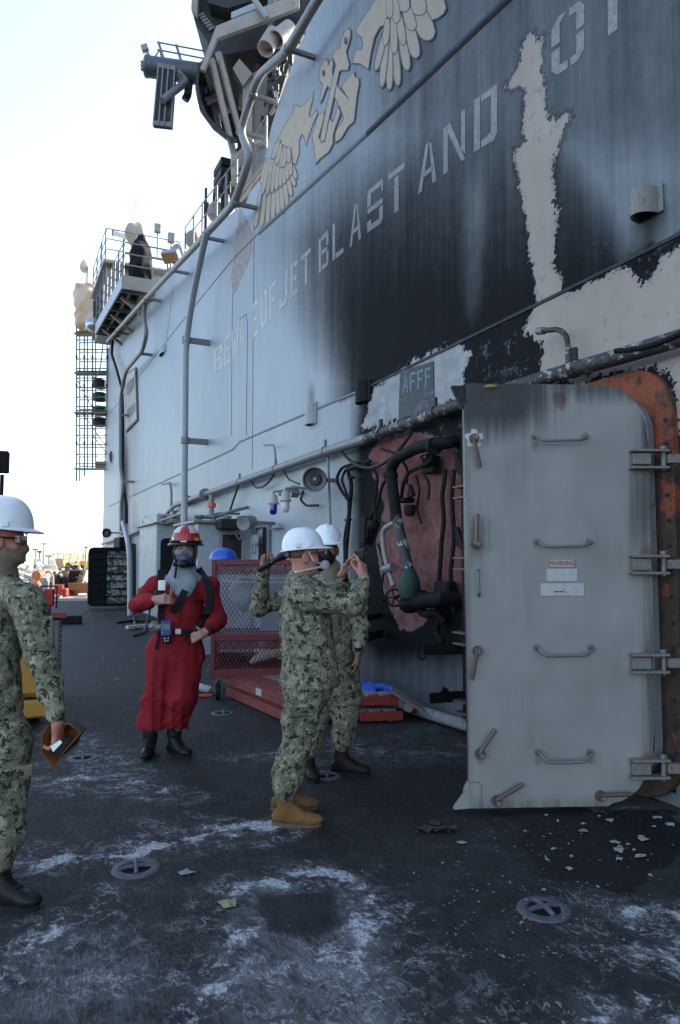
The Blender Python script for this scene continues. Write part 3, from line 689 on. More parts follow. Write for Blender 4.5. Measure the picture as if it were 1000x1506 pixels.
epart([e1c(p) for p in [(412, 710), (450, 640), (525, 568), (532, 610), (570, 625), (572, 680), (550, 800), (522, 1040), (470, 1080), (440, 1130), (400, 1200), (350, 1235), (350, 1150), (372, 1100), (410, 1060), (432, 1000), (395, 900), (338, 790), (362, 690), (400, 745), (488, 838)]], 'anchor_fluke')
epart([e1c(p) for p in [(200, 640), (190, 600), (205, 520), (240, 450), (262, 440), (276, 470), (274, 520), (300, 455), (318, 445), (324, 480), (314, 560), (322, 610), (300, 720), (268, 690), (240, 760), (212, 840), (204, 850), (205, 790), (232, 680), (215, 665)]], 'anchor_stock')
epart([e1c(p) for p in [(395, 340), (405, 270), (440, 170), (470, 145), (490, 170), (487, 230), (470, 300), (447, 370), (478, 490), (465, 540), (400, 540), (380, 560), (332, 790), (282, 1010), (242, 1215), (215, 1235), (205, 1200), (235, 1060), (270, 880), (300, 740), (340, 560), (355, 500), (340, 450), (318, 420), (345, 360)]], 'anchor_shank', lvl=1)
def oval(c, rx, ry, n=12): return [(c[0]+rx*math.cos(2*math.pi*k/n), c[1]+ry*math.sin(2*math.pi*k/n)) for k in range(n)]
HOLES = [oval(e1c((443, 262)), 2.0, 5.5), oval(e1c((230, 570)), 1.6, 4.3)]
epart([e2c(p) for p in [(275, -20), (120, 215), (125, 250), (160, 270), (172, 320), (160, 368), (120, 368), (92, 460), (150, 465), (205, 505), (225, 380), (250, 270), (290, 195), (325, 180), (345, 120), (420, -20)]], 'wing_shoulder')
for a_, b_, w_ in [((620, -60), (720, 128), 19), ((560, 40), (660, 292), 13), ((500, 150), (560, 425), 8), ((450, 240), (495, 515), 6.0), ((400, 300), (425, 628), 5), ((365, 300), (362, 660), 4.6), ((345, 260), (305, 640), 4.4), ((335, 230), (262, 515), 4)]:
    feather(e2c(a_), e2c(b_), w_, lvl=0, ex=1.6)
for a_, b_, w_ in [((560, -60), (590, 110), 11), ((480, 40), (535, 222), 8), ((430, 100), (465, 330), 5.5), ((390, 120), (400, 395), 5), ((350, 140), (330, 335), 4.4), ((470, -50), (470, 85), 8), ((400, -20), (415, 168), 6), ((360, -40), (365, 130), 5)]:
    feather(e2c(a_), e2c(b_), w_, lvl=1)
emb = EMB.build('painted_emblem', M_out, ISL)
for pts, nm in EPARTS: soot_attr(MB().poly(pts, -WN*.0001).build(nm, M_eml.m, emb))
for h_ in HOLES: MB().poly([W(x, y, .027) for x, y in h_], -WN*.002).build('anchor_eye', M_out, emb)
# ================================================================ DOORWAY, DOOR AND WALL FITTINGS
M_rustf = Mat('rusted_orange_frame', .75); m = M_rustf
r1 = m.noise(3.2, 7, .68); r2 = m.noise(16, 6, .7); r3 = m.noise(1.3, 5, .6, vec=m.mapv((1, 1, .4)))
rc = m.mix(m.lin(r2, .3, .7), (.15, .030, .009), (.24, .055, .017)); zz = m.sep()[2]
dk = m.step(m.plus(m.plus(r1, m.mul(r3, .5)), m.lin(zz, 1.15, 2.0, .20, .05)), .76, .83)
rc = m.mix(dk, rc, m.mix(m.lin(r2, .35, .65), (.012, .010, .009), (.06, .028, .012)))
rc = m.mix(m.step(m.voro(19), .10, .05), rc, (.02, .012, .01)); m.color(rc); m.bump(r2, .7, .012); m.bump(r1, .6, .03)
fs0 = SZ(W(999, 700))[0]; fs1 = DOOR_S1+.14; fz1 = SZ(W(940, 544))[1]
def rrect(s0, s1, z0, z1, r_, n=8):
    out = []
    for cx, cz, a0 in ((s1-r_, z0+r_, -90), (s1-r_, z1-r_, 0), (s0+r_, z1-r_, 90), (s0+r_, z0+r_, 180)):
        for i in range(n+1): t = R(a0+90*i/n); out.append((cx+r_*math.cos(t), cz+r_*math.sin(t)))
    return out
FR = thing('door_frame', 'rusty orange and black steel frame around the open doorway', 'door frame', WP(fs0, 0))
o_ = rrect(fs0, fs1, .0, fz1, .36); i_ = rrect(fs0+.165, fs1-.12, .14, fz1-.21, .26)
mb = MB().ring([WP(s, z, .05) for s, z in o_], [WP(s, z, .05) for s, z in i_], -WN*.06)
bevel(mb.build('coaming', M_rustf.m, FR), .006)
mb = MB()
o2 = rrect(fs0+.15, fs1-.10, .12, fz1-.195, .27); i2 = rrect(fs0+.17, fs1-.125, .145, fz1-.215, .26)
MB().ring([WP(s, z, .10) for s, z in o2], [WP(s, z, .10) for s, z in i2], -WN*.05).build('knife_edge', M_dgrey, FR)
bolt = MB()
for k in range(14): p = WP(fs0+.05, .35+.165*k, .05); bolt.cyl(p, p+WN*.012, .013, n=6)
bolt.build('bolt_row', M_black, FR)
# ---- the big open door
DL = G(690, 1189, .03); DH = W(973, 1150, .14); DH.z = .03
DU = Vector((DH.x-DL.x, DH.y-DL.y, 0)).normalized(); DW = Vector((DU.y, -DU.x, 0)); DZ = Vector((0, 0, 1))
def D(px, py, off=0.0):
    d = ray(px, py); o = DL+DW*off; t = (o-E0).dot(DW)/d.dot(DW); return E0+d*t
DOOR = thing('watertight_door', 'tall pale grey steel watertight door standing open, with handles and warning placards', 'door', DL)
M_door = Mat('door_paint', .5); m = M_door
d1 = m.noise(2.1, 6, .6); d2 = m.noise(1.0, 5, .65, vec=m.mapv((22, 22, .8))); d3 = m.noise(38, 5, .7); d4 = m.noise(7, 6, .65)
dc = m.mix(m.lin(d1, .3, .7), (.215, .208, .195), (.262, .254, .238)); dc = m.mix(m.mul(m.step(d2, .55, .75), .25), dc, (.285, .285, .262))
so = m.attr('soot'); sv = m.step(m.plus(so, m.mul(m.mul(m.m2('SUBTRACT', d2, .5), 1.3), m.step(so, .03, .3))), .02, 1.0)
dc = m.mix(m.m2('POWER', sv, .6), dc, (.016, .016, .017))
ru = m.attr('rust'); rf_ = m.step(m.plus(ru, m.mul(m.m2('SUBTRACT', d4, .5), .9)), .30, .75); rf_ = m.mul(rf_, m.step(ru, .02, .2))
dc = m.mix(m.mul(rf_, .85), dc, m.mix(m.lin(d3, .35, .65), (.075, .03, .015), (.17, .085, .045)))
dc = m.mix(m.mul(m.step(m.voro(13), .045, .02), .7), dc, (.03, .03, .03)); m.color(dc); m.rough(m.lin(d3, .3, .7, .42, .6)); m.bump(m.noise(1.6, 2, .5), .5, .06); m.bump(d1, .2, .03); m.bump(d3, .10, .004)
left_px = [(682, 570), (683, 640), (686, 900), (690, 1189)]
outl = [(682, 570), (886, 566), (912, 572), (934, 590), (949, 622), (955, 665), (957, 760), (960, 900), (962, 1080), (960, 1110), (952, 1140), (938, 1162), (918, 1177), (895, 1183), (690, 1189)]
ruv = [((D(*p)-DL).dot(DU), (D(*p)-DL).z) for p in outl]
zmax = max(b for a, b in ruv); rt = sorted([(b, a) for a, b in ruv[1:-1]])
zz_ = np.concatenate([np.linspace(0, .5, 34), np.linspace(.5, zmax-.55, 44)[1:], np.linspace(zmax-.55, zmax, 40)[1:]])
lf = np.interp(zz_, [0, zmax], [ruv[-1][0], ruv[0][0]]); rtx = np.interp(zz_, [b for b, a in rt], [a for b, a in rt])
tt = np.linspace(0, 1, 52); gu = lf[:, None]+(rtx-lf)[:, None]*tt; gz = np.repeat(zz_[:, None], 52, 1)
vv = np.array(DL)+gu.reshape(-1, 1)*np.array(DU)+gz.reshape(-1, 1)*np.array([0, 0, 1.0])
ni, nj = gu.shape; nv = ni*nj; idx = np.arange(nv).reshape(ni, nj)
TH = .055; vb = vv-np.array(DW)*TH
F_ = np.stack([idx[:-1, :-1], idx[:-1, 1:], idx[1:, 1:], idx[1:, :-1]], -1).reshape(-1, 4)
loop = list(idx[0, :])+list(idx[1:, -1])+list(idx[-1, -2::-1])+list(idx[-2:0:-1, 0])
rim = [(loop[i], loop[(i+1) % len(loop)], loop[(i+1) % len(loop)]+nv, loop[i]+nv) for i in range(len(loop))]
me = bpy.data.meshes.new('door_panel'); me.from_pydata((np.vstack([vv, vb])-np.array(DL)).tolist(), [], F_.tolist()+(F_[:, ::-1]+nv).tolist()+rim)
bm = bmesh.new(); bm.from_mesh(me); bmesh.ops.recalc_face_normals(bm, faces=bm.faces); bm.to_mesh(me); bm.free()
x, y = project(vv)
so = 1.25*(1-sm(y, 578, 680-(x-690)*.14))*(1-sm(x, 755, 850))
so = np.maximum(so, .62*(1-sm(y, 568, 606))); so = np.maximum(so, .9*sm(x, 925, 960)*np.exp(-((y-640)/70)**2)); so = np.maximum(so, .07+.06*np.sin(x*.045+np.sin(y*.02)*2)*np.sin(y*.017+np.sin(x*.03)))
so = np.maximum(so, .8*sm(x, 905, 962)*np.exp(-((y-745)/90)**2)); so = np.maximum(so, .9*np.exp(-((x-822)/14)**2-((y-585)/16)**2))
so = np.maximum(so, .45*sm(x, 930, 962)); so = np.maximum(so, .35*(1-sm(x, 684, 700))); so = np.maximum(so, .30*sm(y, 1160, 1192)); so = np.maximum(so, .5*np.exp(-((x-704)/16)**2-((y-790)/45)**2))
ru = .95*np.exp(-((x-822)/8)**2-((y-590)/12)**2)+.38*np.exp(-((x-822-.0*(y))/6)**2)*sm(y, 590, 610)*(1-sm(y, 640, 830))
for hy in (690, 815, 960, 1118): ru = np.maximum(ru, .75*np.exp(-((x-952)/14)**2-((y-hy)/22)**2))
ru = np.maximum(ru, .6*np.exp(-((x-945)/30)**2-((y-1150)/30)**2)*sm(x, 920, 960)); ru = np.maximum(ru, .45*sm(y, 1176, 1192))
for hx, hy in ((786, 650), (790, 1112), (868, 1112), (697, 650), (702, 805), (702, 962), (706, 1112), (732, 1180), (884, 1174)): ru = np.maximum(ru, .55*np.exp(-((x-hx)/9)**2-((y-hy-6)/14)**2))
put_attr(me, 'soot', np.concatenate([so, np.ones(nv)*.8])); put_attr(me, 'rust', np.concatenate([ru, np.ones(nv)*.4]))
me.materials.append(M_door.m); o = bpy.data.objects.new('door_panel', me); col.objects.link(o); o.parent = DOOR; o['label'] = 'grey door panel, sooty at its upper corner with a rust streak'
M_bar = paint('worn_steel_handle', (.17, .17, .165), .45, .3, amt=.5, scale=22, rust=.1)
M_dog = paint('rusty_brown_lever', (.13, .095, .075), .55, .3, amt=.5, scale=24, rust=.35)
M_hinge = paint('painted_hinge', (.17, .17, .155), .55, amt=.6, scale=18, rust=.4, dirt=(.04, .03, .02))
for xa, xb, ya, yb in ((786, 866, 641, 648), (789, 872, 796, 804), (789, 875, 952, 965), (791, 873, 1106, 1122)):
    yy0 = ya
    pts = [D(xa, ya, .0), D(xa+3, ya+1, .05), D(xa+13, yb, .085), D(xb-12, yb-1, .085), D(xb-1, ya+2, .05), D(xb-6, ya, .0)]
    g = MB().tube(arc(pts, .03, 4), .0095, 10)
    for q in (D(xa, ya, 0), D(xb-6, ya, 0)): g.cyl(q, q+DW*.012, .022, n=12)
    g.build('grab_handle', M_bar, DOOR, True)
for (xa, ya), (xb, yb) in (((697, 645), (706, 688)), ((700, 800), (702, 755)), ((702, 957), (694, 1000)), ((706, 1108), (729, 1072)), ((730, 1177), (770, 1153)), ((882, 1170), (930, 1168))):
    a_, b_ = D(xa, ya, .0), D(xb, yb, .05); c_ = D(xa, ya, .05)
    g = MB().cyl(a_, a_+DW*.03, .034, .030, 14).cyl(a_+DW*.03, a_+DW*.06, .020, n=12).tube([c_, c_.lerp(b_, .15), c_.lerp(b_, .9), b_], .0125, 10, rs=[.017, .012, .0145, .010])
    lv = g.build('dog_lever', M_dog, DOOR, True); MB().cyl(a_+DW*.06, a_+DW*.068, .012, n=6).build('nut', M_hinge, lv)
g = MB().tube(arc([D(703, 838, 0), D(703, 840, .05), D(705, 873, .05), D(704, 876, 0)], .02), .009, 8).build('side_handle', M_bar, DOOR, True)
M_white = paint('peeled_white_patch', (.50, .48, .46), .6, amt=.3, scale=30)
q = D(697, 645); MB().poly([q+DW*.002+(DU*math.cos(t)+DZ*math.sin(t))*(.055+.012*math.sin(5*t)+.006*math.cos(11*t)) for t in [k*.3 for k in range(21)]], -DW*.001).build('bare_patch', M_white, DOOR)
M_plac = paint('worn_placard', (.42, .41, .39), .5, amt=.35, scale=26, dirt=(.2, .19, .17))
M_pred = paint('faded_red_letter', (.33, .05, .045), .5, amt=.2)
for k, (x0, y0, x1, y1) in enumerate(((807, 822, 845, 834.5), (804, 836.5, 848.5, 855), (795, 858, 858.5, 876.5))):
    a_, b_ = D(x0, y1), D(x1, y0); c_ = (a_+b_)/2; wd_ = (b_-a_).dot(DU); hg = b_.z-a_.z
    pl = MB().obox(c_+DW*.003, DU, DZ, DW, wd_, hg, .005, .0015).build('placard', M_plac, DOOR)
    if k == 0:
        pl['label'] = 'placard with red WARNING lettering'
        MB().ring([c_+DW*.0062+DU*(sx*wd_/2*.99)+DZ*(sz_*hg/2*.97) for sx, sz_ in ((-1, -1), (1, -1), (1, 1), (-1, 1))], [c_+DW*.0062+DU*(sx*wd_/2*.93)+DZ*(sz_*hg/2*.80) for sx, sz_ in ((-1, -1), (1, -1), (1, 1), (-1, 1))], -DW*.001).build('red_border', paint('faded_red_border', (.30, .16, .14), .5), pl)
        fc_ = bpy.data.curves.new('warning_text', 'FONT'); fc_.body = 'WARNING'; fc_.size = .034; fc_.align_x = 'CENTER'; fc_.align_y = 'CENTER'; fc_.extrude = .0008; fc_.offset = .0006
        fo = bpy.data.objects.new('tmp', fc_); me_ = bpy.data.meshes.new_from_object(fo); bpy.data.objects.remove(fo)
        me_.transform(Matrix.Translation(c_-DL+DW*.0066) @ Matrix((DU, DZ, DW)).transposed().to_4x4() @ Matrix.Diagonal((1.0, 1.25, 1, 1)))
        to = bpy.data.objects.new('warning_letters', me_); col.objects.link(to); to.data.materials.append(M_pred); to.parent = pl
    if k == 2:
        pl['label'] = 'lowest placard with a few worn black specks of print'
        for i, (u, v, w_) in enumerate(((-.17, -.3, .012), (-.11, -.32, .016), (-.03, -.3, .02), (.03, .05, .008), (.06, -.33, .008))): MB().obox(c_+DW*.006+DU*(u*wd_)+DZ*(v*hg*.5), DU, DZ, DW, w_, .007, .001).build('worn_print', M_black, pl)
for hy in (675, 830, 975, 1130):
    for dy in (-12, 13):
        a_ = D(929, hy+dy, .03); b_ = a_+DU*.25
        MB().obox((a_+b_)/2+DU*(-.01), DU, DZ, DW, .24, .017, .075, .003).build('hinge', M_hinge, DOOR)
    c_ = D(945, hy, .02); MB().obox(c_+DU*-.012, DU, DZ, DW, .12, .075, .045, .004).build('hinge_block', M_hinge, DOOR)
    p_ = D(976, hy, .03); MB().cyl(p_-DZ*.075, p_+DZ*.075, .015, n=12).cyl(p_+DZ*.065, p_+DZ*.085, .021, n=6).build('hinge_pin', M_hinge, DOOR, True)
    q_ = p_+DU*.05; MB().obox(q_+Vector((.02, 0, 0)), DU, DZ, DW, .10, .06, .05, .005).build('hinge_lug', M_hinge, FR)
MB().poly([D(668, 1191), D(690, 1189), D(690, 1150), D(684, 1162), D(683, 1170)], -DW*.05).build('skirt', M_door.m, DOOR)
ot = [D(690, 1150, .002), D(704, 1150, .002), D(708, 1155, .002), D(708, 1188, .002)]; MB().tube(ot, .003, 5).build('weld_bead', M_dgrey, DOOR)
MB().poly([D(664, 567), D(684, 567), D(686, 592), D(680, 600)], -DW*.05).build('corner_gusset', M_black, DOOR)
y_ = MB().ell(D(722, 569, .0), .05, .03, .014, 10, 6); y_.build('yellow_scrap', flat('burnt_yellow_foam', (.32, .25, .08), .9), DOOR, True)
# black dogs and posts on the wall left of the door
M_soot = paint('sooted_steel', (.008, .0078, .0078), .75, amt=.25, dirt=(.035, .03, .028), scale=14)
DP = thing('dogging_post', 'black burnt vertical post with clamp brackets against the wall beside the open door', 'door post', W(688, 1078))
p0, p1 = W(691, 1075, .06), W(687, 640, .06); MB().bar(p0, p1, .09, .10, up=WN, ch=.01).build('post', M_soot, DP)
MB().bar(W(691, 655, .12), W(692, 790, .12), .05, .03, up=WN).build('orange_strip', M_rustf.m, DP)
for yy in (724, 829, 939, 1040):
    for dz in (-.05, .05):
        c_ = W(684, yy, .17)+DZ*dz; MB().obox(c_, WD, DZ, WN, .20, .018, .14, .003).build('clamp_plate', paint('rusty_plate', (.10, .075, .055), .6, amt=.6, scale=18, rust=.3) if dz < 0 and yy == 724 else bpy.data.materials.get('rusty_plate') or M_dog, DP)
    c_ = W(684, yy, .17); MB().cyl(c_-DZ*.075, c_+DZ*.075, .022, n=10).build('clamp_pin', M_soot, DP, True)
for ya, yb in ((665, 700), (775, 808)): MB().poly([W(668, ya, .12), W(672, ya, .12), W(683, yb, .12), W(681, yb+3, .12), W(670, yb-6, .12)], -WN*.03).build('wedge', M_soot, DP)

# ---- pipes along the wall
def clamp(parent, p, r_, mat, d=None):
    g = MB().bar(p-WN*(r_+.10)+DZ*0, p+WN*(-r_), .05, .05, up=DZ)
    g.build('standoff', mat, parent)
    d_ = d or WD; MB().lathe(p-d_*.03, d_, [(r_+.012, 0), (r_+.012, .06)], 14).build('clamp', mat, parent, True)
    MB().bar(p+DZ*(r_), p+DZ*(r_+.10), .04, .05, up=WD, ch=.006).build('clamp_bolt', mat, parent)
MP = thing('wall_pipe', 'long horizontal pipe running along the wall, burnt black and flaking near the door', 'pipe', W(540, 645, .14))
M_burnp = Mat('burnt_flaking_pipe', .65); m = M_burnp
b1 = m.noise(9, 7, .7); b2 = m.noise(34, 5, .7); bc = m.mix(m.lin(b2, .35, .65), (.012, .012, .012), (.035, .033, .03)); bc = m.mix(m.step(m.plus(b1, m.mul(b2, .3)), .70, .76), bc, m.mix(m.lin(b2, .4, .6), (.16, .15, .13), (.34, .33, .30)))
m.color(bc); m.bump(b1, .5, .01)
M_pipe = paint('grey_pipe_paint', (.24, .255, .27), .4, amt=.4, scale=7)
M_pipd = paint('weathered_dark_pipe', (.15, .155, .16), .45, amt=.5, scale=8, rust=.06)
run = [(1012, 494), (905, 526), (800, 556), (720, 581), (652, 603), (540, 645)]
MB().tube([W(a, b, .14) for a, b in run], .058, 16).build('burnt_pipe_run', M_burnp.m, MP, True)
MB().tube([W(a, b, .14) for a, b in [(540, 645), (480, 664), (400, 692), (300, 728), (258, 743)]], .062, 16).build('grey_pipe_run', M_pipd, MP, True)
MB().tube([W(a, b, .14) for a, b in [(258, 743), (248, 752), (240, 766), (200, 783), (150, 800)]], .05, 14).build('lower_pipe_run', M_pipd, MP, True)
for x, y in ((845, 542), (640, 607), (560, 637), (478, 664), (405, 690), (352, 709), (230, 770), (205, 781)): clamp(MP, W(x, y, .14), .058, M_burnp.m if x > 540 else M_pipd)
for x, y in ((301, 727.5), (275, 737)): p = W(x, y, .14); MB().lathe(p-WD*.06, WD, [(.13, 0), (.13, .12)], 18).build('flange', M_pipd, MP, True)
MB().tube(sag(W(1010, 486, .2), W(905, 516, .2), .03), .018, 8).build('strapped_cable', M_soot, MP, True)
def wtube(name, pxs, off, r_, mat, label, cat, group=None, rr=.06, n=10, extra=None):
    offs = off if isinstance(off, (list, tuple)) else [off]*len(pxs)
    pts = [W(a, b, o) for (a, b), o in zip(pxs, offs)]
    t = thing(name, label, cat, pts[0], group); MB().tube(arc(pts, rr, 4), r_, n).build('pipe', mat, t, True); return t
BD = wtube('drain_pipe', [(272, 900), (271, 735), (272, 640), (273, 505), (284, 432), (304, 340)], .5, .068, paint('blue_grey_pipe', (.26, .285, .31), .4, amt=.3, scale=4), 'thick grey drainpipe rising up the bright part of the wall', 'pipe', rr=1.2, n=14)
for x, y in ((274, 500), (272, 648)):
    p = W(x, y, .5); MB().lathe(p-DZ*.07, DZ, [(.09, 0), (.09, .14)], 14).build('collar', M_pipd, BD, True); MB().bar(p, p-WN*.5, .07, .12, up=DZ).build('bracket', M_pipd, BD)
TP = wtube('roof_edge_pipe', [(158, 502), (212, 442), (303, 345), (344, 300), (368, 231), (353, 192), (380, 111), (422, 75), (470, -6), (490, -40)], .42, .066, paint('tan_grey_pipe', (.23, .23, .22), .45, amt=.4, scale=6), 'pipe with offset bends following the roof edge of the island', 'pipe', rr=.28, n=12)
for x, y in ((172, 489), (215, 439), (252, 398), (300, 349), (345, 299), (354, 194), (371, 140), (424, 72)):
    p = W(x, y, .42); MB().bar(p, p-WN*.42, .06, .06, up=DZ).build('bracket', M_dgrey, TP); MB().ell(p, .085, .085, .085, 12, 8).build('collar', M_pipd, TP, True)
LP = wtube('branch_pipe', [(226, 440), (214, 443), (211, 465), (216, 490), (210, 515), (185, 545), (177, 585), (177, 690), (182, 712), (178, 745), (178, 780)], [.05, .35, .35, .35, .35, .35, .35, .35, .3, .3, .3], .062, M_pipd, 'bent pipe dropping from the roof edge to the scorched streak', 'pipe', 'pipes by the scorched wall end', rr=.5)
for x, y in ((206, 520), (177, 610), (181, 708)): p = W(x, y, .35); MB().bar(p, p-WN*.35, .06, .08, up=DZ).build('bracket', M_dgrey, LP)
wtube('branch_pipe', [(166, 500), (164, 520), (172, 545), (180, 575), (181, 640), (180, 700), (186, 745), (186, 770)], .22, .05, M_soot, 'thin sooty pipe beside the bent branch pipe', 'pipe', 'pipes by the scorched wall end', rr=.5)
wtube('standpipe', [(181, 768), (189, 800), (191, 830), (191, 905)], [.3, .6, .65, .65], .075, M_pipe, 'pale grey standpipe curving down to the deck beside the far black door', 'pipe', rr=.8)
for pxs, r_, lab in (([(388, 655), (402, 654), (405, 664), (405, 690)], .016, 'small grey gooseneck vent above the blue lamp'), ([(238, 712), (250, 710), (252, 722), (252, 748)], .03, 'small gooseneck vent beside the thick drainpipe')):
    wtube('gooseneck_vent', pxs, .16, r_, M_pipd, lab, 'vent pipe', 'gooseneck vents', rr=.06)
GV = wtube('gooseneck_vent', [(793, 487), (822, 484), (834, 494), (836, 536)], .18, .021, M_burnp.m, 'burnt black gooseneck vent above the open door', 'vent pipe', 'gooseneck vents', rr=.08)
p, q = W(791, 487, .18), W(800, 486.5, .18); MB().cyl(p, q, .030, n=12).build('nozzle', M_bar, GV, True)
wtube('vertical_rod', [(482, 661), (486, 775)], .1, .018, M_pipd, 'thin vertical rod beside the large loudspeaker', 'pipe')
OV = wtube('capped_valve', [(311, 728), (311, 757)], .2, .05, M_pipd, 'small pipe valve with orange collar under the wall pipe', 'valve')
MB().cyl(W(311, 740, .2), W(311, 746, .2), .09, n=12).build('orange_collar', flat('orange_plastic', (.55, .09, .03)), OV, True)
# ---- loudspeaker horns
M_horn = paint('sooty_horn', (.115, .11, .105), .45, amt=.5, scale=12); M_hornin = paint('horn_inside', (.05, .047, .044), .5, amt=.4, scale=16)
def horn(px, py, off, r_, label, mat):
    c = W(px, py, off); ax = (Vector((-.05, -.95, -.10))+WN*.25).normalized()
    t = thing('loudspeaker', label, 'loudspeaker', c, 'loudspeakers on the wall')
    MB().lathe(c-ax*r_*1.3, ax, [(.3*r_, 0), (.45*r_, .3*r_), (.7*r_, .55*r_), (.97*r_, .75*r_), (1.0*r_, 1.25*r_), (1.04*r_, 1.3*r_), (1.0*r_, 1.34*r_), (.93*r_, 1.3*r_), (.85*r_, .95*r_), (.5*r_, .8*r_), (.42*r_, .7*r_)], 28).build('horn_bell', mat, t, True)
    MB().lathe(c-ax*r_*.6, ax, [(.42*r_, 0), (.46*r_, .25*r_), (.42*r_, .34*r_), (.30*r_, .30*r_)], 22).build('inner_horn', M_hornin, t, True)
    MB().lathe(c-ax*r_*.5, ax, [(.18*r_, 0), (.2*r_, .22*r_), (.12*r_, .34*r_), (.02*r_, .37*r_)], 16).build('driver_cap', M_pipe, t, True)
    b = c-ax*r_*1.2; MB().bar(b, b-WN*off, .06, .05, up=DZ).build('bracket', M_dgrey, t)
horn(462, 705, .35, .155, 'large sooty horn loudspeaker beneath the wall pipe near the centre', M_horn)
horn(217, 768, .45, .155, 'horn loudspeaker on the wall behind the red suited person', M_hornin)
horn(156, 784, .5, .17, 'small far horn loudspeaker above the black open hatch', M_hornin)
# ---- lamps
M_glass = Mat('frosted_lamp_glass', .25); M_glass.color((.42, .45, .46)); M_blue = Mat('blue_lamp_glass', .12); M_blue.color((.012, .008, .22))
def lamp(px, py, glass, label, wsc=1):
    c = W(px, py, .42); t = thing('wall_lamp', label, 'lamp', c, 'lamps beneath the wall pipe')
    MB().lathe(c+DZ*.0, DZ, [(.075, 0), (.085, .02), (.06, .05), (.06, .12), (.035, .15)], 16).build('lamp_base', paint('cream_lamp_base', (.36, .35, .32), .5, amt=.4), t, True)
    MB().lathe(c-DZ*.15, DZ, [(.008, 0), (.035, .006), (.052, .03), (.056, .07), (.056, .15)], 16).build('lamp_shade', glass, t, True)
    MB().tube(arc([c+DZ*.13, c+DZ*.19, c+DZ*.20-WN*.15+WD*-.1, c+DZ*.16-WN*.40+WD*-.2], .06), .016, 8).build('conduit', M_pipd, t, True); return t
lamp(402, 742, M_blue.m, 'wall lamp with deep blue glass'); lamp(420, 738, M_glass.m, 'wall lamp with frosted white glass beside the blue one')
LB = thing('lamp_bracket', 'grey angled bracket holding the two wall lamps', 'bracket', W(437, 722, .1))
MB().bar(W(410, 727, .36), W(432, 719, .14), .05, .06, up=DZ, ch=.01).build('arm', M_pipd, LB); MB().bar(W(432, 716, .10), W(434, 730, .10), .10, .12, up=WN, ch=.01).build('base_plate', M_pipd, LB)
# ---- cables
M_cab = flat('black_cable', (.02, .02, .022), .5)
def cable(pts, r_, label, name='cable', grp='cables on the wall', mat=None): return single(MB().tube(pts, r_, 8), name, mat or M_cab, label, 'cable', grp, True)
cable(sag(W(502, 664, .12), W(604, 638, .12), .28, 14), .021, 'thick black cable sagging beneath the pipe across the red patch')
cable(arc([W(404, 695, .12), W(398, 706, .12), W(388, 716, .12), W(376, 718, .12), W(368, 706, .12)], .15), .017, 'thin black cable loop left of the blue lamp')
cable(arc([W(416, 690, .12), W(424, 705, .12), W(440, 712, .3)], .2), .015, 'thin black cable reaching the large loudspeaker')
cable(arc([W(446, 722, .3), W(442, 735, .14), W(450, 744, .12), W(468, 743, .08)], .12), .017, 'cable loop under the large loudspeaker')
cable(sag(W(352, 712, .14), W(338, 752, .1), -.02), .02, 'short black strap from the pipe to the control booth')
CBT = thing('cable_bundle', 'bundle of sooty cables clipped down the wall behind the sailors', 'cables', W(514, 760, .08))
for pxs, r_ in (([(545, 678), (525, 680), (502, 688), (494, 705), (502, 722), (512, 735)], .02), ([(540, 682), (508, 690), (502, 705), (513, 735)], .017), ([(530, 684), (510, 692), (517, 708), (516, 730), (513, 760), (507, 790), (508, 830), (505, 870)], .026), ([(513, 733), (514, 760), (510, 800), (508, 850)], .024)):
    MB().tube(arc([W(a, b, .09) for a, b in pxs], .12, 4), r_, 8).build('cable', M_soot, CBT, True)
for x, y in ((517, 704), (513, 733), (512, 765), (508, 795)): c_ = W(x, y, .07); MB().bar(c_+WN*.03, c_+WN*.05-WD*.22+WD*.06, .05, .02, up=DZ).build('cable_clip', M_soot, CBT)
for pxs, lab in (([(576, 705), (566, 706), (560, 720), (556, 745), (543, 760), (540, 790)], 'charred hose hanging beside the red patch'), ([(565, 770), (552, 762), (545, 772), (546, 790)], 'thin charred wire loop by the burnt switch box')):
    cable(arc([W(a, b, .08) for a, b in pxs], .1), .02 if 'hose' in lab else .009, lab, 'charred_hose' if 'hose' in lab else 'cable', mat=M_soot)
for k_, (pxs, r_, off) in enumerate((([(548, 690), (556, 700), (550, 740), (553, 765)], .018, .1), ([(612, 700), (618, 720), (612, 748), (620, 770)], .012, .1), ([(625, 700), (632, 712), (630, 735)], .014, .12), ([(560, 660), (585, 668), (600, 690), (598, 712)], .016, .14), ([(668, 690), (664, 730), (668, 790), (662, 850), (668, 900)], .022, .09), ([(640, 880), (648, 910), (640, 930), (652, 945)], .03, .1), ([(556, 800), (566, 830), (560, 870), (572, 905)], .014, .07))):
    cable(arc([W(a, b, off) for a, b in pxs], .1), r_, ('charred wire left of the black elbow pipe', 'thin charred wire by the hanging burnt lamp', 'short charred wire on the red patch', 'charred wire crossing under the black elbow pipe', 'thick charred wire closest to the door post', 'drooping charred lump of wire below the outlet pipe', 'thin charred wire left of the handwheels')[k_], 'charred_wire', 'charred wires on the wall', M_soot)
JB = thing('junction_box', 'charred junction box on the red patch below the elbow pipe', 'box', W(634, 684, .05)); MB().obox(W(634, 684, .09), WD, DZ, WN, .20, .17, .10, .01).build('box', M_soot, JB); MB().obox(W(630, 672, .1), WD, DZ, WN, .10, .05, .14, .01).build('clamp', M_burnp.m, JB)
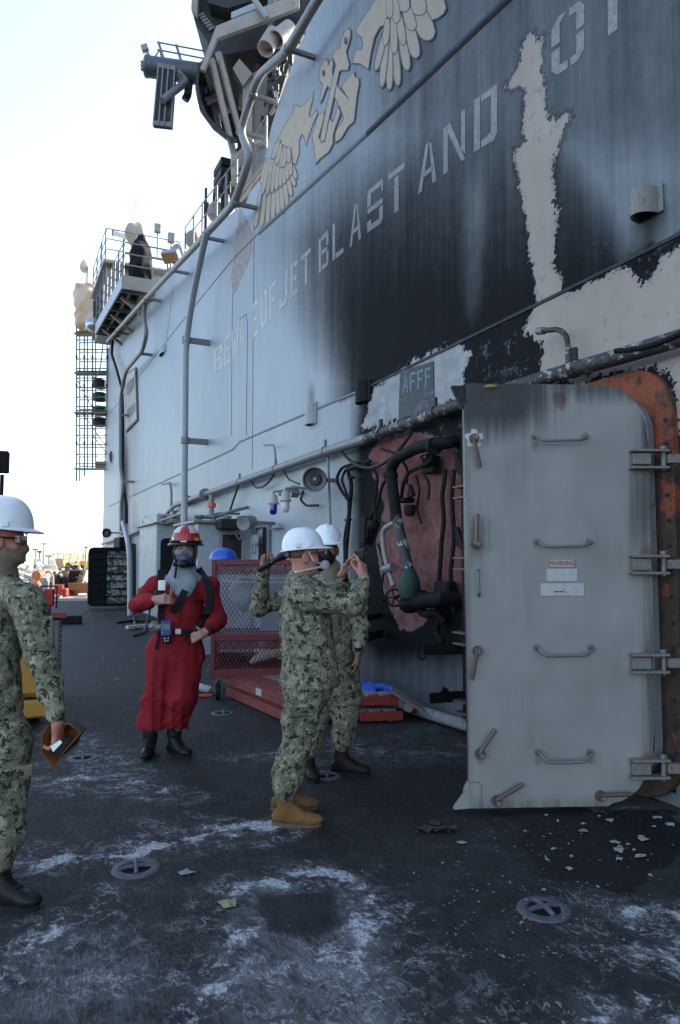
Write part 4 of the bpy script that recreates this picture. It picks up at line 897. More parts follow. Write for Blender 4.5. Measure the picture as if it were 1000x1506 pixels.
WH = thing('wall_wheel_valve', 'black valve mass with drooping hoses at the foot of the red patch', 'valve', W(625, 885, .1)); MB().lathe(W(628, 882, .12), WN, [(.06, 0), (.10, .03), (.10, .12), (.06, .16)], 14).build('valve_body', M_soot, WH, True); MB().tube(arc([W(610, 885, .2), W(622, 905, .2), W(640, 900, .15), W(655, 915, .1)], .1), .04, 8).build('hose', M_soot, WH, True); MB().obox(W(655, 870, .1), WD, DZ, WN, .25, .20, .12, .02).build('block', M_soot, WH)
SB = thing('switch_box', 'burnt narrow switch box above the hands holding the camera', 'switch box', W(537, 780, .05))
MB().bar(W(539, 760, .06), W(537, 800, .06), .12, .10, up=WN, ch=.01).build('box', M_soot, SB); MB().ell(W(549, 772, .1), .07, .07, .07, 12, 8).build('knob', M_soot, SB, True)
# ---- hoods and boxes
def hood(px0, px1, y0, y1, label, mat, depth):
    a, b = W(px0, y0), W(px1, y0); zb = W(px0, y1).z; h = a.z-zb; wd_ = abs((b-a).dot(WD)); c = (a+b)/2; c.z = zb
    t = thing('vent_hood', label, 'vent hood', c, 'vent hoods on the wall'); outer, inner = [], []
    for k in range(13):
        th = math.pi*k/12; outer.append(c+WD*(math.cos(th)*wd_/2)+WN*(math.sin(th)*depth)); inner.append(c+WD*(math.cos(th)*wd_*.44)+WN*(math.sin(th)*depth*.88))
    g = MB(); n = 13; vs = outer+inner+[v+DZ*h for v in outer]+[v+DZ*h for v in inner]
    fs = [(i, i+1, 2*n+i+1, 2*n+i) for i in range(n-1)]+[(n+i, 3*n+i, 3*n+i+1, n+i+1) for i in range(n-1)]+[(i, n+i, n+i+1, i+1) for i in range(n-1)]+[tuple(range(2*n, 3*n))]
    g.add(vs, fs).build('hood_shell', mat, t, True)
    MB().obox(c+DZ*h/2-WD*(wd_*.60)+WN*.012, WD, DZ, WN, wd_*.22, h*1.05, .02, .004).build('flange', mat, t); return t
hood(938, 970, 292, 330, 'flaking grey half round vent hood on the sooty wall near the upper edge', paint('flaking_hood', (.20, .195, .18), .6, amt=.7, scale=16, dirt=(.04, .035, .03), rust=.15), .15)
hood(454, 464, 597, 627, 'small grey half round vent hood above the large loudspeaker', M_pipe, .10)
hood(528, 543, 567, 596, 'small black burnt vent hood left of the peeled stencil panel', M_soot, .10)
hood(237, 243, 516, 525, 'tiny vent hood beneath the far roof edge', M_pipe, .10)
AP = thing('stencil_panel', 'black peeling panel with ghostly stencil letters above the burnt pipe', 'panel', W(612, 605))
M_aff = Mat('charred_panel', .6); m = M_aff; q1 = m.noise(26, 7, .72); q2 = m.noise(6, 5, .6); m.color(m.mix(m.step(m.plus(m.mul(q1, .6), m.mul(q2, .4)), .52, .62), (.012, .016, .022), (.06, .115, .145)))
MB().poly([W(588, 546, .012), W(637, 531, .012), W(637.5, 602, .012), (W(586, 617, .012))][::-1], -WN*.012).build('plate', M_aff.m, AP)
M_ghost = flat('ghost_stencil', (.11, .155, .18), .6)
for row, (y0, hgt) in enumerate(((549, 27), (582, 24))):
    for k, ch in enumerate('AFFF' if row == 0 else 'FFEF'):
        if row: break
        x0 = 592+k*11; g = MB()
        for pol in STROKES[ch]: g.poly([W(x0+8*u, y0+3-.30*(x0+8*u-592)+hgt*(1-v), .0145) for u, v in pol], -WN*.002)
        g.build('stencil_letter', M_ghost, AP)
# ---- burnt pipework and valve on the red patch
BV = thing('burnt_pipework', 'charred pipes and handwheel valve on the red primer patch', 'pipework', W(600, 860, .1))
g = MB().tube(arc([W(672, 648, .02), W(655, 652, .16), W(640, 652, .24), (W(612, 659, .26)), W(583, 674, .26), W(574, 690, .26), W(578, 722, .26), W(583, 765, .26)], .08), .062, 14).build('black_pipe', M_soot, BV, True)
MB().tube([W(582, 755, .26), W(585, 770, .26), W(592, 800, .26), W(601, 838, .26)], .055, 14).build('scorched_pipe', M_burnp.m, BV, True)
MB().tube(arc([W(589, 766, .26), W(574, 771, .27), W(562, 780, .27), W(564, 810, .27), W(570, 835, .27), W(579, 862, .27)], .09), .026, 10).build('bypass_pipe', paint('scorched_pale_pipe', (.22, .215, .2), .55, amt=.6, scale=20), BV, True)
MB().cyl(W(566, 838, .27), W(579, 834, .27), .05, n=12).build('coupling', M_bar, BV, True)
MB().tube(arc([W(648, 658, .1), W(640, 665, .2), W(632, 680, .2), W(622, 685, .15), W(600, 695, .14), W(592, 715, .14), W(590, 735, .14)], .08), .02, 8).build('branch_hose', M_soot, BV, True)
for x, y in ((640, 653), (574, 700)): p = W(x, y, .25); MB().lathe(p-DZ*.02, (0, 0, 1) if y > 660 else WD, [(.085, 0), (.085, .05)], 14).build('flange', M_soot, BV, True)
M_green = paint('dark_green_cover', (.020, .048, .040), .6, amt=.2, scale=8)
c = W(602, 872, .26); MB().lathe(c, (.03, 0, 1), [(.135, -.05), (.15, 0), (.15, .06), (.135, .13), (.10, .19), (.07, .235), (.055, .25)], 18, sq=(1, .75)).build('green_cover', M_green, BV, True)
MB().lathe(c-DZ*.16, DZ, [(.05, -.04), (.10, 0), (.115, .05), (.09, .10), (.12, .14)], 14).build('valve_body', M_soot, BV, True)
MB().tube([c-DZ*.10, W(650, 880, .2), W(672, 880, .05)], .075, 12).build('outlet_pipe', M_soot, BV, True)
for (x, y, off, r_) in ((580, 879, .38, .085), (561, 884, .34, .065)):
    p = W(x, y, off); ax = Vector((-.35, -.9, 0)).normalized(); a_, b_, _ = frame_of(ax); t_ = MB()
    t_.tube([p+(a_*math.cos(k*math.pi/9)+b_*math.sin(k*math.pi/9))*r_ for k in range(19)], .012, 6)
    for k in range(5): t_.bar(p, p+(a_*math.cos(k*1.2566)+b_*math.sin(k*1.2566))*r_, .012, .012, up=ax)
    t_.cyl(p-ax*.12, p+ax*.02, .016, n=8); t_.build('handwheel', M_soot, BV, True)
LF = thing('burnt_lamp', 'charred lamp fixture hanging in front of the red patch', 'lamp', W(600, 735, .1))
MB().obox(W(597, 736, .16), WD, DZ, WN, .14, .05, .14, .01).build('lamp_base', M_soot, LF); MB().lathe(W(603, 760, .17), DZ, [(.01, 0), (.045, .01), (.06, .05), (.06, .12)], 12).build('lamp_shade', M_soot, LF, True)
MB().poly([W(598, 733, .2), W(601, 712, .2), W(607, 728, .2)], -WN*.04).build('fin', M_soot, LF)
HC = cable(arc([W(655, 690, .05), W(653, 712, .08), W(650, 728, .08), W(653, 765, .08), W(650, 790, .08), W(646, 850, .08), W(644, 915, .08)], .1), .024, 'charred cable hanging down the red patch beside the door', 'charred_hose', mat=M_soot)
for (x0, x1, y, hh, lab, hook) in ((532, 561, 910, 10, 'upper black bracket on the wall beside the second sailor', 0), (536, 562, 938, 13, 'lower black bracket on the wall beside the second sailor', 0), (622, 690, 955, 14, 'black bracket with a small hook beside the door', 1), (632, 692, 1027, 13, 'low black stepped bracket beside the door', 2)):
    a_, b_ = W(x0, y, .45), W(x1, y, .04); t = thing('wall_bracket', lab, 'bracket', b_, 'black brackets low on the wall')
    b_.z = a_.z; MB().bar(a_, b_, .03, hh/140, up=DZ, ch=.004).build('arm', M_soot, t)
    if hook == 1: MB().tube(arc([a_+DZ*.02, a_+Vector((-.04, 0, .02)), a_+Vector((-.05, 0, -.05)), a_+Vector((-.01, 0, -.10)), a_+Vector((.03, 0, -.06))], .02), .009, 6).build('hook', M_soot, t, True)
    if hook == 2: MB().bar(a_+DZ*.02+(b_-a_)*.3, b_*.4+a_*.6+DZ*.08, .03, .06, up=DZ).build('step', M_soot, t)
LG = thing('wall_foot_pipe', 'salt crusted pipe lying along the foot of the wall', 'pipe', G(600, 1045)); M_crust = paint('salt_crust', (.22, .22, .225), .85, amt=.95, scale=9, dirt=(.025, .025, .027), bump=.6)
MB().tube([W(560, 1031, .12)+DZ*.02, W(600, 1045, .12)+DZ*.03, W(690, 1073, .12)+DZ*.03, W(760, 1100, .12)+DZ*.03], .055, 10).build('pipe', M_crust, LG, True)
# ---- faded sign board, slot window at the far end
SG = thing('sign_board', 'weathered pale sign board high on the far wall', 'sign', W(192, 590))
MB().poly([W(183, 551, .06), W(199, 540, .06), W(201.5, 618, .06), W(184.5, 636, .06)], -WN*.05).build('board', paint('sign_edge', (.12, .11, .10), .7), SG)
MB().poly([W(184, 553, .066), W(198, 543, .066), W(200.5, 616, .066), W(185.3, 632, .066)], -WN*.004).build('board_face', paint('sign_face', (.40, .39, .37), .6, amt=.4, scale=1.4, dirt=(.2, .16, .13)), SG)
for pol in ([(186, 566), (191, 558), (197, 555), (197.5, 570), (192, 578), (187, 582)], [(186.5, 604), (192, 598), (198.5, 592), (199, 604), (193, 612), (187, 616)]): MB().poly([W(x, y, .070) for x, y in pol], -WN*.002).build('peeled_patch', flat('peeled_sign_patch', (.22, .19, .17), .8), SG)
SW = thing('slot_window', 'small dark oval slot window at the far wall corner', 'window', W(163, 672)); MB().poly([W(x, y, .01) for x, y in oval((163, 672), 2.6, 9, 14)], -WN*.005).build('pane', M_soot, SW); MB().ring([W(x, y, .02) for x, y in oval((163, 672), 3.4, 10.5, 14)], [W(x, y, .02) for x, y in oval((163, 672), 2.6, 9, 14)], -WN*.02).build('rim', M_pipe, SW)
# ---- far open black door
FD_o = W(191, 886, 0); FD_o.z = 0; fx = WN; M_flake = Mat('flaking_burnt_white', .8); m = M_flake; f1 = m.noise(4, 7, .7); f2 = m.noise(14, 5, .7)
m.color(m.mix(m.step(m.plus(m.mul(f1, .6), m.mul(f2, .4)), .47, .56), (.03, .03, .03), m.mix(m.lin(f2, .3, .7), (.2, .21, .215), (.36, .365, .36))))
FD = thing('burnt_far_door', 'blackened ribbed steel door standing open at the far end of the wall', 'door', FD_o)
wD = 1.36; 
def fd(u, z, d=0): return FD_o+WN*u+DZ*z-WD*d
_z1 = SZ(W(185, 806))[1]
prof = [(a, b) for a, b in rrect(.05, wD, .07, _z1, .16, 5)]
MB().poly([fd(a, b, 0) for a, b in prof], WD*.06).build('door_panel', M_soot, FD)
MB().ring([fd(a, b, .05) for a, b in prof], [fd(.05+(a-.05)*.90+.06, .07+(b-.07)*.93+.06, .05) for a, b in prof], WD*.05).build('door_rim', M_soot, FD)
for k in range(7):
    z0 = .16+k*(_z1-.26)/7; h_ = (_z1-.26)/7-.03
    MB().obox(fd(.44, z0+h_/2, .012), WN, DZ, WD, .66, h_, .02, .004).build('flaked_panel', M_flake.m, FD)
    MB().obox(fd(.62, z0+h_+.012, .05), WN, DZ, WD, 1.1, .022, .09).build('rib', M_soot, FD)
MB().bar(fd(.86, .12, .05), fd(.86, _z1-.06, .05), .05, .08, up=WD).build('rib', M_soot, FD)
FB = thing('burnt_doorway', 'dark scorched doorway behind the far open door', 'doorway', W(185, 880)); MB().poly([W(181, 893, .006), W(200, 888, .006), W(200, 800, .006), W(182, 798, .006)], -WN*.004).build('opening', M_soot, FB); MB().obox(W(178, 798, .25), WD, DZ, WN, 1.3, .35, .3, .02).build('header_box', M_soot, FB)
# ================================================================ PROPS ON THE DECK
M_red = paint('worn_red_paint', (.15, .016, .022), .5, amt=.35, scale=9, rust=.05)
M_rubber = flat('black_rubber', (.012, .012, .013), .7)
X_, Y_, Z_ = Vector((1, 0, 0)), Vector((0, 1, 0)), Vector((0, 0, 1))
# ---- control booth on the wall
bs = SZ(W(372, 880))[0]
def B(u, z, d=0): return WP(bs, 0)+WN*u+DZ*z-WD*d          # face looking back along the wall
def bz(py, u):                                              # height on the booth face for a picture row
    p = B(u, 0); return EYE+(HORIZON-py)/FPX*p.y
CB = thing('control_booth', 'grey steel booth on the wall with a dark broken window behind the red cart', 'booth', B(.5, 0))
zt = bz(771, .5); zw0, zw1 = bz(833, .5), bz(786, .5); BW = .98; u0, u1 = .20, .56
for (a_, b_, c_, d_) in ((.0, u0, 0, zt), (u1, BW, 0, zt), (u0, u1, 0, zw0), (u0, u1, zw1, zt)): MB().obox(B((a_+b_)/2, (c_+d_)/2, -.03), WN, DZ, WD, b_-a_, d_-c_, .06).build('front_plate', M_grey, CB)
MB().obox(B(BW-.03, zt/2, -.75), WN, DZ, WD, .06, zt, 1.38).build('side_plate', M_grey, CB)
MB().obox(B(BW/2+.02, zt+.03, -.7), WN, DZ, WD, BW+.16, .05, 1.6, .012).build('roof_plate', M_pipd, CB)
MB().obox(B(BW/2, zt/2, -.8), WN, DZ, WD, BW-.14, zt-.06, .02).build('inner_wall', M_black, CB)
MB().ring([B(a, b, .015) for a, b in rrect(u0-.06, u1+.06, zw0-.06, zw1+.06, .03, 3)], [B(a, b, .015) for a, b in rrect(u0, u1, zw0, zw1, .015, 3)], WD*.03).build('window_frame', M_pipe, CB)
g = Mat('sooty_glass', .15); g.color((.015, .013, .012)); gp = MB().obox(B((u0+u1)/2, (zw0+zw1)/2, -.05), WN, DZ, WD, u1-u0, zw1-zw0, .008).build('window_pane', g.m, CB)
for k in range(7): MB().cyl(B(u0-.12, .9+.1*k, 0), B(u0-.12, .9+.1*k, .012), .012, n=6).build('bolt', M_pipd, CB)
MB().obox(B(.02, zt*.5, .03), WN, DZ, WD, .05, zt, .04, .006).build('corner_strip', M_pipd, CB)
BC = thing('black_box_lamp', 'black box shaped lamp housing fixed above the booth window', 'lamp', B(.5, bz(771, .5), .2)); c = B(.52, bz(772, .5), .18); MB().obox(c, WN, DZ, WD, .36, .19, .26, .03).build('housing', flat('black_housing', (.02, .02, .021), .5), BC); MB().bar(c+DZ*.05, c+DZ*.16-WD*-.1, .05, .05).build('bracket', M_pipd, BC); MB().tube(arc([c-WN*.15, c-WN*.25-DZ*.15, c-WN*.22-DZ*.28, c-WN*.1-DZ*.1], .1), .014, 6).build('cord', M_pipd, BC, True)
FL = thing('spot_light', 'small grey cylinder spotlight on an arm beside the booth', 'lamp', W(365, 768, .5)); c = W(365, 768, .55); ax = Vector((-.35, -.9, -.12)).normalized()
MB().lathe(c-ax*.14, ax, [(.06, 0), (.10, .03), (.105, .26), (.115, .27), (.115, .30), (.09, .29)], 16).build('housing', M_pipd, FL, True); MB().bar(c, c-WN*.5+WD*.2, .05, .05).build('arm', M_dgrey, FL)
RP = thing('roof_pipework', 'cluster of small grey pipes and valves on the booth roof', 'pipework', B(.4, zt+.05, -.2))
MB().tube(arc([B(1.0, zt+.12, -.2), B(.6, zt+.13, -.3), B(.3, zt+.25, -.3), B(.0, zt+.33, -.3)], .1), .03, 8).build('pipe', M_pipd, RP, True); MB().tube(arc([B(.9, zt+.10, -.5), B(.5, zt+.22, -.5), B(.1, zt+.22, -.5)], .1), .022, 8).build('pipe', M_pipd, RP, True)
for k in range(4): MB().lathe(B(.15+.25*k, zt+.05, -.25), DZ, [(.05, 0), (.05, .07), (.08, .08), (.08, .11)], 10).build('valve', M_pipd, RP, True)
# ---- scorched hatch and nearby fittings on the wall
SH = thing('scorched_hatch', 'small rounded hatch with soot scorch above it beside the booth', 'hatch', W(388, 820))
def wr(x0, x1, y0, y1, off, rad=.08):
    s0, z1 = SZ(W(x0, y0)); s1, z0 = SZ(W(x1, y1)); return [WP(a, b, off) for a, b in rrect(min(s0, s1), max(s0, s1), z0, z1, rad, 5)]
MB().ring(wr(376, 399, 772, 862, .05), wr(379, 396, 777, 858, .05), -WN*.06).build('hatch_frame', M_pipd, SH)
MB().poly(wr(377, 387, 787, 850, .10), -WN*.02).build('hatch_door', M_grey, SH); MB().poly(wr(387, 397, 776, 858, .014), -WN*.01).build('scorched_recess', M_soot, SH)
for yy in (800, 842): MB().obox(W(378, yy, .12), WD, DZ, WN, .12, .05, .05, .01).build('latch', M_dgrey, SH)
MB().ring(wr(379, 385, 800, 815, .108, .01), wr(380.5, 384, 802, 813, .108, .01), -WN*.005).build('label_frame', M_dgrey, SH)
single(MB().tube([W(398, 778, .06), W(414, 776, .06)], .016, 6), 'wall_rod', M_pipd, 'short rod between the scorched hatch and the sailors', 'rod')
# ---- cabinet and standpipes behind the red person
CA = thing('wall_cabinet', 'grey cabinet on the wall with rounded dark opening behind the red suited person', 'cabinet', W(250, 862, .3)); s0, z1 = SZ(W(264, 777)); s1 = SZ(W(236, 777))[0]
MB().obox(WP((s0+s1)/2, (z1+.5)/2+.2, .28), WD, DZ, WN, abs(s1-s0), z1-.2, .56, .02).build('cabinet_body', M_grey, CA)
MB().obox(WP((s0+s1)/2, z1+.12, .30), WD, DZ, WN, abs(s1-s0)+.2, .04, .7, .01).build('cabinet_top', M_pipd, CA)
MB().poly([WP(s0-.012, 0)+WN*a+DZ*b for a, b in rrect(.1, .46, .7, z1-.25, .12, 5)], -WD*.01).build('opening', M_soot, CA)
for x in (213, 218, 226, 232): wtube('wall_standpipe', [(x, 890-(x-213)*.4), (x, 785)], .35, .032, [M_pipe, M_dgrey][x % 2], {213: 'thin standpipe nearest the curved pale standpipe', 218: 'second thin standpipe from the curved pale standpipe', 226: 'third thin standpipe from the curved pale standpipe', 232: 'thin standpipe nearest the grey wall cabinet'}[x], 'pipe', 'thin standpipes', n=8)
PL = thing('pipe_shelf', 'horizontal pipe rack above the thin standpipes', 'pipe rack', W(235, 775, .4)); MB().tube([W(207, 782, .4), W(262, 763, .4)], .04, 8).build('pipe', M_pipd, PL, True); MB().tube([W(210, 775, .5), W(268, 755, .5)], .03, 8).build('pipe', M_pipd, PL, True)
for x, y in ((222, 774), (240, 767), (256, 760)): MB().lathe(W(x, y, .45), DZ, [(.08, -.05), (.08, .0), (.05, .02), (.05, .1), (.09, .11), (.09, .14)], 10).build('valve', M_dgrey, PL, True)
cable(arc([W(219, 812, .4), W(206, 860, .4), W(196, 905, .5), G(200, 925, .02)], .3), .03, 'black cable dropping from the standpipes to the deck')
cable(arc([W(224, 868, .3), W(220, 900, .35), G(212, 930, .03), G(196, 935, .03)], .3), .028, 'black hose curling onto the deck beside the red suited person', 'hose')
single(MB().tube([G(172, 916, .03), G(195, 913, .03), G(235, 914, .03)], .03, 6), 'hose', M_soot, 'dark hose lying on the deck by the standpipe', 'hose', smooth=True)
single(MB().box(G(207, 921, .06), .75, .12, .08, .9, .01), 'loose_plank', paint('pale_plank', (.34, .34, .33), .7), 'pale plank lying on the deck beside the red suited person', 'plank')
# ---- red mesh cage cart
cY = 8.15
ca = G(312, 1030); cb = Vector((-.12, 8.35, 0)); cu = (cb-ca); cu.z = 0; CL = cu.length; cu.normalize(); cv = Vector((-cu.y, cu.x, 0))   # cv goes back
CT = thing('mesh_cart', 'dark red wheeled cage cart with expanded metal mesh sides and shelves', 'cart', ca)
def C(u, v, z): return ca+cu*u+cv*v+DZ*z
CD = .78; zb, zm, zt2 = .30, .67, 1.585
for u in (0, CL):
    for v in (0, CD): MB().bar(C(u, v, .24), C(u, v, zt2), .05, .05, up=cu, ch=.005).build('post', M_red, CT)
for v in (0, CD):
    for z, h in ((zt2-.03, .065), (zm+.03, .075), (zb, .09)): MB().bar(C(.02, v, z), C(CL-.02, v, z), .045, h, up=DZ, ch=.005).build('rail', M_red, CT)
for u in (0, CL):
    for z in (zt2-.03, zm, zb): MB().bar(C(u, .02, z), C(u, CD-.02, z), .04, .05, up=DZ, ch=.005).build('rail', M_red, CT)
MB().bar(C(CL*.78, CD-.05, zb), C(CL*.78, CD-.05, zt2), .05, .05, up=cu).build('post', M_red, CT)
M_mesh = paint('red_mesh', (.10, .014, .018), .55, amt=.3); M_meshg = paint('grey_mesh', (.20, .21, .23), .5, amt=.3)
def lattice(o, du, dv, lu, lv, pitch, w_):
    g = MB(); d1 = (du*1.0+dv*1.6).normalized(); nrm = du.cross(dv).normalized()
    for sgn in (1, -1):
        k = -lv*2
        while k < lu+lv*2:
            # line from (k,0) with slope sgn*1.6
            pts = []
            u_a, u_b = k, k+sgn*lv/1.6
            t0, t1 = 0.0, 1.0
            du_ = u_b-u_a
            if abs(du_) > 1e-6:
                ta, tb = (0-u_a)/du_, (lu-u_a)/du_; t0, t1 = max(0, min(ta, tb)), min(1, max(ta, tb))
            if t1-t0 > .01: g.bar(o+du*(u_a+du_*t0)+dv*(lv*t0), o+du*(u_a+du_*t1)+dv*(lv*t1), w_, w_*.6, up=nrm)
            k += pitch
    return g
lattice(C(.02, 0, zm+.06), cu, DZ, CL-.04, zt2-zm-.12, .042, .007).build('mesh_panel', M_meshg, CT)
lattice(C(.02, 0, zb+.05), cu, DZ, CL-.04, zm-zb-.06, .042, .007).build('mesh_panel', M_mesh, CT)
lattice(C(.02, CD, zb), cu, DZ, CL-.04, zt2-zb-.05, .05, .008).build('mesh_panel', M_mesh, CT)
lattice(C(0, .02, zb), cv, DZ, CD-.04, zt2-zb-.05, .05, .008).build('mesh_panel', M_mesh, CT)
for z in (zm, zb+.03): lattice(C(.02, .02, z), cu, cv, CL-.04, CD-.04, .05, .009).build('shelf_mesh', M_mesh, CT)
lattice(C(.02, .0, zt2-.17), cu, DZ, CL-.04, .12, .03, .012).build('mesh_band', M_mesh, CT); lattice(C(.02, -.002, zm-.10), cu, DZ, CL-.04, .10, .03, .012).build('mesh_band', M_mesh, CT)
for u in (.06, CL-.06):
    for v in (.05, CD-.05):
        c = C(u, v, .09); fk = MB(); 
        for s_ in (-1, 1): fk.bar(c+cu*.05*s_*1, c+cu*.03*s_+DZ*.15, .012, .05, up=cv)
        fk.box(c+DZ*.155, .10, .10, .02); f_ = fk.build('caster', M_bar, CT); MB().cyl(c-cu*.022-cv*.0, c+cu*.022, .088, n=20).build('wheel', M_rubber, f_, True); MB().cyl(c-cu*.03, c+cu*.03, .035, n=12).build('hub', M_bar, f_, True)
MB().bar(C(-.02, -.01, .02), C(-.02, -.01, .02)+DZ*.01, .01, .01).build('foot_pin', M_bar, CT)
M_bag = paint('grey_crumpled_sheet', (.27, .28, .28), .6, amt=.3, scale=12)
def crumple(mb, a_, n=3, seed=1):
    r_ = random.Random(seed); ph = [r_.uniform(0, 6.28) for _ in range(9)]
    mb.v = [v+Vector((math.sin(v.x*23+ph[0]+v.z*17)*a_, math.sin(v.x*19+ph[1]-v.z*21)*a_, math.sin(v.x*29+v.y*23+ph[2])*a_)) for v in mb.v]; return mb
g = MB().ell(C(.33, .30, 1.18), .15, .10, .22, 18, 12); single(crumple(g, .02), 'grey_bag', M_bag, 'grey crumpled bag hanging inside the red mesh cart', 'bag', smooth=True, at=C(.33, .3, 1.0))
single(MB().obox(C(.70, .5, 1.10), cu, DZ, cv, .32, .76, .03, .004), 'grey_board', paint('grey_board', (.22, .22, .24), .6, amt=.4, scale=3), 'grey board standing inside the red mesh cart', 'board', at=C(.7, .5, .7))
ra = C(.03, .1, 1.40); single(MB().tube(sag(ra, C(CL-.1, .1, 1.38), .02), .010, 6).tube(sag(ra-DZ*.06, C(CL-.1, .1, 1.32), .01), .010, 6), 'white_rope', flat('white_rope', (.5, .48, .44), .8), 'white rope strung across the inside of the red mesh cart', 'rope', smooth=True)
cc = C(.42, .12, zb+.10); cdir = (cu*.55+DZ*.28).normalized(); single(MB().lathe(cc, cdir, [(.02, 0), (.025, .01), (.15, .50), (.155, .52)], 20), 'white_cone', paint('white_cone', (.50, .49, .47), .5, amt=.2), 'white cone lying on the lowest shelf of the red cart', 'cone', smooth=True)
for k, (u, v, z, lab) in enumerate(((.2, .4, zb+.06, 'black hose coil on the lowest shelf of the red cart'), (.55, .5, zb+.06, 'black crumpled tarp on the lowest shelf of the red cart'))):
    g = MB()
    if k == 0: g.tube([C(u+.16*math.cos(t), v+.16*math.sin(t), z+.006*t) for t in [i*.4 for i in range(40)]], .018, 6)
    else: g.ell(C(u, v, z+.03), .22, .15, .07, 16, 8); crumple(g, .02, seed=4)
    single(g, ('hose_coil', 'black_tarp')[k], M_rubber, lab, ('hose', 'tarp')[k], smooth=True, at=C(u, v, z))
single(MB().lathe(C(.10, .16, zt2+.03)-DZ*.02, DZ, [(.135, 0), (.128, .03), (.105, .085), (.06, .12), (.01, .128)], 22, sq=(1, 1.2)), 'blue_hard_hat', flat('blue_hat', (.012, .085, .42), .3), 'blue hard hat resting on top of the red mesh cart', 'hard hat', smooth=True)
single(crumple(MB().ell(G(296, 1012, .05), .14, .06, .05, 12, 7), .012, seed=3), 'white_rag', paint('white_rag', (.5, .5, .5), .8), 'white rag lying beside the cart wheel', 'rag', smooth=True)
single(MB().box(G(302, 1023, .02), .16, .07, .03, .2, .008), 'orange_scrap', flat('orange_scrap', (.38, .06, .02)), 'small orange scrap beside the cart wheel', 'scrap')
# ---- stacked red pallets with blue cloth
pA, pB, pC = Vector((-1.30, 8.42, 0)), Vector((-.46, 6.98, 0)), Vector((.56, 7.12, 0)); pu = (pA-pB); PLn = pu.length; pu.normalize(); pv = (pC-pB); PWd = pv.length; pv.normalize()
M_redw = paint('worn_red_wood', (.20, .035, .032), .7, amt=.5, scale=7, dirt=(.16, .13, .115)); M_wood = paint('weathered_wood', (.20, .17, .145), .8, amt=.4, scale=9); M_redb = paint('bright_red_end', (.24, .022, .018), .65, amt=.35, scale=9)
for k in range(2):
    sh = (.0, .06)[k]; z0 = .01+k*.145; o = pB+pu*sh*.5-pv*sh*.4
    PT = thing('red_pallet', ('red wooden pallet lying directly on the deck beneath another', 'red wooden pallet on top of the lower one, carrying a blue cloth')[k], 'pallet', o, 'stacked red pallets')
    for u in (.04, PLn*.5, PLn-.04): MB().bar(o+pu*u+DZ*(z0+.055), o+pu*u+pv*PWd+DZ*(z0+.055), .06, .07, up=DZ, ch=.004).build('stringer', M_redw, PT)
    for i in range(7):
        v = PWd*(i+.5)/7; MB().bar(o+pu*-.03+pv*v+DZ*(z0+.105), o+pu*(PLn+.03)+pv*v+DZ*(z0+.105), PWd/7-.025, .024, up=DZ, ch=.003).build('plank', M_redw if i < 2 else M_wood, PT)
    for v in (.05, PWd*.5, PWd-.05): MB().bar(o+pu*-.02+pv*v+DZ*(z0+.01), o+pu*(PLn+.02)+pv*v+DZ*(z0+.01), .09, .02, up=DZ).build('bottom_plank', M_wood, PT)
    MB().bar(o-pv*.022+DZ*(z0+.055), o+pu*PLn-pv*.022+DZ*(z0+.055), .022, .10, up=DZ, ch=.003).build('side_board', M_redw, PT)
    MB().bar(o-pu*.05+pv*(PWd*.62)+DZ*(z0+.055), o-pu*.05+pv*(PWd+.03)+DZ*(z0+.055), .022, .085, up=DZ, ch=.003).build('end_board', M_redb, PT)
    if k: MB().obox(o+pu*.62-pv*.0345+DZ*(z0+.055), pu, DZ, pv, .14, .07, .003).build('tag_plate', M_plac, PT)
nx, ny = 22, 14; g = MB(); o = pB+pv*.62+pu*.25+DZ*.285; vs = []
for i in range(nx):
    for j in range(ny):
        u, v = i/(nx-1), j/(ny-1); dr = .11*max(0, (.25-v)*4)**1.3
        vs.append(o+pv*(.46*u+.03*math.sin(7*v))+pu*(.34*v-.10+.02*math.sin(9*u))+DZ*(.018*math.sin(13*u+5*v)+.014*math.sin(21*v-8*u)+.012-dr*(.55+.45*math.sin(6*u))))
g.add(vs, [(i*ny+j, (i+1)*ny+j, (i+1)*ny+j+1, i*ny+j+1) for i in range(nx-1) for j in range(ny-1)]); o_ = single(g, 'blue_cloth', flat('blue_cloth', (.015, .07, .36), .8), 'bright blue crumpled cloth on the red pallets', 'cloth', smooth=True); s_ = o_.modifiers.new('solid', 'SOLIDIFY'); s_.thickness = .004
single(MB().bar(pC+pu*.1+DZ*.30, pC+pu*.0+pv*.35+DZ*.06, .30, .016, up=DZ), 'leaning_board', M_wood, 'weathered board sloping from the pallets to the deck', 'board')
single(MB().cyl(G(590, 1038, .1), G(601, 1040, .13), .05, n=12), 'tin_can', paint('tin_can', (.35, .35, .35), .4), 'small pale can beside the red pallets', 'can', smooth=True)
single(MB().lathe(G(378, 1000, .0)+DZ*.06, DZ, [(.13, 0), (.16, .02), (.20, .17), (.205, .18), (.19, .17), (.15, .04)], 20), 'white_basin', paint('white_basin', (.42, .41, .38), .5), 'pale round basin on the pallet beneath the cart', 'basin', smooth=True)
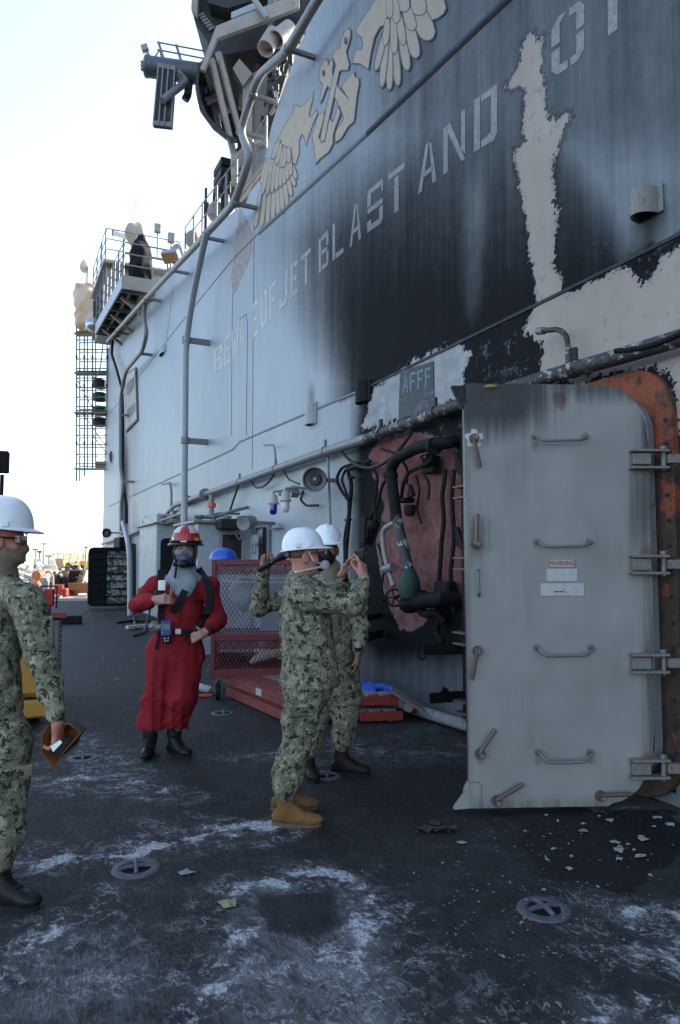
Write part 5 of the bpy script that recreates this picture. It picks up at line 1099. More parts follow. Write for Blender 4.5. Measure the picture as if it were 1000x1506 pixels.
# ---- tie-down drains in the deck
M_drain = paint('deck_fitting', (.075, .08, .088), .6, .2, amt=.5, scale=20, dirt=(.16, .17, .18)); M_recess_shade = flat('recess_shade_black', (.006, .006, .007), .8)
for px, py, lab in ((200, 1278, 'round cross barred deck fitting near the black shoe'), (800, 1338, 'round cross barred deck fitting in front of the open door'), (122, 1115, 'round cross barred deck fitting beside the brown cap'), (478, 1141, 'round cross barred deck fitting behind the tan boots'), (328, 1049, 'round cross barred deck fitting in front of the cart wheel')):
    c = G(px, py); t = thing('deck_fitting', lab, 'deck fitting', c, 'tie-down fittings in the deck'); n = 28
    def rg(r_, z): return [c+Vector((r_*math.cos(2*math.pi*k/n), r_*math.sin(2*math.pi*k/n), z)) for k in range(n)]
    MB().lathe(c, DZ, [(.122, .0), (.119, .006), (.105, .010), (.082, .011), (.078, .009), (.074, .004)], 32).build('rim', M_drain, t, True)
    MB().lathe(c, DZ, [(.074, .0), (.074, .0052), (.04, .0055)], 28).build('recess_shade_disc', M_recess_shade, t)  # flat black disc, its colour stands in for the shade of a recess
    rz = R(18)
    for k in range(2): a = rz+k*R(90); d = Vector((math.cos(a), math.sin(a), 0)); MB().tube([c-d*.08+DZ*.008, c-d*.04+DZ*.016, c+d*.04+DZ*.016, c+d*.08+DZ*.008], .0115, 8).build('cross_bar', M_drain, t, True)
# ---- flakes and scraps
M_flk = paint('paint_flake', (.24, .225, .205), .8, amt=.3, scale=40); M_leaf = flat('dry_leaf', (.20, .19, .10), .8); M_scrap = paint('burnt_scrap', (.045, .038, .03), .8, amt=.5, scale=40, dirt=(.12, .10, .08))
def flake(px, py, sx, sy, mat, label, name='paint_flake', cat='paint flake', group='paint flakes on the deck', seed=0, h=.012):
    r_ = random.Random(seed*7+int(px)); c = G(px, py, .004); n = 11; a0 = r_.uniform(0, 6)
    pts = []
    for k in range(n):
        t = 2*math.pi*k/n; q = r_.uniform(.55, 1.1); pts.append(c+Vector((math.cos(t)*sx*q, math.sin(t)*sy*q, r_.uniform(0, h))))
    top = c+Vector((0, 0, h*1.1)); g = MB().add(pts+[top], [(k, (k+1) % n, n) for k in range(n)]); o = single(g, name, mat, label, cat, group, at=c)
    s_ = o.modifiers.new('solid', 'SOLIDIFY'); s_.thickness = .002; return o
flake(275, 1284, .045, .035, M_flk, 'single whitish flake beside the deck fitting nearest the black shoe', group=None); flake(334, 1331, .05, .04, M_leaf, 'dull yellow green leaf on the dark deck', 'dry_leaf', 'leaf', None, h=.02)
flake(677, 1240, .045, .018, M_flk, 'thin pale flake in front of the open door skirt', group=None)
for k, (px, py, a, b) in enumerate(((630, 1222, .07, .05), (655, 1222, .09, .04), (641, 1215, .06, .04))): flake(px, py, a, b, M_scrap, ('crumpled burnt scrap, the farther small one before the door', 'largest crumpled burnt scrap before the door', 'crumpled burnt scrap farthest from the camera before the door')[k], 'burnt_scrap', 'scrap', 'burnt scraps', k, .03)
for k in range(34):
    if k < 8: px, py = [(859, 1223), (909, 1251), (905, 1240), (948, 1235), (942, 1260), (897, 1207), (986, 1213), (967, 1203)][k]; s_ = .035
    elif k < 26: px, py = random.uniform(790, 1000), random.uniform(1192, 1330); s_ = random.uniform(.008, .022)
    else: px, py = random.uniform(560, 880), random.uniform(1215, 1360); s_ = random.uniform(.005, .012)
    flake(px, py, s_, s_*.7, M_flk, 'pale flake of peeled paint on the dark deck before the doorway', seed=k)
chips = MB(); r_ = random.Random(5)
def chip(c, s_): 
    n = 5; a = r_.uniform(0, 6); chips.add([c+Vector((math.cos(a+k*1.2566)*s_*r_.uniform(.5, 1), math.sin(a+k*1.2566)*s_*r_.uniform(.5, 1), .003+r_.uniform(0, s_*.35))) for k in range(n)], [tuple(range(n))])
for k in range(260):
    chip(G(r_.gauss(800, 110), r_.uniform(1200, 1420)), r_.uniform(.003, .010))
for k in range(260): chip(G(r_.uniform(10, 990), r_.uniform(1100, 1500)), r_.uniform(.002, .006))
for k in range(420):
    s0 = r_.uniform(4, 22); chip(WP(s0, .0, abs(r_.gauss(0, .8))+.1), r_.uniform(.01, .05))
for k in range(160): chip(Vector((r_.uniform(-10, -2), r_.uniform(9, 27), 0)), r_.uniform(.01, .04))
chips.build('scattered_chips', M_flk, kind='stuff')
# ---- yellow deck tractor behind the near sailor
M_yel = paint('chipped_yellow', (.38, .19, .015), .5, amt=.35, scale=7, rust=.08); M_redl = Mat('red_lens', .2); M_redl.color((.30, .008, .008))
TX = Vector((-2.82, 6.9, 0)); TR = thing('deck_tractor', 'low yellow deck tractor with a red tail lamp behind the near sailor', 'tractor', TX)
g = MB().box(TX+Vector((-.75, .9, .62)), 1.46, 2.0, .66, 0, .05); g.build('body', M_yel, TR); MB().box(TX+Vector((-.75, .9, 1.02)), 1.2, 1.6, .14, 0, .04).build('deck_plate', M_black, TR)
MB().box(TX+Vector((-.7, -.13, .20)), 1.5, .10, .16, 0, .02).build('bumper', M_yel, TR); MB().box(TX+Vector((-.75, .0, .42)), 1.3, .12, .3, 0, .02).build('under_plate', M_black, TR)
for x in (-.12, -1.38):
    for y in (.35, 1.5): 
        c = TX+Vector((x, y, .30)); wh = MB().lathe(c-X_*.12, X_, [(.16, 0), (.28, .02), (.30, .06), (.30, .18), (.28, .22), (.16, .24)], 22).build('wheel', M_rubber, TR, True); MB().lathe(c-X_*.125, X_, [(.02, -.01), (.15, 0), (.15, .25), (.02, .26)], 14).build('rim', M_yel, wh, True)
c = P(66, 879, 6.82); l_ = MB().box(c, .10, .06, .17, 0, .015).build('tail_lamp', M_redl.m, TR); MB().tube([c+Vector((-.07, -.02, -.1)), c+Vector((-.07, -.05, .11)), c+Vector((.07, -.05, .11)), c+Vector((.07, -.02, -.1))], .010, 6).build('lamp_guard', M_black, l_); MB().bar(c-DZ*.09, c-DZ*.25, .08, .05).build('lamp_post', M_black, TR)
c = P(86, 905, 6.8); MB().bar(c+X_*-.12, c+X_*.02, .05, .05).build('hook', M_redb, TR)
ch = MB(); p = P(81, 912, 6.8)
for k in range(14): q = p-DZ*(.045*k); ch.tube([q+Vector((.012*math.cos(t), .012*math.sin(t) if k % 2 else 0, .026*math.sin(t))) for t in [i*.785 for i in range(9)]], .005, 5)
ch.build('chain', M_black, TR, True)
TR.rotation_euler.z = R(23)
MB().box(TX+Vector((-.9, 1.3, 1.25)), .6, .6, .4, 0, .06).build('seat', M_rubber, TR); MB().tube([TX+Vector((-.9, .7, 1.05)), TX+Vector((-.9, .55, 1.35))], .02, 8).build('steering_column', M_black, TR)
TB = thing('tow_bar', 'black tow bar lying on the deck behind the tractor', 'tow bar', G(88, 909)); MB().bar(G(50, 911, .1), G(112, 908, .1), .10, .10, ch=.01).build('bar', M_soot, TB); MB().box(G(105, 911, .1), .5, .35, .2, .3, .02).build('tow_head', M_soot, TB)
# ---- dark post at the frame edge
q = Vector((P(3, 700, 20).x, 20, 0)); PO = thing('dark_post', 'tall dark post with a black box lamp on top beyond the near sailor', 'post', q); MB().cyl(q, q+DZ*4.0, .055, n=12).build('pole', M_soot, PO, True); MB().box(q+DZ*4.35, .34, .3, .62, .3, .03).build('lamp_box', M_soot, PO); MB().cyl(q, q+DZ*.1, .22, n=14).build('base', M_soot, PO)
# ---- sunlit clutter far down the deck
def at(px, Y, z=0): v = P(px, 825, Y); return Vector((v.x, Y, z))
M_burnt = M_black; M_tan = paint('sunbleached_tan', (.42, .36, .28), .8, amt=.4, scale=3); M_whi = paint('chalky_white', (.55, .53, .50), .7, amt=.4, scale=3); M_crate = paint('orange_wood', (.27, .12, .05), .8, amt=.3, scale=4); M_gry2 = paint('mid_grey', (.22, .22, .22), .7, amt=.4, scale=3); M_rd2 = paint('clutter_red', (.32, .03, .02), .6, amt=.3); M_or2 = paint('clutter_orange', (.42, .12, .03), .6); M_yl2 = paint('far_yellow', (.55, .30, .03), .6, amt=.2)
rr = random.Random(11)
def heap(px, Y, wd_, h, mat, label, n=14, name='debris_heap'):
    c = at(px, Y); g = MB()
    for k in range(n):
        q = c+Vector((rr.gauss(0, wd_*.26), rr.gauss(0, wd_*.2), 0)); hh = h*max(.15, 1-abs(q.x-c.x)/(wd_*.6))
        a, b, d = frame_of(Vector((rr.uniform(-1, 1), rr.uniform(-1, 1), rr.uniform(-.6, 1.2)))); q.z = rr.uniform(.1, .8)*hh
        g.obox(q, a, b, d, rr.uniform(.05, .4)*wd_*.6, rr.uniform(.04, .2), rr.uniform(.3, 1)*h, .01)
    g.v = [Vector((v.x, v.y, max(.0, v.z))) for v in g.v]
    o = single(g, name, mat, label, 'debris heap', 'debris heaps far down the deck', at=c); return o
heap(104, 33, 2.0, 1.25, M_burnt, 'big black burnt debris heap beside the far black door', 34); heap(118, 34, 1.0, 1.5, M_tan, 'tan sheets leaning on the big black debris heap', 9); heap(76, 36, 1.6, .9, M_gry2, 'grey debris heap beyond the tractor', 18)
heap(60, 40, 1.8, 1.2, M_gry2, 'pale grey debris heap near the sailor shoulder', 16); heap(88, 47, 2.5, 1.2, M_tan, 'tan debris heap behind the black one', 16); heap(48, 46, 2.5, 1.4, M_whi, 'whitish debris heap far behind the sailor', 14); heap(116, 55, 3.5, 1.6, M_burnt, 'far dark debris heap below the yellow vehicles', 16); heap(72, 60, 4, 1.8, M_whi, 'far chalky debris heap below the yellow vehicles', 18); heap(30, 55, 4, 1.8, M_tan, 'far tan debris heap behind the sailor neck', 16); heap(140, 60, 4, 2.0, M_gry2, 'far grey debris heap behind the black door', 14)
heap(95, 40, 1.2, .7, M_or2, 'small orange brown debris heap', 10); heap(110, 72, 5, 2.0, M_tan, 'distant tan debris heap', 14); heap(50, 75, 5, 2.0, M_gry2, 'distant grey debris heap', 14)
c = at(120, 32.5); CR = thing('wooden_crate', 'orange brown wooden crate lying beside the far black door', 'crate', c); MB().box(c+DZ*.30, .95, .6, .58, .1, .01).build('crate_body', M_crate, CR)
for z in (.06, .30, .54): MB().box(c+DZ*z+Vector((0, -.0, 0)), 1.0, .66, .07, .1, .005).build('batten', M_crate, CR)
TBL = thing('burnt_table', 'brown steel table frame standing behind the wooden crate', 'table', at(122, 34)); c = at(122, 34); MB().box(c+DZ*1.12, 1.0, .7, .07, 0, .01).build('table_top', M_crate, TBL)
for x in (-.45, .45):
    for y in (-.3, .3): MB().box(c+Vector((x, y, .55)), .05, .05, 1.1).build('leg', M_burnt, TBL)
for k, (px, Y, h, tilt) in enumerate(((113, 33.2, 1.4, .5), (117, 33.0, 1.2, .35), (109, 35, 1.3, -.4), (121, 36, 1.5, .4))):
    c = at(px, Y); a = Vector((math.sin(tilt), -.1, math.cos(tilt))); single(MB().bar(c, c+a*h, .05, .30, up=Y_), 'leaning_sheet', M_whi if k % 2 else M_tan, ('whitish sheet', 'tan sheet')[k % 2 == 0 and 1 or 0]+(' leaning steeply by the orange brown crate', ' leaning beside the black heap', ' tipped back over the black heap', ' standing behind the burnt table')[k], 'sheet', 'leaning sheets', at=c)
c = at(89, 31.5); PM = thing('red_pump', 'small red pump unit on the deck near the black debris heap', 'pump', c); MB().box(c+DZ*.2, .7, .5, .34, .2, .05).build('pump_body', M_rd2, PM); MB().cyl(c+Vector((-.2, -.1, .4)), c+Vector((.2, -.1, .4)), .14, n=12).build('motor', M_rd2, PM, True); MB().tube([c+Vector((-.3, -.3, .1)), c+Vector((-.3, -.3, .6)), c+Vector((.3, -.3, .6)), c+Vector((.3, -.3, .1))], .025, 6).build('frame', M_burnt, PM)
c = at(79, 31); DV = thing('pale_davit', 'pale bent pipe stand beside the small red pump', 'pipe stand', c); MB().tube(arc([c, c+DZ*.9, c+Vector((-.18, 0, 1.15)), c+Vector((-.35, 0, 1.05))], .2), .045, 8).build('pipe', M_tan, DV, True); MB().box(c+DZ*.05, .4, .4, .1).build('base', M_gry2, DV)
c = at(68, 31.5); DR = thing('grey_hydrant', 'small grey box stand in front of the debris', 'stand', c); MB().box(c+DZ*.35, .28, .28, .7, .2, .02).build('box', M_gry2, DR); MB().lathe(c+DZ*.7, DZ, [(.16, 0), (.12, .12), (.03, .16)], 10).build('cap', M_gry2, DR)
for k, (px, Y) in enumerate(((55, 33), (58, 36))):
    c = at(px, Y); t = thing('orange_valve_stand', ('orange valve stand near the sailor shoulder', 'orange valve stand slightly farther behind the other')[k], 'valve stand', c, 'orange valve stands'); MB().cyl(c, c+DZ*.9, .08, n=10).build('pipe', M_or2, t, True); MB().lathe(c+DZ*.9-Y_*.12, Y_, [(.10, 0), (.22, .02), (.22, .22), (.10, .24)], 14).build('wheel', M_or2, t, True); MB().ell(c+DZ*.45, .2, .2, .2, 10, 6).build('valve_body', M_or2, t, True)
for k, (px, Y, lab) in enumerate(((86, 118, 'yellow deck vehicle with a roll cage on the horizon'), (104, 124, 'second yellow deck vehicle with broad cab on the horizon'), (131, 120, 'third yellow deck vehicle half hidden by the black door'))):
    c = at(px, Y); t = thing('yellow_vehicle', lab, 'vehicle', c, 'yellow vehicles on the horizon'); wv_ = (1.0, 1.35, 1.1)[k]
    MB().box(c+DZ*1.0, 2.4*wv_, 2.2, 1.1, 0, .1).build('body', M_yl2, t)
    for x in (-.8, .8): MB().cyl(c+Vector((x*wv_, -1.15, .45)), c+Vector((x*wv_, -.9, .45)), .45, n=14).build('wheel', M_rubber, t, True)
    for x in (-.9, -.1, .9): MB().box(c+Vector((x*wv_, 0, 2.1)), .14, .14, 1.2).build('cage_post', M_yl2, t)
    MB().box(c+DZ*2.75, 2.0*wv_, 1.6, .16, 0, .03).build('roof', M_yl2, t)
for k, (px, Y, h) in enumerate(((38, 95, 5.2), (52, 100, 3.2), (58, 80, 2.6), (64, 110, 4.2), (33, 70, 2.6), (72, 90, 2.2), (126, 100, 3.5))):
    c = at(px, Y); t = thing('distant_post', ('tallest thin post above the far clutter', 'thin post with wide grey head beyond the sailor', 'short thin post beside the wide headed one', 'tall thin post just left of the yellow vehicles', 'thin post closest to the sailor neck', 'shortest thin post below the yellow vehicles', 'thin post beside the far black door')[k], 'post', c, 'distant posts'); MB().box(c+DZ*h/2, .16, .16, h).build('pole', M_gry2, t); MB().box(c+DZ*h, .9 if k % 2 else .5, .3, .22).build('head', [M_rd2, M_gry2][k % 2], t)
lit = MB()
def chip2(c, s_):
    a, b, d = frame_of(Vector((rr.uniform(-1, 1), rr.uniform(-1, 1), rr.uniform(.2, 1)))); lit.obox(c, a, b, d, s_, s_*.6, s_*.25)
for k in range(900):
    Y = rr.uniform(29.5, 90); c = at(rr.uniform(-10, 150), Y, .05); c.x += 0; chip2(c, rr.uniform(.08, .45)*(1 if Y < 45 else 1.6))
lit.build('sunlit_litter', M_tan, kind='stuff')
beige = Mat('sunlit_dusty_beige', .9); an = beige.noise(.8, 6, .65); beige.color(beige.mix(beige.lin(an, .35, .65), (.10, .09, .075), (.30, .26, .21)))  # dusty beige: the sunlight on the far deck is put into the colour
MB().add([(-70, 28.2, .004), (-8.8, 28.2, .004), (-8.8, 149, .004), (-70, 149, .004)], [(0, 1, 2, 3)]).build('sunlit_beige_deck', beige.m, kind='structure')
# ================================================================ ISLAND TOP: catwalk, railings, scaffold, mast platform
M_mast = paint('tan_grey_mast', (.27, .245, .215), .55, amt=.35, scale=3, rust=.04); M_mdark = paint('dark_mast_steel', (.035, .036, .038), .6, amt=.3, scale=4, dirt=(.07, .065, .06)); M_rail = paint('rail_grey', (.13, .14, .15), .5, amt=.4, scale=6)
def zp(s): return 9.86+(s-16.5)*.085
def Pl(s, u, dz=0): return WP(s, zp(s)+dz, u)
SA, SB, UO = 16.5, 23.4, .85
CW = thing('catwalk_platform', 'grey catwalk platform jutting from the island roof edge with dark framed underside', 'platform', Pl(SA, 0))
def slab(s0, s1, u0, u1, z0, z1, name, mat, par):
    q = [(s0, u0), (s1, u0), (s1, u1), (s0, u1)]; vs = [Pl(a, b, z0) for a, b in q]+[Pl(a, b, z1) for a, b in q]
    return MB().add(vs, [(0, 1, 2, 3), (4, 5, 6, 7), (0, 1, 5, 4), (1, 2, 6, 5), (2, 3, 7, 6), (3, 0, 4, 7)]).build(name, mat, par)
slab(SA, SB, -.8, UO, .30, .34, 'deck_plate', M_mdark, CW); slab(SA-.05, SB, UO, UO+.05, .0, .42, 'fascia', M_pipe, CW); slab(SA-.05, SA, -.6, UO, .0, .42, 'fascia', M_mast, CW); slab(SB, SB+.05, -.3, UO, .0, .42, 'fascia', M_mast, CW)
for k in range(6): s_ = SA+.5+k*(SB-SA-.8)/5; slab(s_, s_+.09, 0, UO, .04, .30, 'underside_beam', M_dgrey, CW)
for u in (.12, .48): slab(SA, SB, u, u+.07, .10, .30, 'underside_beam', M_dgrey, CW)
for s_ in (17.6, 20, 22.4): MB().bar(Pl(s_, .0, -.5), Pl(s_, UO-.1, .05), .09, .12, up=WD).build('knee_brace', M_mast, CW)
def railing(pts, h, name, label, mat=M_rail, rails=3, step=1.3, r_=.022, group=None, lean=0):
    t = thing(name, label, 'railing', pts[0], group)
    posts = []
    for a, b in zip(pts, pts[1:]):
        n = max(1, round((b-a).length/step)); posts += [a.lerp(b, i/n) for i in range(n)]
    posts.append(pts[-1])
    for p in posts: MB().cyl(p, p+DZ*h, r_*1.25, n=8).build('post', mat, t, True)
    for k in range(rails):
        z = h*(k+1)/rails; MB().tube([p+DZ*z for p in pts], r_*.8, 6).build('rail', mat, t, True)
    return t
railing([Pl(SA, -.5, .42), Pl(SA, UO, .42), Pl(SB, UO, .42), Pl(SB, -.3, .42)], 1.05, 'catwalk_railing', 'grey three bar railing around the catwalk platform', M_rail, step=1.0, r_=.03)
M_tarp = paint('black_tarp_cover', (.010, .010, .013), .85, amt=.3, dirt=(.03, .03, .036))
B = SDF(.02); c0 = Pl(SA+.55, .25, .34); B.cone(c0+DZ*.45, .36, c0+DZ*1.1, .29, .12); B.cone(c0+DZ*1.05, .29, c0+DZ*1.55, .12, .12); B.cone(c0+DZ*.15, .28, c0+DZ*.5, .37, .1); B.fold = lambda p: .013*np.sin(p@np.array([14, 9, 2.])+np.sin(p[:, 2]*6)*1.5)+.006*np.sin(p@np.array([-22, 17, 8.]))
TC = thing('covered_light', 'searchlight wrapped in crumpled black tarp on the catwalk platform', 'covered lamp', c0); put(B, 'tarp_cover', M_tarp, TC); MB().cyl(c0, c0+DZ*.3, .06, n=10).build('pedestal', M_pipd, TC, True)
c = W(252, 377, -.05); FLD = thing('floodlight', 'square grey floodlight with warm amber lens at the roof edge', 'floodlight', c); fa = (WN*.3+V(.1, -.5, -.75)).normalized(); a_, b_, d_ = frame_of(fa)
MB().obox(c, a_, b_, d_, .50, .34, .20, .02).build('lamp_housing', M_pipe, FLD); MB().obox(c+fa*.105, a_, b_, d_, .44, .28, .01).build('lens', paint('amber_lens', (.30, .17, .07), .3), FLD); MB().bar(c, c-WN*.2-DZ*.5, .05, .05).build('bracket', M_mdark, FLD)
c = W(137, 478, .9); GL = thing('globe_lamp', 'round silvery globe lamp below the catwalk end', 'lamp', c); MB().ell(c, .30, .30, .30, 20, 14).build('globe', paint('silver_globe', (.40, .42, .42), .25, .6, amt=.2), GL, True); MB().bar(c, c-WN*.9+DZ*.2, .05, .05).build('arm', M_rail, GL)
# upper radar house beyond the catwalk
c = W(187, 470, -1.6); UB = thing('radar_house', 'pale upper deckhouse behind the catwalk with railed roof', 'deckhouse', WP(22, 10.4, -1)); zu = 12.9
MB().obox(WP(24.3, (zu+10.9)/2, -.7), WD, WN, DZ, 3.8, 2.7, zu-10.9, .03).build('house_wall', M_grey, UB); MB().obox(WP(24.2, zu+.05, -.7), WD, WN, DZ, 4.3, 3.0, .14, .02).build('roof', M_mast, UB)
for k in range(5): s_ = 22.6+k*.8; MB().bar(WP(s_, 10.95, .68), WP(s_, zu-.1, .68), .09, .05, up=WD).build('wall_stiffener', M_rail, UB)
MB().obox(WP(22.2, zu-.55, -.5), WD, WN, DZ, .5, .8, 1.0, .04).build('end_cabinet', M_mast, UB)
for u in (.4, -.2): MB().poly([WP(22.35, zu-.05, u), WP(22.35, zu-1.5, u-.25), WP(22.1, zu-.05, u)], WN*.06).build('gusset', M_mast, UB)
MB().tube(arc([WP(22.2, zu-.3, .5), WP(22.1, zu-.4, -.9), WP(22.1, zu-2.2, -1.0)], .2), .06, 8).build('pipe', M_mast, UB, True)
for k in range(9): MB().tube([WP(22.5+.35*k, 11.0, .74), WP(22.6+.35*k, 11.5+.12*k, .78), WP(22.5+.38*k, 12.2, .72)], .02, 5).build('cable', M_mdark, UB)
railing([WP(22.1, zu+.12, -2.1), WP(22.1, zu+.12, .72), WP(26.2, zu+.12, .72)], 1.2, 'roof_railing', 'grey railing around the radar house roof', M_rail, rails=3, step=1.3, r_=.028)
c = W(199, 378, -.6); CR_ = thing('canvas_covered_radar', 'round radar under tan canvas on the deckhouse roof', 'radar', c)
B = SDF(.02); B.ell(c+DZ*.95, (X_, Y_, Z_), (.44, .40, .48), .1); B.cone(c+DZ*.3, .16, c+DZ*.7, .28, .1); B.fold = lambda p: .02*np.sin(p@np.array([11, 6, 5.])+np.sin(p[:, 2]*9)); put(B, 'canvas_cover', paint('tan_canvas', (.33, .29, .24), .85, amt=.3, scale=5), CR_); MB().cyl(c-DZ*2.5, c+DZ*.4, .12, n=12).build('pedestal', M_mast, CR_, True)
c = W(183, 348, -.9); LC = thing('long_sight_box', 'long pale sighting box pointing outboard beside the canvas covered radar', 'instrument', c); c2 = W(170, 343, -.6); MB().bar(W(196, 352, -.9), c2, .26, .22, ch=.02).build('box', M_whi, LC); MB().bar(c2, c2+(c2-W(196, 352, -.9)).normalized()*.1, .32, .28).build('hood', M_mdark, LC); MB().cyl(c-DZ*.1, c-DZ*2.6, .07, n=10).build('post', M_rail, LC, True)
c = W(128, 392, .3); DI = thing('small_dish', 'small pale dish antenna on a post at the far end of the island', 'antenna', c); ax = V(-.8, .35, .5).normalized(); MB().lathe(c, ax, [(.02, -.08), (.22, -.02), (.38, .10), (.39, .10), (.22, .0), (.02, -.05)], 20).build('dish', M_whi, DI, True); MB().cyl(c-ax*.05, c-DZ*2.2, .05, n=8).build('mast', M_rail, DI, True); MB().cyl(c, c+ax*.4, .02, n=6).build('feed', M_mdark, DI)
for px, py0, py1, lab in ((232, 347, 336, 'small box lamp on the roof railing'), (252, 364, 350, 'second small box lamp nearer the floodlight')):
    c = W(px, py1, -.6); t = thing('box_lamp', lab, 'lamp', c, 'box lamps on the roof railing'); MB().box(c, .22, .2, .30, .4, .02).build('lamp_box', M_mast, t); MB().cyl(c, c-DZ*1.0, .03, n=8).build('post', M_rail, t)
single(MB().tube([W(196, 330, -1.5), W(198, 293, -1.5)], .012, 5), 'whip_antenna', M_rail, 'thin whip antenna above the canvas covered radar', 'antenna')
# roof edge railings towards the mast
rp = []
for px, py in ((258, 396), (282, 366), (302, 344), (330, 312), (352, 288), (372, 258)): s_, z_ = SZ(W(px, py)); rp.append(WP(s_, z_+.05, -.25))
railing(rp, 1.15, 'edge_railing', 'dark railing following the roof edge towards the mast', M_rail, rails=3, step=.9, r_=.02)
for k, (px, py, h) in enumerate(((268, 375, 1.9), (279, 362, 1.5), (290, 350, 2.1), (296, 343, 1.7), (312, 322, 2.2))):
    s_, z_ = SZ(W(px, py)); c = WP(s_, z_, -.6); t = thing('roof_stanchion', ('first', 'second', 'third', 'fourth', 'fifth')[k]+' dark roof edge stanchion counting from the floodlight', 'stanchion', c, 'dark stanchions on the roof edge'); MB().cyl(c, c+DZ*h, .045, n=8).build('post', M_mdark, t, True); MB().box(c+DZ*(h*.72), .16, .14, .3, .4, .02).build('box', M_mdark, t)
c = W(334, 263, -.7); EB = thing('equipment_box', 'dark louvred equipment box on the roof beside the mast leg', 'box', c)
for k in range(3): MB().obox(c+DZ*(.24*k-.25), WD, WN, DZ, .7, .5, .2, .02).build('louvre_box', M_mdark, EB)
MB().bar(c-DZ*.35, c-DZ*1.3, .12, .12).build('stand', M_rail, EB)
for k, (px, py) in enumerate(((262, 371), (284, 352), (318, 312))): c = W(px, py, -.5); single(MB().ell(c, .22, .22, .26, 12, 8), 'roof_fitting', M_mast, ('rounded roof fitting beside the floodlight', 'rounded roof fitting halfway up the roof edge', 'rounded roof fitting near the drainpipe top')[k], 'fitting', 'rounded roof fittings', smooth=True)
# ---- mast foundation, round sponson and yard
YM = 15.6
def Q(px, py, Y=YM): return P(px, py, Y)
MS = thing('mast_platform', 'tan and dark steel mast platform with curved sponson and slanting struts above the roof', 'mast', Q(372, 300))
def plate(pxs, Y, dY, name, mat, par=None, label=None): return MB().poly([Q(x, y, Y) for x, y in pxs], V(0, dY, 0)).build(name, mat, par or MS, label=label)
plate([(294, 101), (318, 38), (392, 8), (440, -12), (440, 10), (388, 31), (319, 56), (300, 103)], YM-.9, .10, 'fascia', M_mast)
plate([(290, 101), (318, 52), (440, 0), (440, 170), (395, 110), (362, 205), (337, 206), (312, 186), (293, 160), (287, 128)], YM+1.6, .15, 'back_plate', M_mdark)
plate([(319, 55), (388, 31), (440, 10), (440, 60), (330, 80), (300, 106)], YM-.3, 1.8, 'underside', M_mdark)
ringp = [(293, 92), (288, 112), (287, 130), (291, 152), (300, 172), (314, 189), (332, 203), (346, 209)]
mb = MB(); vs = []
for x, y in ringp: vs += [Q(x, y, YM-.75), Q(x+.5, y, YM+1.5), Q(x+5, y-4, YM+1.5), Q(x+5, y-4, YM-.75)]
mb.add(vs, [(4*i+a, 4*i+(a+1) % 4, 4*i+4+(a+1) % 4, 4*i+4+a) for i in range(len(ringp)-1) for a in range(4)]).build('sponson_rim', M_mdark, MS, True, 25)
for (x0, y0), (x1, y1) in (((296, 120), (330, 108)), ((303, 150), (322, 140)), ((318, 168), (322, 188)), ((305, 102), (335, 165))): MB().bar(Q(x0, y0, YM+.6), Q(x1, y1, YM+.6), .12, .12).build('inner_frame', M_dgrey, MS)
plate([(306, 140), (318, 150), (326, 165), (314, 172)], YM+.8, .3, 'inner_box', M_dgrey); plate([(300, 118), (306, 122), (304, 138), (299, 134)], YM+.7, .3, 'inner_box', M_grey)
for (x0, y0), (x1, y1), Y0 in (((311, 88), (345, 232), YM-.6), ((321, 78), (351, 190), YM-.55)): MB().cyl(Q(x0, y0, Y0), Q(x1, y1, Y0+.3), .075, n=12).build('strut', M_mast, MS, True)
MB().cyl(Q(345, 228, YM-.3), Q(346, 272, YM-.3), .09, n=12).build('leg', M_mast, MS, True)
plate([(357, 126), (371, 108), (371, 320), (352, 320)], YM-.2, .8, 'column_face', M_mast); plate([(371, 108), (392, 96), (410, 60), (410, 260), (396, 200), (390, 320), (371, 320)], YM-.1, .9, 'column_side', paint('tan_column', (.20, .17, .145), .6, amt=.4))
plate([(342, 100), (352, 86), (371, 108), (357, 126)], YM-.3, .5, 'bracket_plate', M_mast); plate([(341, 230), (357, 216), (358, 226), (344, 242)], YM-.5, .4, 'shelf', M_mast)
MB().poly([Q(x, y, YM-.12) for x, y in oval((386, 176), 2.8, 7)], V(0, .02, 0)).build('oval_hole', M_mdark, MS)
MB().cyl(Q(379, 96), Q(379, 220), .05, n=8).build('conduit', M_rustf.m, MS); MB().cyl(Q(358, 128, YM+.3), Q(355, 160, YM+.3), .09, n=10).build('conduit', M_mast, MS, True)
UT = thing('upper_tower', 'dark angular tower block overhanging above the mast platform', 'tower', Q(330, 20)); 
for pxs, Y, dY, mt, nm in (([(281, 12), (288, 0), (290, -60), (440, -60), (440, -14), (392, 6), (318, 36), (306, 62), (289, 38)], YM-.2, 2.2, M_mdark, 'tower_body'), ([(281, 13), (285, -60), (293, -60), (290, 20)], YM-.4, .2, M_mast, 'edge_plate'), ([(306, 4), (335, 12), (395, -6), (395, -40), (306, -40)], YM-.6, .4, M_mdark, 'gallery'), ([(340, 18), (378, 2), (378, 12), (340, 27)], YM-.75, .1, M_grey, 'pale_panel'), ([(396, -40), (410, -40), (398, 42), (392, 36)], YM-.8, .2, M_rail, 'post_plate')): plate(pxs, Y, dY, nm, mt, UT)
for k in range(6): MB().bar(Q(292+3*k, 24+4*k, YM-.25), Q(300+3*k, 20+4*k, YM-.25), .05, .05).build('louvre', M_dgrey, UT)
MB().cyl(Q(371, -5, YM-1.0), Q(392, 26, YM-1.0), .06, n=10).build('brace', M_pipe, UT, True)
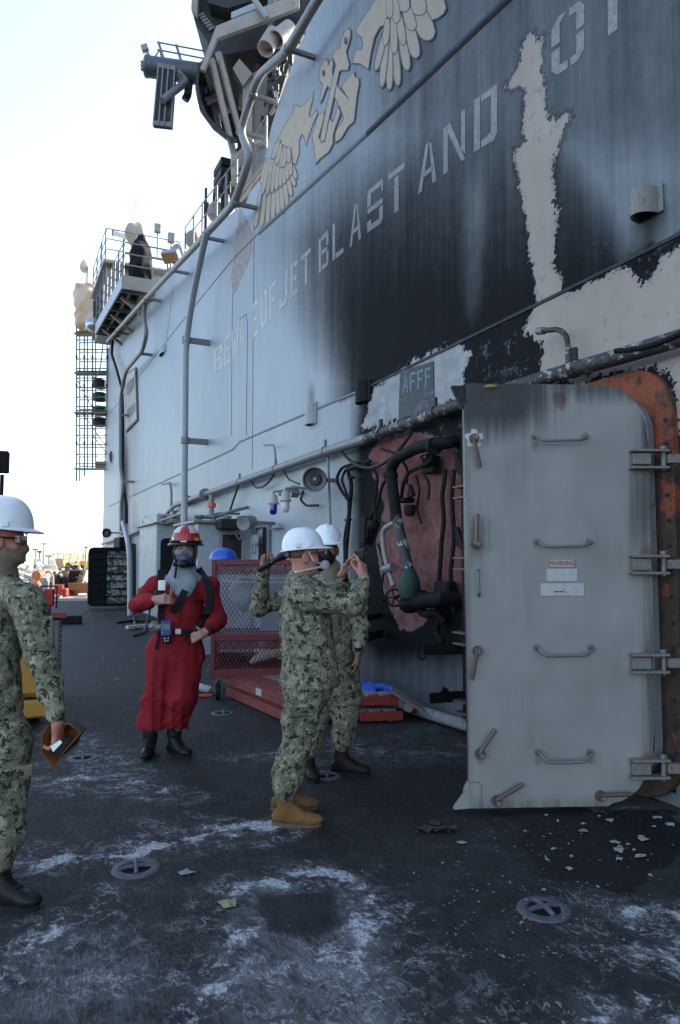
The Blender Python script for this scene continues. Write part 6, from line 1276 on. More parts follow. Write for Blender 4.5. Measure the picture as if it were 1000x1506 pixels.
# pair of searchlights
for k, ((x0, y0), (x1, y1), r_, lab) in enumerate((((404, 48), (390, 72), .17, 'lower tan drum shaped lamp under the tower'), ((428, 40), (406, 58), .17, 'upper tan drum shaped lamp under the tower'))):
    a_, b_ = Q(x0, y0, YM-1.4), Q(x1, y1, YM-1.6); t = thing('drum_lamp', lab, 'lamp', a_, 'drum lamps by the mast'); ax = (b_-a_); L = ax.length; MB().lathe(a_, ax, [(r_*.7, 0), (r_, .05), (r_*1.05, L), (r_*.9, L*.98), (r_*.7, L*.7)], 18).build('drum', M_mast, t, True); MB().bar(a_, a_+V(.5, .4, .1), .06, .06).build('bracket', M_mdark, t)
DB = thing('cable_tangle', 'dark tangle of cables and fittings between the mast and the wall top', 'cables', Q(405, 110)); rr2 = random.Random(3)
for k in range(16):
    x, y = rr2.uniform(396, 428), rr2.uniform(40, 150); x = x-(y-95)*.28; MB().tube(arc([Q(x, y, YM-1.2+rr2.uniform(-.4, .6)), Q(x+rr2.uniform(-6, 6), y+rr2.uniform(8, 20), YM-1.2), Q(x+rr2.uniform(-8, 8), y+rr2.uniform(20, 36), YM-.9)], .1), rr2.uniform(.02, .05), 6).build('cable', [M_mdark, M_rail, M_mast][k % 3 if k % 4 else 0], DB, True)
for k in range(7): x, y = rr2.uniform(396, 420), rr2.uniform(60, 135); x = x-(y-95)*.3; MB().box(Q(x, y, YM-1.0), .22, .2, .25, .5, .02).build('junction_box', M_mdark, DB)
plate([(440, -60), (490, -60), (470, 8), (430, 80), (412, 140), (400, 185), (392, 190), (398, 120), (410, 60), (440, -10)], YM-.5, .4, 'shadow_plate', M_mdark, DB)
c = Q(387, 216, YM-2); MH = thing('mushroom_vent', 'tan mushroom vent on the roof edge below the mast', 'vent', c-DZ*.9); MB().lathe(c-DZ*.06, DZ, [(.20, 0), (.22, .02), (.22, .09), (.15, .13)], 18).build('cap', M_mast, MH, True); MB().cyl(c, c-DZ*1.0, .11, n=12).build('stem', M_rail, MH, True)
for a, b, lab in (((352, 292), (398, 232), 'upper slanting pipe at the roof edge below the mast'), ((352, 302), (392, 262), 'lower slanting pipe at the roof edge below the mast')): single(MB().cyl(Q(*a, YM-2.4), Q(*b, YM-3.2), .045, n=8), 'edge_pipe', M_mast, lab, 'pipe', 'slanting pipes below the mast', smooth=True)
# yard with antenna panel
YD = thing('antenna_yard', 'dark cylindrical yard reaching outboard from the sponson, with handrail', 'yard', Q(290, 108)); YY = YM+.3
MB().cyl(Q(300, 110, YY), Q(217, 98, YY), .235, n=20).build('yard_tube', paint('dark_blue_grey', (.06, .067, .078), .5, amt=.3), YD, True); MB().lathe(Q(218, 98, YY), Q(217, 98, YY)-Q(230, 100, YY), [(.24, 0), (.25, .01), (.25, .05), (.2, .06)], 20).build('end_cap', M_rail, YD, True)
for x, y in ((233, 62), (259, 66)): MB().cyl(Q(x+8, y+26, YY), Q(x, y, YY), .03, n=8).build('post', M_rail, YD, True)
for d in (0, 11): MB().cyl(Q(231, 62+d, YY), Q(300, 75+d, YY), .018, n=6).build('rail', M_rail, YD, True)
PA_ = thing('panel_antenna', 'tall dark rectangular antenna panel hanging from the yard', 'antenna', Q(240, 100)); pq = [(232, 92), (258, 97), (252, 186), (224, 183)]
MB().poly([Q(x, y, YY-.45) for x, y in pq], V(0, .14, 0)).build('panel', M_mdark, PA_)
fr = [Q(x, y, YY-.47) for x, y in pq]; cc_ = sum(fr, Vector())/4; MB().ring(fr, [cc_+(p-cc_)*.86 for p in fr], V(0, .03, 0)).build('panel_frame', M_dgrey, PA_)
for t in (.33, .62): MB().bar(fr[0].lerp(fr[1], t), fr[3].lerp(fr[2], t), .03, .05, up=Y_).build('rib', M_dgrey, PA_)
BR = thing('yard_brace', 'grey tube brace angled beneath the antenna yard', 'brace', Q(268, 124)); MB().cyl(Q(239, 148, YY-.6), Q(274, 120, YY-.2), .085, n=12).build('tube', M_rail, BR, True); MB().cyl(Q(262, 106, YY-.2), Q(274, 120, YY-.2), .08, n=12).build('tube', M_rail, BR, True); MB().tube(arc([Q(278, 122, YY), Q(276, 140, YY), Q(272, 147, YY)], .05), .09, 10).build('curved_sleeve', M_mdark, BR, True); MB().tube([Q(276+4*math.cos(t), 131+5*math.sin(t), YY-.2) for t in [k*.5 for k in range(14)]], .02, 6).build('ring', M_mdark, BR, True)
CA_ = thing('yard_lamp', 'small bright square lamp and brackets at the tip of the antenna yard', 'lamp', Q(215, 74)); MB().obox(Q(213, 71, YY), (X_*.8+Z_*.3).normalized(), Y_, (Z_*.95-X_*.3).normalized(), .16, .12, .15, .01).build('lamp_head', M_pipe, CA_); MB().tube([Q(216, 76, YY), Q(222, 86, YY), Q(226, 92, YY)], .03, 6).build('arm', M_rail, CA_); MB().tube([Q(228, 84, YY), Q(234, 74, YY), Q(238, 86, YY)], .025, 6).build('loop', M_mast, CA_)
for k in range(3): MB().obox(Q(211, 92+5*k, YY), X_, Y_, Z_, .12, .1, .03).build('fin', M_pipe, CA_)
# ---- scaffold tower hung off the far end
M_sc = paint('scaffold_tube', (.15, .20, .20), .45, .3, amt=.3); M_scb = paint('scaffold_plank', (.26, .20, .14), .8, amt=.4); M_toe = flat('green_toe_board', (.02, .14, .06), .6)
SC = thing('scaffold_tower', 'slender tube scaffold tower with green toe boards hanging beyond the island end', 'scaffold', P(112, 695, 31))
sx = [112.5, 124, 136, 157.5]; depths = (30.6, 32.2)
for Y0 in depths:
    for i, x in enumerate(sx): 
        o_ = (Y0-30.6)*3; yb = 708 if i == 0 else 700 if (i == 1 and Y0 < 31) else 692
        MB().cyl(P(x+o_, yb, Y0), P(x+o_, 480, Y0), .038, n=6).build('standard', M_sc, SC, True)
    for y in list(range(500, 690, 14)): MB().cyl(P(111.5+(Y0-30.6)*3, y+(4 if Y0 > 31 else 0), Y0), P(160+(Y0-30.6)*3, y+(4 if Y0 > 31 else 0), Y0), .028, n=6).build('ledger', M_sc, SC, True)
for y in range(500, 690, 28):
    for x in (112.5, 157.5): MB().cyl(P(x, y, 30.6), P(x+4.8, y+2, 32.2), .021, n=6).build('transom', M_sc, SC, True)
for (x0, y0, x1, y1) in ((124, 612, 155, 655), (136, 640, 158, 668), (114, 560, 136, 600)): MB().cyl(P(x0, y0, 30.5), P(x1, y1, 30.5), .022, n=6).build('brace', M_sc if y0 != 612 else M_or2, SC, True)
for y in (492, 550, 608, 690):
    for k in range(3): MB().bar(P(111, y, 30.75+.5*k), P(161, y, 30.75+.5*k), .06, .42, up=Y_).build('plank', M_scb if y < 690 else M_sc, SC)
    if y < 690: MB().bar(P(113, y-4, 30.55), P(157, y-4, 30.55), .025, .16, up=Y_).build('toe_board', M_toe, SC)
MB().obox(P(152, 684, 31), X_, Y_, Z_, .5, .5, .28, .01).build('stacked_boards', M_scb, SC)
for x in sx:
    for y in (525, 567, 609, 651): MB().box(P(x, y, 30.58), .09, .09, .11, .3).build('coupler', M_mdark, SC)
for k, y in enumerate((565, 584, 604, 621)): c = P(147, y, 31.3); t = thing('dark_drum', 'dark box speaker fixed inside the scaffold, number %s from its base' % ('four', 'three', 'two', 'one')[k], 'box', c); t['label'] = ('topmost', 'second highest', 'second lowest', 'lowest')[k]+' dark drum fixed to the island end inside the scaffold'; t['group'] = 'dark drums on the island end'; MB().lathe(c-DZ*.2, DZ, [(.2, 0), (.3, .04), (.3, .34), (.22, .40)], 14).build('drum_body', M_mdark, t, True); MB().bar(c, c+V(1.2, .4, 0), .08, .08).build('bracket', M_mdark, t)
M_wrap = Mat('translucent_sheeting', .5); nn = M_wrap.noise(4, 5, .6); M_wrap.color(M_wrap.mix(M_wrap.lin(M_wrap.noise(1.2, 3, .5), .35, .65), (.50, .33, .18), (.60, .52, .43))); M_wrap.bump(nn, .5, .05); M_wrap.b.inputs['Transmission Weight'].default_value = .25
B = SDF(.035); 
B.box(P(135, 460, 31.6), (X_, Y_, Z_), (.58, .7, .85), .22, .1); B.box(P(128, 440, 31.6), (X_, Y_, Z_), (.40, .6, .55), .2, .2)
B.fold = lambda p: .016*np.sin(p@np.array([9, 4, 3.])+np.sin(p[:, 2]*5)*2)+.010*np.sin(p@np.array([-13, 8, 11.]))
SH_ = thing('sheeted_enclosure', 'orange lit plastic sheeting wrapped round the top of the scaffold', 'sheeting', P(134, 492, 31.6)); put(B, 'plastic_sheet', M_wrap.m, SH_)
for x in (128, 136, 146): MB().cyl(P(x, 492, 30.9), P(136+(x-136)*.3, 428, 31.2), .022, n=6).build('batten', M_mdark, SH_)
single(MB().tube(arc([P(152, 500, 30.4), P(150, 520, 30.4), P(147, 545, 30.4), P(140, 556, 30.4)], .3), .03, 6), 'hanging_hose', M_gry2, 'pale hose dangling down the scaffold tower', 'hose', smooth=True)
single(MB().box(P(139, 556, 30.4), .14, .1, .12, .3, .02), 'orange_tag', M_or2, 'small orange tag on the scaffold tower', 'tag')
# ================================================================ PEOPLE
# ---- materials for people
def skin(name, c, c2):
    m = Mat(name, .5); n = m.noise(40, 4); n2 = m.noise(9, 3); m.color(m.mix(m.step(n2, .4, .65), m.mix(m.lin(n, .3, .7), tuple(x*.85 for x in c), c), c2)); m.b.inputs['Subsurface Weight'].default_value = .06; m.b.inputs['Subsurface Radius'].default_value = (.01, .004, .002); return m.m
M_skinA = skin('fair_ruddy_skin', (.42, .215, .15), (.38, .15, .105)); M_skinB = skin('tan_skin', (.23, .115, .07), (.19, .085, .05)); M_skinC = skin('pinkish_skin', (.38, .20, .155), (.34, .15, .115)); M_skinD = skin('reddish_skin', (.38, .165, .11), (.32, .10, .07))
def camo(name):
    m = Mat(name, .85, 0, .2); co = m.co(); sn = m.n('VectorMath', operation='SNAP'); m.put(sn.inputs[0], co); sn.inputs[1].default_value = (.0062,)*3; q = sn.outputs[0]
    wp = m.n('VectorMath', operation='ADD'); m.put(wp.inputs[0], q); wp.inputs[1].default_value = (5, 2, 9); q2 = wp.outputs[0]
    a = m.noise(16, 5, .66, vec=q); b = m.noise(27, 5, .70, vec=q2); c = m.noise(23, 5, .66, vec=m.mapv(loc=(1, 8, 3), vec=q)); d = m.noise(34, 4, .6, vec=m.mapv(loc=(7, 1, 4), vec=q2))
    cl = m.mix(m.step(a, .47, .49), (.225, .198, .128), (.125, .125, .080)); cl = m.mix(m.step(c, .565, .575), cl, (.31, .272, .195)); cl = m.mix(m.step(d, .62, .63), cl, (.07, .08, .055))
    cl = m.mix(m.step(b, .548, .556), cl, (.017, .0165, .014)); f = m.noise(260, 2); cl = m.mix(m.mul(m.step(f, .4, .7), .18), cl, (.2, .2, .15)); m.color(cl)
    m.bump(m.noise(55, 4, .6), .25, .006); m.bump(f, .15, .001); return m.m
M_camo = camo('digital_camouflage_cloth')
def cloth(name, c, bump=.25, var=.28):
    m = Mat(name, .85, 0, .2); n = m.noise(7, 5, .6); f = m.noise(300, 2); k = m.mix(m.lin(n, .3, .7), tuple(x*(1-var) for x in c), tuple(x*(1+var) for x in c)); m.color(m.mix(m.mul(m.step(f, .4, .7), .15), k, tuple(min(1, x*1.6) for x in c))); m.bump(m.noise(45, 4, .6), bump, .006); return m.m
M_suit = cloth('red_coverall_cloth', (.185, .010, .014)); M_gaiter = cloth('tan_gaiter', (.20, .165, .115)); M_hood = cloth('grey_hood', (.21, .235, .26)); M_bk = cloth('black_webbing', (.012, .012, .013)); M_bkmask = cloth('black_mask', (.012, .012, .014))
M_tanb = cloth('tan_suede_boot', (.155, .080, .030), var=.35); M_lace = cloth('brown_lace', (.06, .032, .014)); M_blb = paint('black_leather_boot', (.014, .013, .013), .4, amt=.2, scale=14); M_sole = flat('boot_sole', (.10, .07, .045), .8); M_bsole = flat('black_sole', (.012, .012, .012), .7); M_brb = paint('dark_brown_boot', (.016, .011, .009), .5, amt=.2, scale=14)
mm = Mat('white_helmet_shell', .28); hn = mm.noise(8, 4); mm.color(mm.mix(mm.lin(hn, .3, .7), (.66, .67, .68), (.76, .77, .78))); M_hat = mm.m
M_plastic = flat('black_plastic', (.012, .012, .013), .4); M_lens = Mat('clear_lens', .05); M_lens.color((.25, .27, .28)); M_lens.b.inputs['Transmission Weight'].default_value = .8; M_strap = cloth('grey_white_strap', (.42, .41, .40)); M_redplast = flat('red_plastic', (.42, .02, .015), .35); M_eye = flat('eye_white', (.34, .31, .29), .3); M_hair = flat('dark_hair', (.03, .022, .017), .8)
def axes(f, up=(0, 0, 1)):
    f = Vector(f).normalized(); u = Vector(up); u = (u-f*u.dot(f)).normalized(); r = f.cross(u).normalized(); return f, u, r      # forward, up, right
def head(B, c, f, up, face=True, sc=1.0):
    f, u, r = axes(f, up); S_ = lambda a: a*sc
    B.ell(c+u*S_(.035), (r, f, u), (S_(.077), S_(.096), S_(.095)), .03)
    B.ell(c+f*S_(.018)-u*S_(.055), (r, f, u), (S_(.060), S_(.072), S_(.062)), .04)
    B.ell(c+f*S_(.050)-u*S_(.088), (r, f, u), (S_(.030), S_(.032), S_(.025)), .03)
    B.ell(c+f*S_(.078)+u*S_(.026), (r, f, u), (S_(.055), S_(.018), S_(.012)), .02)
    for s_ in (1, -1):
        B.ell(c+r*S_(.030*s_)+f*S_(.096)+u*S_(.010), (r, f, u), (S_(.016), S_(.012), S_(.010)), .012, -1)
        B.ell(c+r*S_(.043*s_)+f*S_(.062)-u*S_(.025), (r, f, u), (S_(.024), S_(.026), S_(.022)), .025)
        B.ell(c+r*S_(.080*s_)-f*S_(.005)-u*S_(.008), (r, f, u), (S_(.011), S_(.022), S_(.035)), .008)
        B.ell(c+r*S_(.090*s_)+f*S_(.002)-u*S_(.006), (r, f, u), (S_(.006), S_(.010), S_(.020)), .004, -1)
    B.cone(c+f*S_(.090)+u*S_(.014), S_(.010), c+f*S_(.112)-u*S_(.026), S_(.014), .012)
    for s_ in (1, -1): B.ell(c+f*S_(.100)+r*S_(.012*s_)-u*S_(.030), (r, f, u), (S_(.010),)*3, .008)
    B.ell(c+f*S_(.088)-u*S_(.055), (r, f, u), (S_(.026), S_(.014), S_(.007)), .006); B.ell(c+f*S_(.086)-u*S_(.068), (r, f, u), (S_(.022), S_(.014), S_(.008)), .006)
    B.ell(c+f*S_(.103)-u*S_(.061), (r, f, u), (S_(.022), S_(.010), S_(.0025)), .003, -1)
def eyes(c, f, up, parent, sc=1.0):
    f, u, r = axes(f, up)
    for s_ in (1, -1):
        p = c+r*(.030*s_*sc)+f*(.078*sc)+u*(.010*sc); e = MB().ell(p, .0118, .0118, .0118, 12, 8).build('eye', M_eye, parent, True); MB().lathe(p+f*.0105, f, [(.006, 0), (.005, .0022), (.001, .003)], 10).build('iris', M_plastic, e, True)
def hand(B, w, d, n, thumb, curl=(.5, .6, .4), spread=.012, th=None, k=.006, tcurl=.5, sc=1.0, curls=None):
    """w wrist, d finger direction, n palm normal, thumb: +1/-1 side along d x n"""
    d = Vector(d).normalized(); n = Vector(n); n = (n-d*n.dot(d)).normalized(); l = d.cross(n).normalized()*thumb     # towards the thumb
    B.cone(w-d*.02, .027*sc, w+d*.02*sc, .027*sc, .015, (n, 1.35))
    for o_, r_ in ((.028, .014), (.010, .0155), (-.010, .0155), (-.028, .014)): B.cone(w+d*.015*sc+l*o_*.55*sc, .016*sc, w+d*.085*sc+l*o_*sc, r_*sc, .015)
    B.ell(w+d*.04*sc+l*.024*sc+n*.012*sc, (d, l, n), (.034*sc, .02*sc, .018*sc), .012)
    for i, (o_, L) in enumerate(((.030, .90), (.010, 1.0), (-.010, .95), (-.029, .76))):
        cu = curls[i] if curls else curl; p = w+d*.088*sc+l*o_*sc; a = 0; dirn = (d+l*(o_*spread*40)).normalized(); r_ = .0092*sc
        for seg, an in zip((.046, .028, .022), cu):
            a += an; v = dirn*math.cos(a)+n*math.sin(a); q = p+v*seg*L*sc; B.cone(p, r_, q, r_*.92, k); p = q; r_ *= .92
    p = w+d*.022*sc+l*.026*sc+n*.008*sc; v = th or (d*.62+l*.62+n*.35); v = Vector(v).normalized(); q = p+v*.042*sc; B.cone(p, .0135*sc, q, .0115*sc, .010)
    v2 = (v+d*tcurl*.5-l*tcurl*.35+n*.2).normalized(); q2 = q+v2*.033*sc; B.cone(q, .0115*sc, q2, .010*sc, k); v3 = (v2+d*.2-l*tcurl*.4).normalized(); B.cone(q2, .010*sc, q2+v3*.026*sc, .0085*sc, k)
def hardhat(c, f, up, parent, mat, name='hard_hat', brim=.05, sc=1.0, tall=.135):
    f, u, r = axes(f, up); n, m_ = 44, 12; vs = []; fs = []
    for inner in (0, 1):
        for i in range(m_+1):
            t = i/m_*math.pi/2
            for k in range(n):
                a = 2*math.pi*k/n; ca, sa = math.cos(a), math.sin(a)
                rx, ry = .112*sc, (.138 if ca > 0 else .130)*sc
                pr = math.sin(t)**.82; z = tall*sc*math.cos(t)**.92
                lat = sa*rx*pr; fw = ca*ry*pr
                rid = .006*math.exp(-(lat/.014)**2)*math.sin(min(1, 2*(1-i/m_))*math.pi/2)+.004*(math.exp(-((abs(lat)-.045)/.010)**2))*math.sin(min(1, 2*(1-i/m_))*math.pi/2)
                p = c+f*fw+r*lat+u*(z+rid); 
                if inner: p = c+f*fw*.965+r*lat*.965+u*(z*.965)
                vs.append(p)
    M_ = (m_+1)*n
    for i in range(m_):
        for k in range(n): fs.append((i*n+k, i*n+(k+1) % n, (i+1)*n+(k+1) % n, (i+1)*n+k)); fs.append((M_+i*n+k, M_+(i+1)*n+k, M_+(i+1)*n+(k+1) % n, M_+i*n+(k+1) % n))
    hat = MB().add(vs, fs); o_r, i_r = [], []
    for k in range(n):
        a = 2*math.pi*k/n; ca, sa = math.cos(a), math.sin(a); b = .012+brim*max(0, ca)**1.6; rx, ry = .112*sc, (.138 if ca > 0 else .130)*sc
        dn = -.012*max(0, ca)-.004
        o_r.append(c+f*ca*(ry+b)+r*sa*(rx+b*.9)+u*dn); i_r.append(c+f*ca*ry*.96+r*sa*rx*.96+u*.004)
    hat.ring(o_r, i_r, u*.006)
    o = hat.build(name, mat, parent, True, 50)
    for s_ in (1, -1):
        for fw in (.02, -.05): p = c+r*(.111*s_*sc)+f*fw+u*.022; MB().obox(p, f, u, r, .032, .03, .014, .004).build('strap_slot', mat, o)
    return o
def boot(an, d, mat, solem, parent, L=.285, h=.16, up=V(0, 0, 1), wd_=1.0, ground=.0):
    d = Vector(d).normalized(); r = d.cross(Z_).normalized(); g = V(an.x, an.y, ground); B = SDF(.006)
    B.cone(an+V(0, 0, .08), .054, V(an.x, an.y, ground+.10), .050, .03); heel = g-d*.048+Z_*.052
    B.cone(heel, .037, g+d*.05+Z_*.050, .041, .03); B.cone(g+d*.05+Z_*.054, .041, g+d*.14+Z_*.042, .039, .03); B.ell(g+d*.165+Z_*.042, (d, r, Z_), (.060, .047*wd_, .032), .025); B.cone(g+d*.02+Z_*.10, .043, g+d*.09+Z_*.060, .037, .03)
    B.fold = folds(.0025, 5, 1.6); o = put(B, 'boot', mat, parent); pts = []
    for k in range(24):
        t = 2*math.pi*k/24; x = math.cos(t); y = math.sin(t); w_ = .050 if x > 0 else .042; pts.append(g+d*(.066+x*.152)+r*(y*w_*.95*(1-.15*max(0, x)**3))+Z_*.002)
    MB().poly(pts, Z_*.021).build('sole', solem, o)
    lc = MB()
    for k in range(5): p = g+d*(.115-.026*k)+Z_*(.094+.022*k); lc.tube([p-r*.028-d*.0, p+d*.008+Z_*.008, p+r*.028], .0035, 5)
    lc.build('laces', solem if mat != M_tanb else M_lace, o); return o
def stand(base, label, group='people on the deck'): return thing('person', label, 'person', base)
# -------------------------------------------------------------- sailor taking a photograph
def sailor_shirt(B, J, f, r, wide=1.0, deep=1.0):
    nk, ch, ws, hem = J['neck'], J['chest'], J['waist'], J['hem']; fl = (f, 1.30/deep)
    B.cone(ch+Z_*.10, .165*wide, ch-Z_*.06, .180*wide, .05, fl); B.cone(ch-Z_*.06, .180*wide, ws, .185*wide, .06, fl); B.cone(ws, .185*wide, hem, .212*wide, .05, fl)
    B.cone(nk-Z_*.02, .075, ch+Z_*.10, .13, .06)
    B.cone(nk-Z_*.02, .074, nk+Z_*.028, .066, .015)
    B.box(hem-Z_*.29, (X_, Y_, Z_), (.5, .5, .25), .005, .004, -1)
    for s in 'RL':
        sh, el, wr = J['sh'+s], J['el'+s], J['wr'+s]
        B.cone(nk+(sh-nk)*.30-Z_*.02, .070, sh, .078, .05); B.cone(sh, .080, sh.lerp(el, .55), .072, .04); B.cone(sh.lerp(el, .55), .072, el, .062, .03); B.cone(el, .064, el.lerp(wr, .4), .060, .03); B.cone(el.lerp(wr, .4), .060, el.lerp(wr, .93), .046, .02)
def torso_skin(B, J):
    B.cone(J['head']-Z_*.04, .056, J['neck'], .056, .03); B.cone(J['neck']-Z_*.03, .05, J['chest'], .10, .05); B.cone(J['chest'], .12, J['pel'], .12, .05)
    for s in 'RL':
        B.cone(J['neck'], .05, J['sh'+s], .05, .03); B.cone(J['sh'+s], .046, J['el'+s], .036, .02); B.cone(J['el'+s], .036, J['wr'+s], .026, .02)
        B.cone(J['pel'], .10, J['hip'+s], .085, .04); B.cone(J['hip'+s], .085, J['kn'+s], .055, .03); B.cone(J['kn'+s], .055, J['an'+s], .04, .03)
def trousers(B, J, f, wl=1.0, blouse=.02, deep=1.15):
    fl = (f, 1.22/deep*1.0)
    B.cone(J['waist']-Z_*.02, .15, J['pel'], .162, .05, fl)
    for s in 'RL':
        h_, k_, a_ = J['hip'+s], J['kn'+s], J['an'+s]; bl = a_+Z_*blouse*4
        B.cone(J['pel'], .14, h_, .125*wl, .05, fl); B.cone(h_, .122*wl, h_.lerp(k_, .6), .104*wl, .04); B.cone(h_.lerp(k_, .6), .104*wl, k_, .088*wl, .03); B.cone(k_, .088*wl, k_.lerp(bl, .6), .086*wl, .03); B.cone(k_.lerp(bl, .6), .086*wl, bl+Z_*.03, .082*wl, .03); B.cone(bl+Z_*.03, .078*wl, bl-Z_*.015, .066, .015)
# ---- A: photographer
fA, uA, rA = axes(V(.90, .43, 0)); base = V(P(430, 1200, 4.42).x, 4.5, 0)
PA = stand(base, 'sailor in white hard hat and tan boots raising a small camera with both hands')
J = dict(head=P(446, 820, 4.5), neck=P(437, 857, 4.5), chest=P(449, 908, 4.5), waist=P(454, 965, 4.5), hem=P(455, 1000, 4.5), pel=P(453, 1006, 4.5),
         shR=P(443, 878, 4.33), shL=P(462, 872, 4.68), elR=P(519, 890, 4.30), elL=P(507, 883, 4.78), wrR=P(536, 851, 4.44), wrL=P(503, 846, 4.66),
         hipR=P(447, 1018, 4.42), hipL=P(453, 1016, 4.59), knR=P(437, 1090, 4.38), knL=P(437, 1086, 4.62), anR=P(420, 1182, 4.37), anL=P(418, 1163, 4.63))
hfA, huA = V(.95, .28, .10), V(-.16, 0, 1)
B = SDF(.0055); head(B, J['head'], hfA, huA); torso_skin(B, J)
camP = P(529, 815, 4.54)
hand(B, J['wrR'], P(530, 815, 4.48)-J['wrR'], V(-.75, .55, .15), 1, curls=((.15, .45, .3), (.5, .9, .5), (.6, 1.0, .6), (.7, 1.0, .6)), th=V(-.55, .1, .65))
hand(B, J['wrL'], P(518, 814, 4.58)-J['wrL'], V(.75, -.5, .1), -1, curls=((.1, .35, .2), (.4, .8, .5), (.5, .9, .5), (.6, .9, .5)), th=V(.6, -.3, .6))
put(B, 'body', M_skinA, PA); eyes(J['head'], hfA, huA, PA)
B = SDF(.007); sailor_shirt(B, J, fA, rA, 1.0, 1.12); B.box(J['shR'].lerp(J['elR'], .45)+V(.0, -.066, .0), (J['elR']-J['shR'], V(0, 1, 0), Z_), (.07, .012, .05), .008, .012); B.fold = folds(.014, 3, 1.15); put(B, 'camouflage_shirt', M_camo, PA)
B = SDF(.007); trousers(B, J, fA, 1.0); B.box(J['hipR'].lerp(J['knR'], .55)-V(0, .10, 0), (fA, rA, Z_), (.075, .016, .09), .01, .012); B.fold = folds(.014, 8, 1.1); put(B, 'camouflage_trousers', M_camo, PA)
pc = J['hipR'].lerp(J['knR'], .55)-V(0, .10, 0)+rA*.014; B = SDF(.005); B.box(pc+Z_*.065, (fA, rA, Z_), (.080, .012, .026), .006, .004); put(B, 'pocket_flap', M_camo, PA)
sc_ = J['shR'].lerp(J['elR'], .45)+V(0, -.074, 0); ud = (J['elR']-J['shR']).normalized(); B = SDF(.005); B.box(sc_-ud*.05, (ud, V(0, 1, 0), Z_), (.022, .010, .050), .005, .004); put(B, 'sleeve_flap', M_camo, PA)
B = SDF(.006); B.ell(J['head']+huA.normalized()*.03-hfA.normalized()*.02, (hfA.cross(huA), hfA, huA), (.0795, .083, .072), .01); B.ell(J['head']+huA.normalized()*.03+hfA.normalized()*.07, (hfA.cross(huA), hfA, huA), (.12, .065, .13), .01, -1); B.box(J['head']-Z_*.07, (X_, Y_, Z_), (.2, .2, .065), .005, .01, -1); put(B, 'cropped_hair', flat('short_brown_hair', (.10, .06, .04), .8), PA)
boot(J['anR'], V(.97, -.12, 0), M_tanb, M_sole, PA); boot(J['anL'], V(1, .05, 0), M_tanb, M_sole, PA)
f_, u_, r_ = axes(hfA, huA); hat = hardhat(J['head']+u_*.052+f_*.0, hfA, huA, PA, M_hat)
MB().obox(J['head']+u_*.03-f_*.10, r_, u_, f_, .11, .035, .01, .004).build('nape_strap', M_plastic, PA)
# half mask respirator with grey straps, red framed glasses
mk = J['head']+f_*.095-u_*.050; B = SDF(.005); B.ell(mk, (r_, f_, u_), (.045, .045, .050), .02); B.ell(mk+f_*.03-u_*.005, (r_, f_, u_), (.028, .026, .028), .02); put(B, 'respirator_mask', M_bkmask, PA)
for s_ in (1, -1): MB().lathe(mk+f_*.02+r_*.035*s_-u_*.012, (f_*.35+r_*s_*.9), [(.028, 0), (.031, .012), (.030, .028), (.022, .032)], 16).build('filter', paint('grey_filter', (.36, .36, .37), .5, amt=.1), PA, True)
def band(pts, w_, t_, mat, name, parent, up=Z_):
    mb = MB()
    for a_, b_ in zip(pts, pts[1:]): mb.bar(a_, b_, t_, w_, up=up)
    return mb.build(name, mat, parent)
for s_ in (1, -1):
    e_ = J['head']+r_*.090*s_
    band([mk+r_*.045*s_, e_+f_*.04-u_*.030, e_+f_*.015+u_*.028], .011, .004, M_strap, 'head_strap', PA, up=u_); band([mk+r_*.045*s_-u_*.02, J['head']+r_*.072*s_-u_*.075+f_*.02, J['head']+r_*.062*s_-u_*.085-f_*.06, J['head']-f_*.085-u_*.085], .012, .004, M_strap, 'neck_strap', PA)
    MB().tube([J['head']+r_*.078*s_+u_*.012-f_*.0, J['head']+r_*.076*s_+u_*.022+f_*.06, J['head']+r_*.060*s_+u_*.020+f_*.098], .0045, 6).build('glasses_arm', M_redplast, PA, True)
    MB().obox(J['head']+r_*.032*s_+u_*.012+f_*.104, r_, u_, f_, .052, .034, .004, .002).build('glasses_lens', M_lens.m, PA)
CMT = thing('compact_camera', 'small black compact camera held up in both hands of the photographing sailor', 'camera', camP); cf = V(.8, .6, .1).normalized(); cr_ = V(.6, -.8, 0).normalized()
MB().obox(camP, cr_, Z_, cf, .092, .054, .024, .006).build('camera_body', M_plastic, CMT); MB().lathe(camP+cf*.013, cf, [(.024, 0), (.024, .018), (.018, .022), (.016, .012)], 18).build('lens', M_bar, CMT, True); MB().cyl(camP+Z_*.031+cr_*.03, camP+Z_*.037+cr_*.03, .007, n=10).build('button', M_bar, CMT, True)
MB().tube([J['wrL']+(J['wrL']-J['elL']).normalized()*t_ for t_ in (-.035, -.01)], .040, 14).build('black_cuff', M_bk, PA, True)
# ---- B: second sailor
fB, uB, rB = axes(V(.30, -.95, 0)); PB = stand(V(P(503, 1130, 5.4).x, 5.4, 0), 'sailor in white hard hat with black face mask standing behind the photographing sailor')
J = dict(head=P(481, 809, 5.38), neck=P(486, 853, 5.4), chest=P(487, 905, 5.42), waist=P(490, 960, 5.42), hem=P(491, 1000, 5.42), pel=P(491, 1008, 5.42),
         shR=P(455, 870, 5.42), shL=P(522, 870, 5.38), elR=P(380, 893, 5.30), elL=P(530, 920, 5.36), wrR=P(388, 838, 5.16), wrL=P(527, 958, 5.26),
         hipR=P(473, 1015, 5.42), hipL=P(507, 1015, 5.42), knR=P(462, 1065, 5.40), knL=P(508, 1060, 5.36), anR=P(452, 1125, 5.36), anL=P(502, 1110, 5.40))
hfB, huB = V(-.04, -1, -.04), V(0, 0, 1)
B = SDF(.0055); head(B, J['head'], hfB, huB); torso_skin(B, J)
fl_d = (P(424, 812, 5.08)-P(379, 838, 5.12)).normalized()
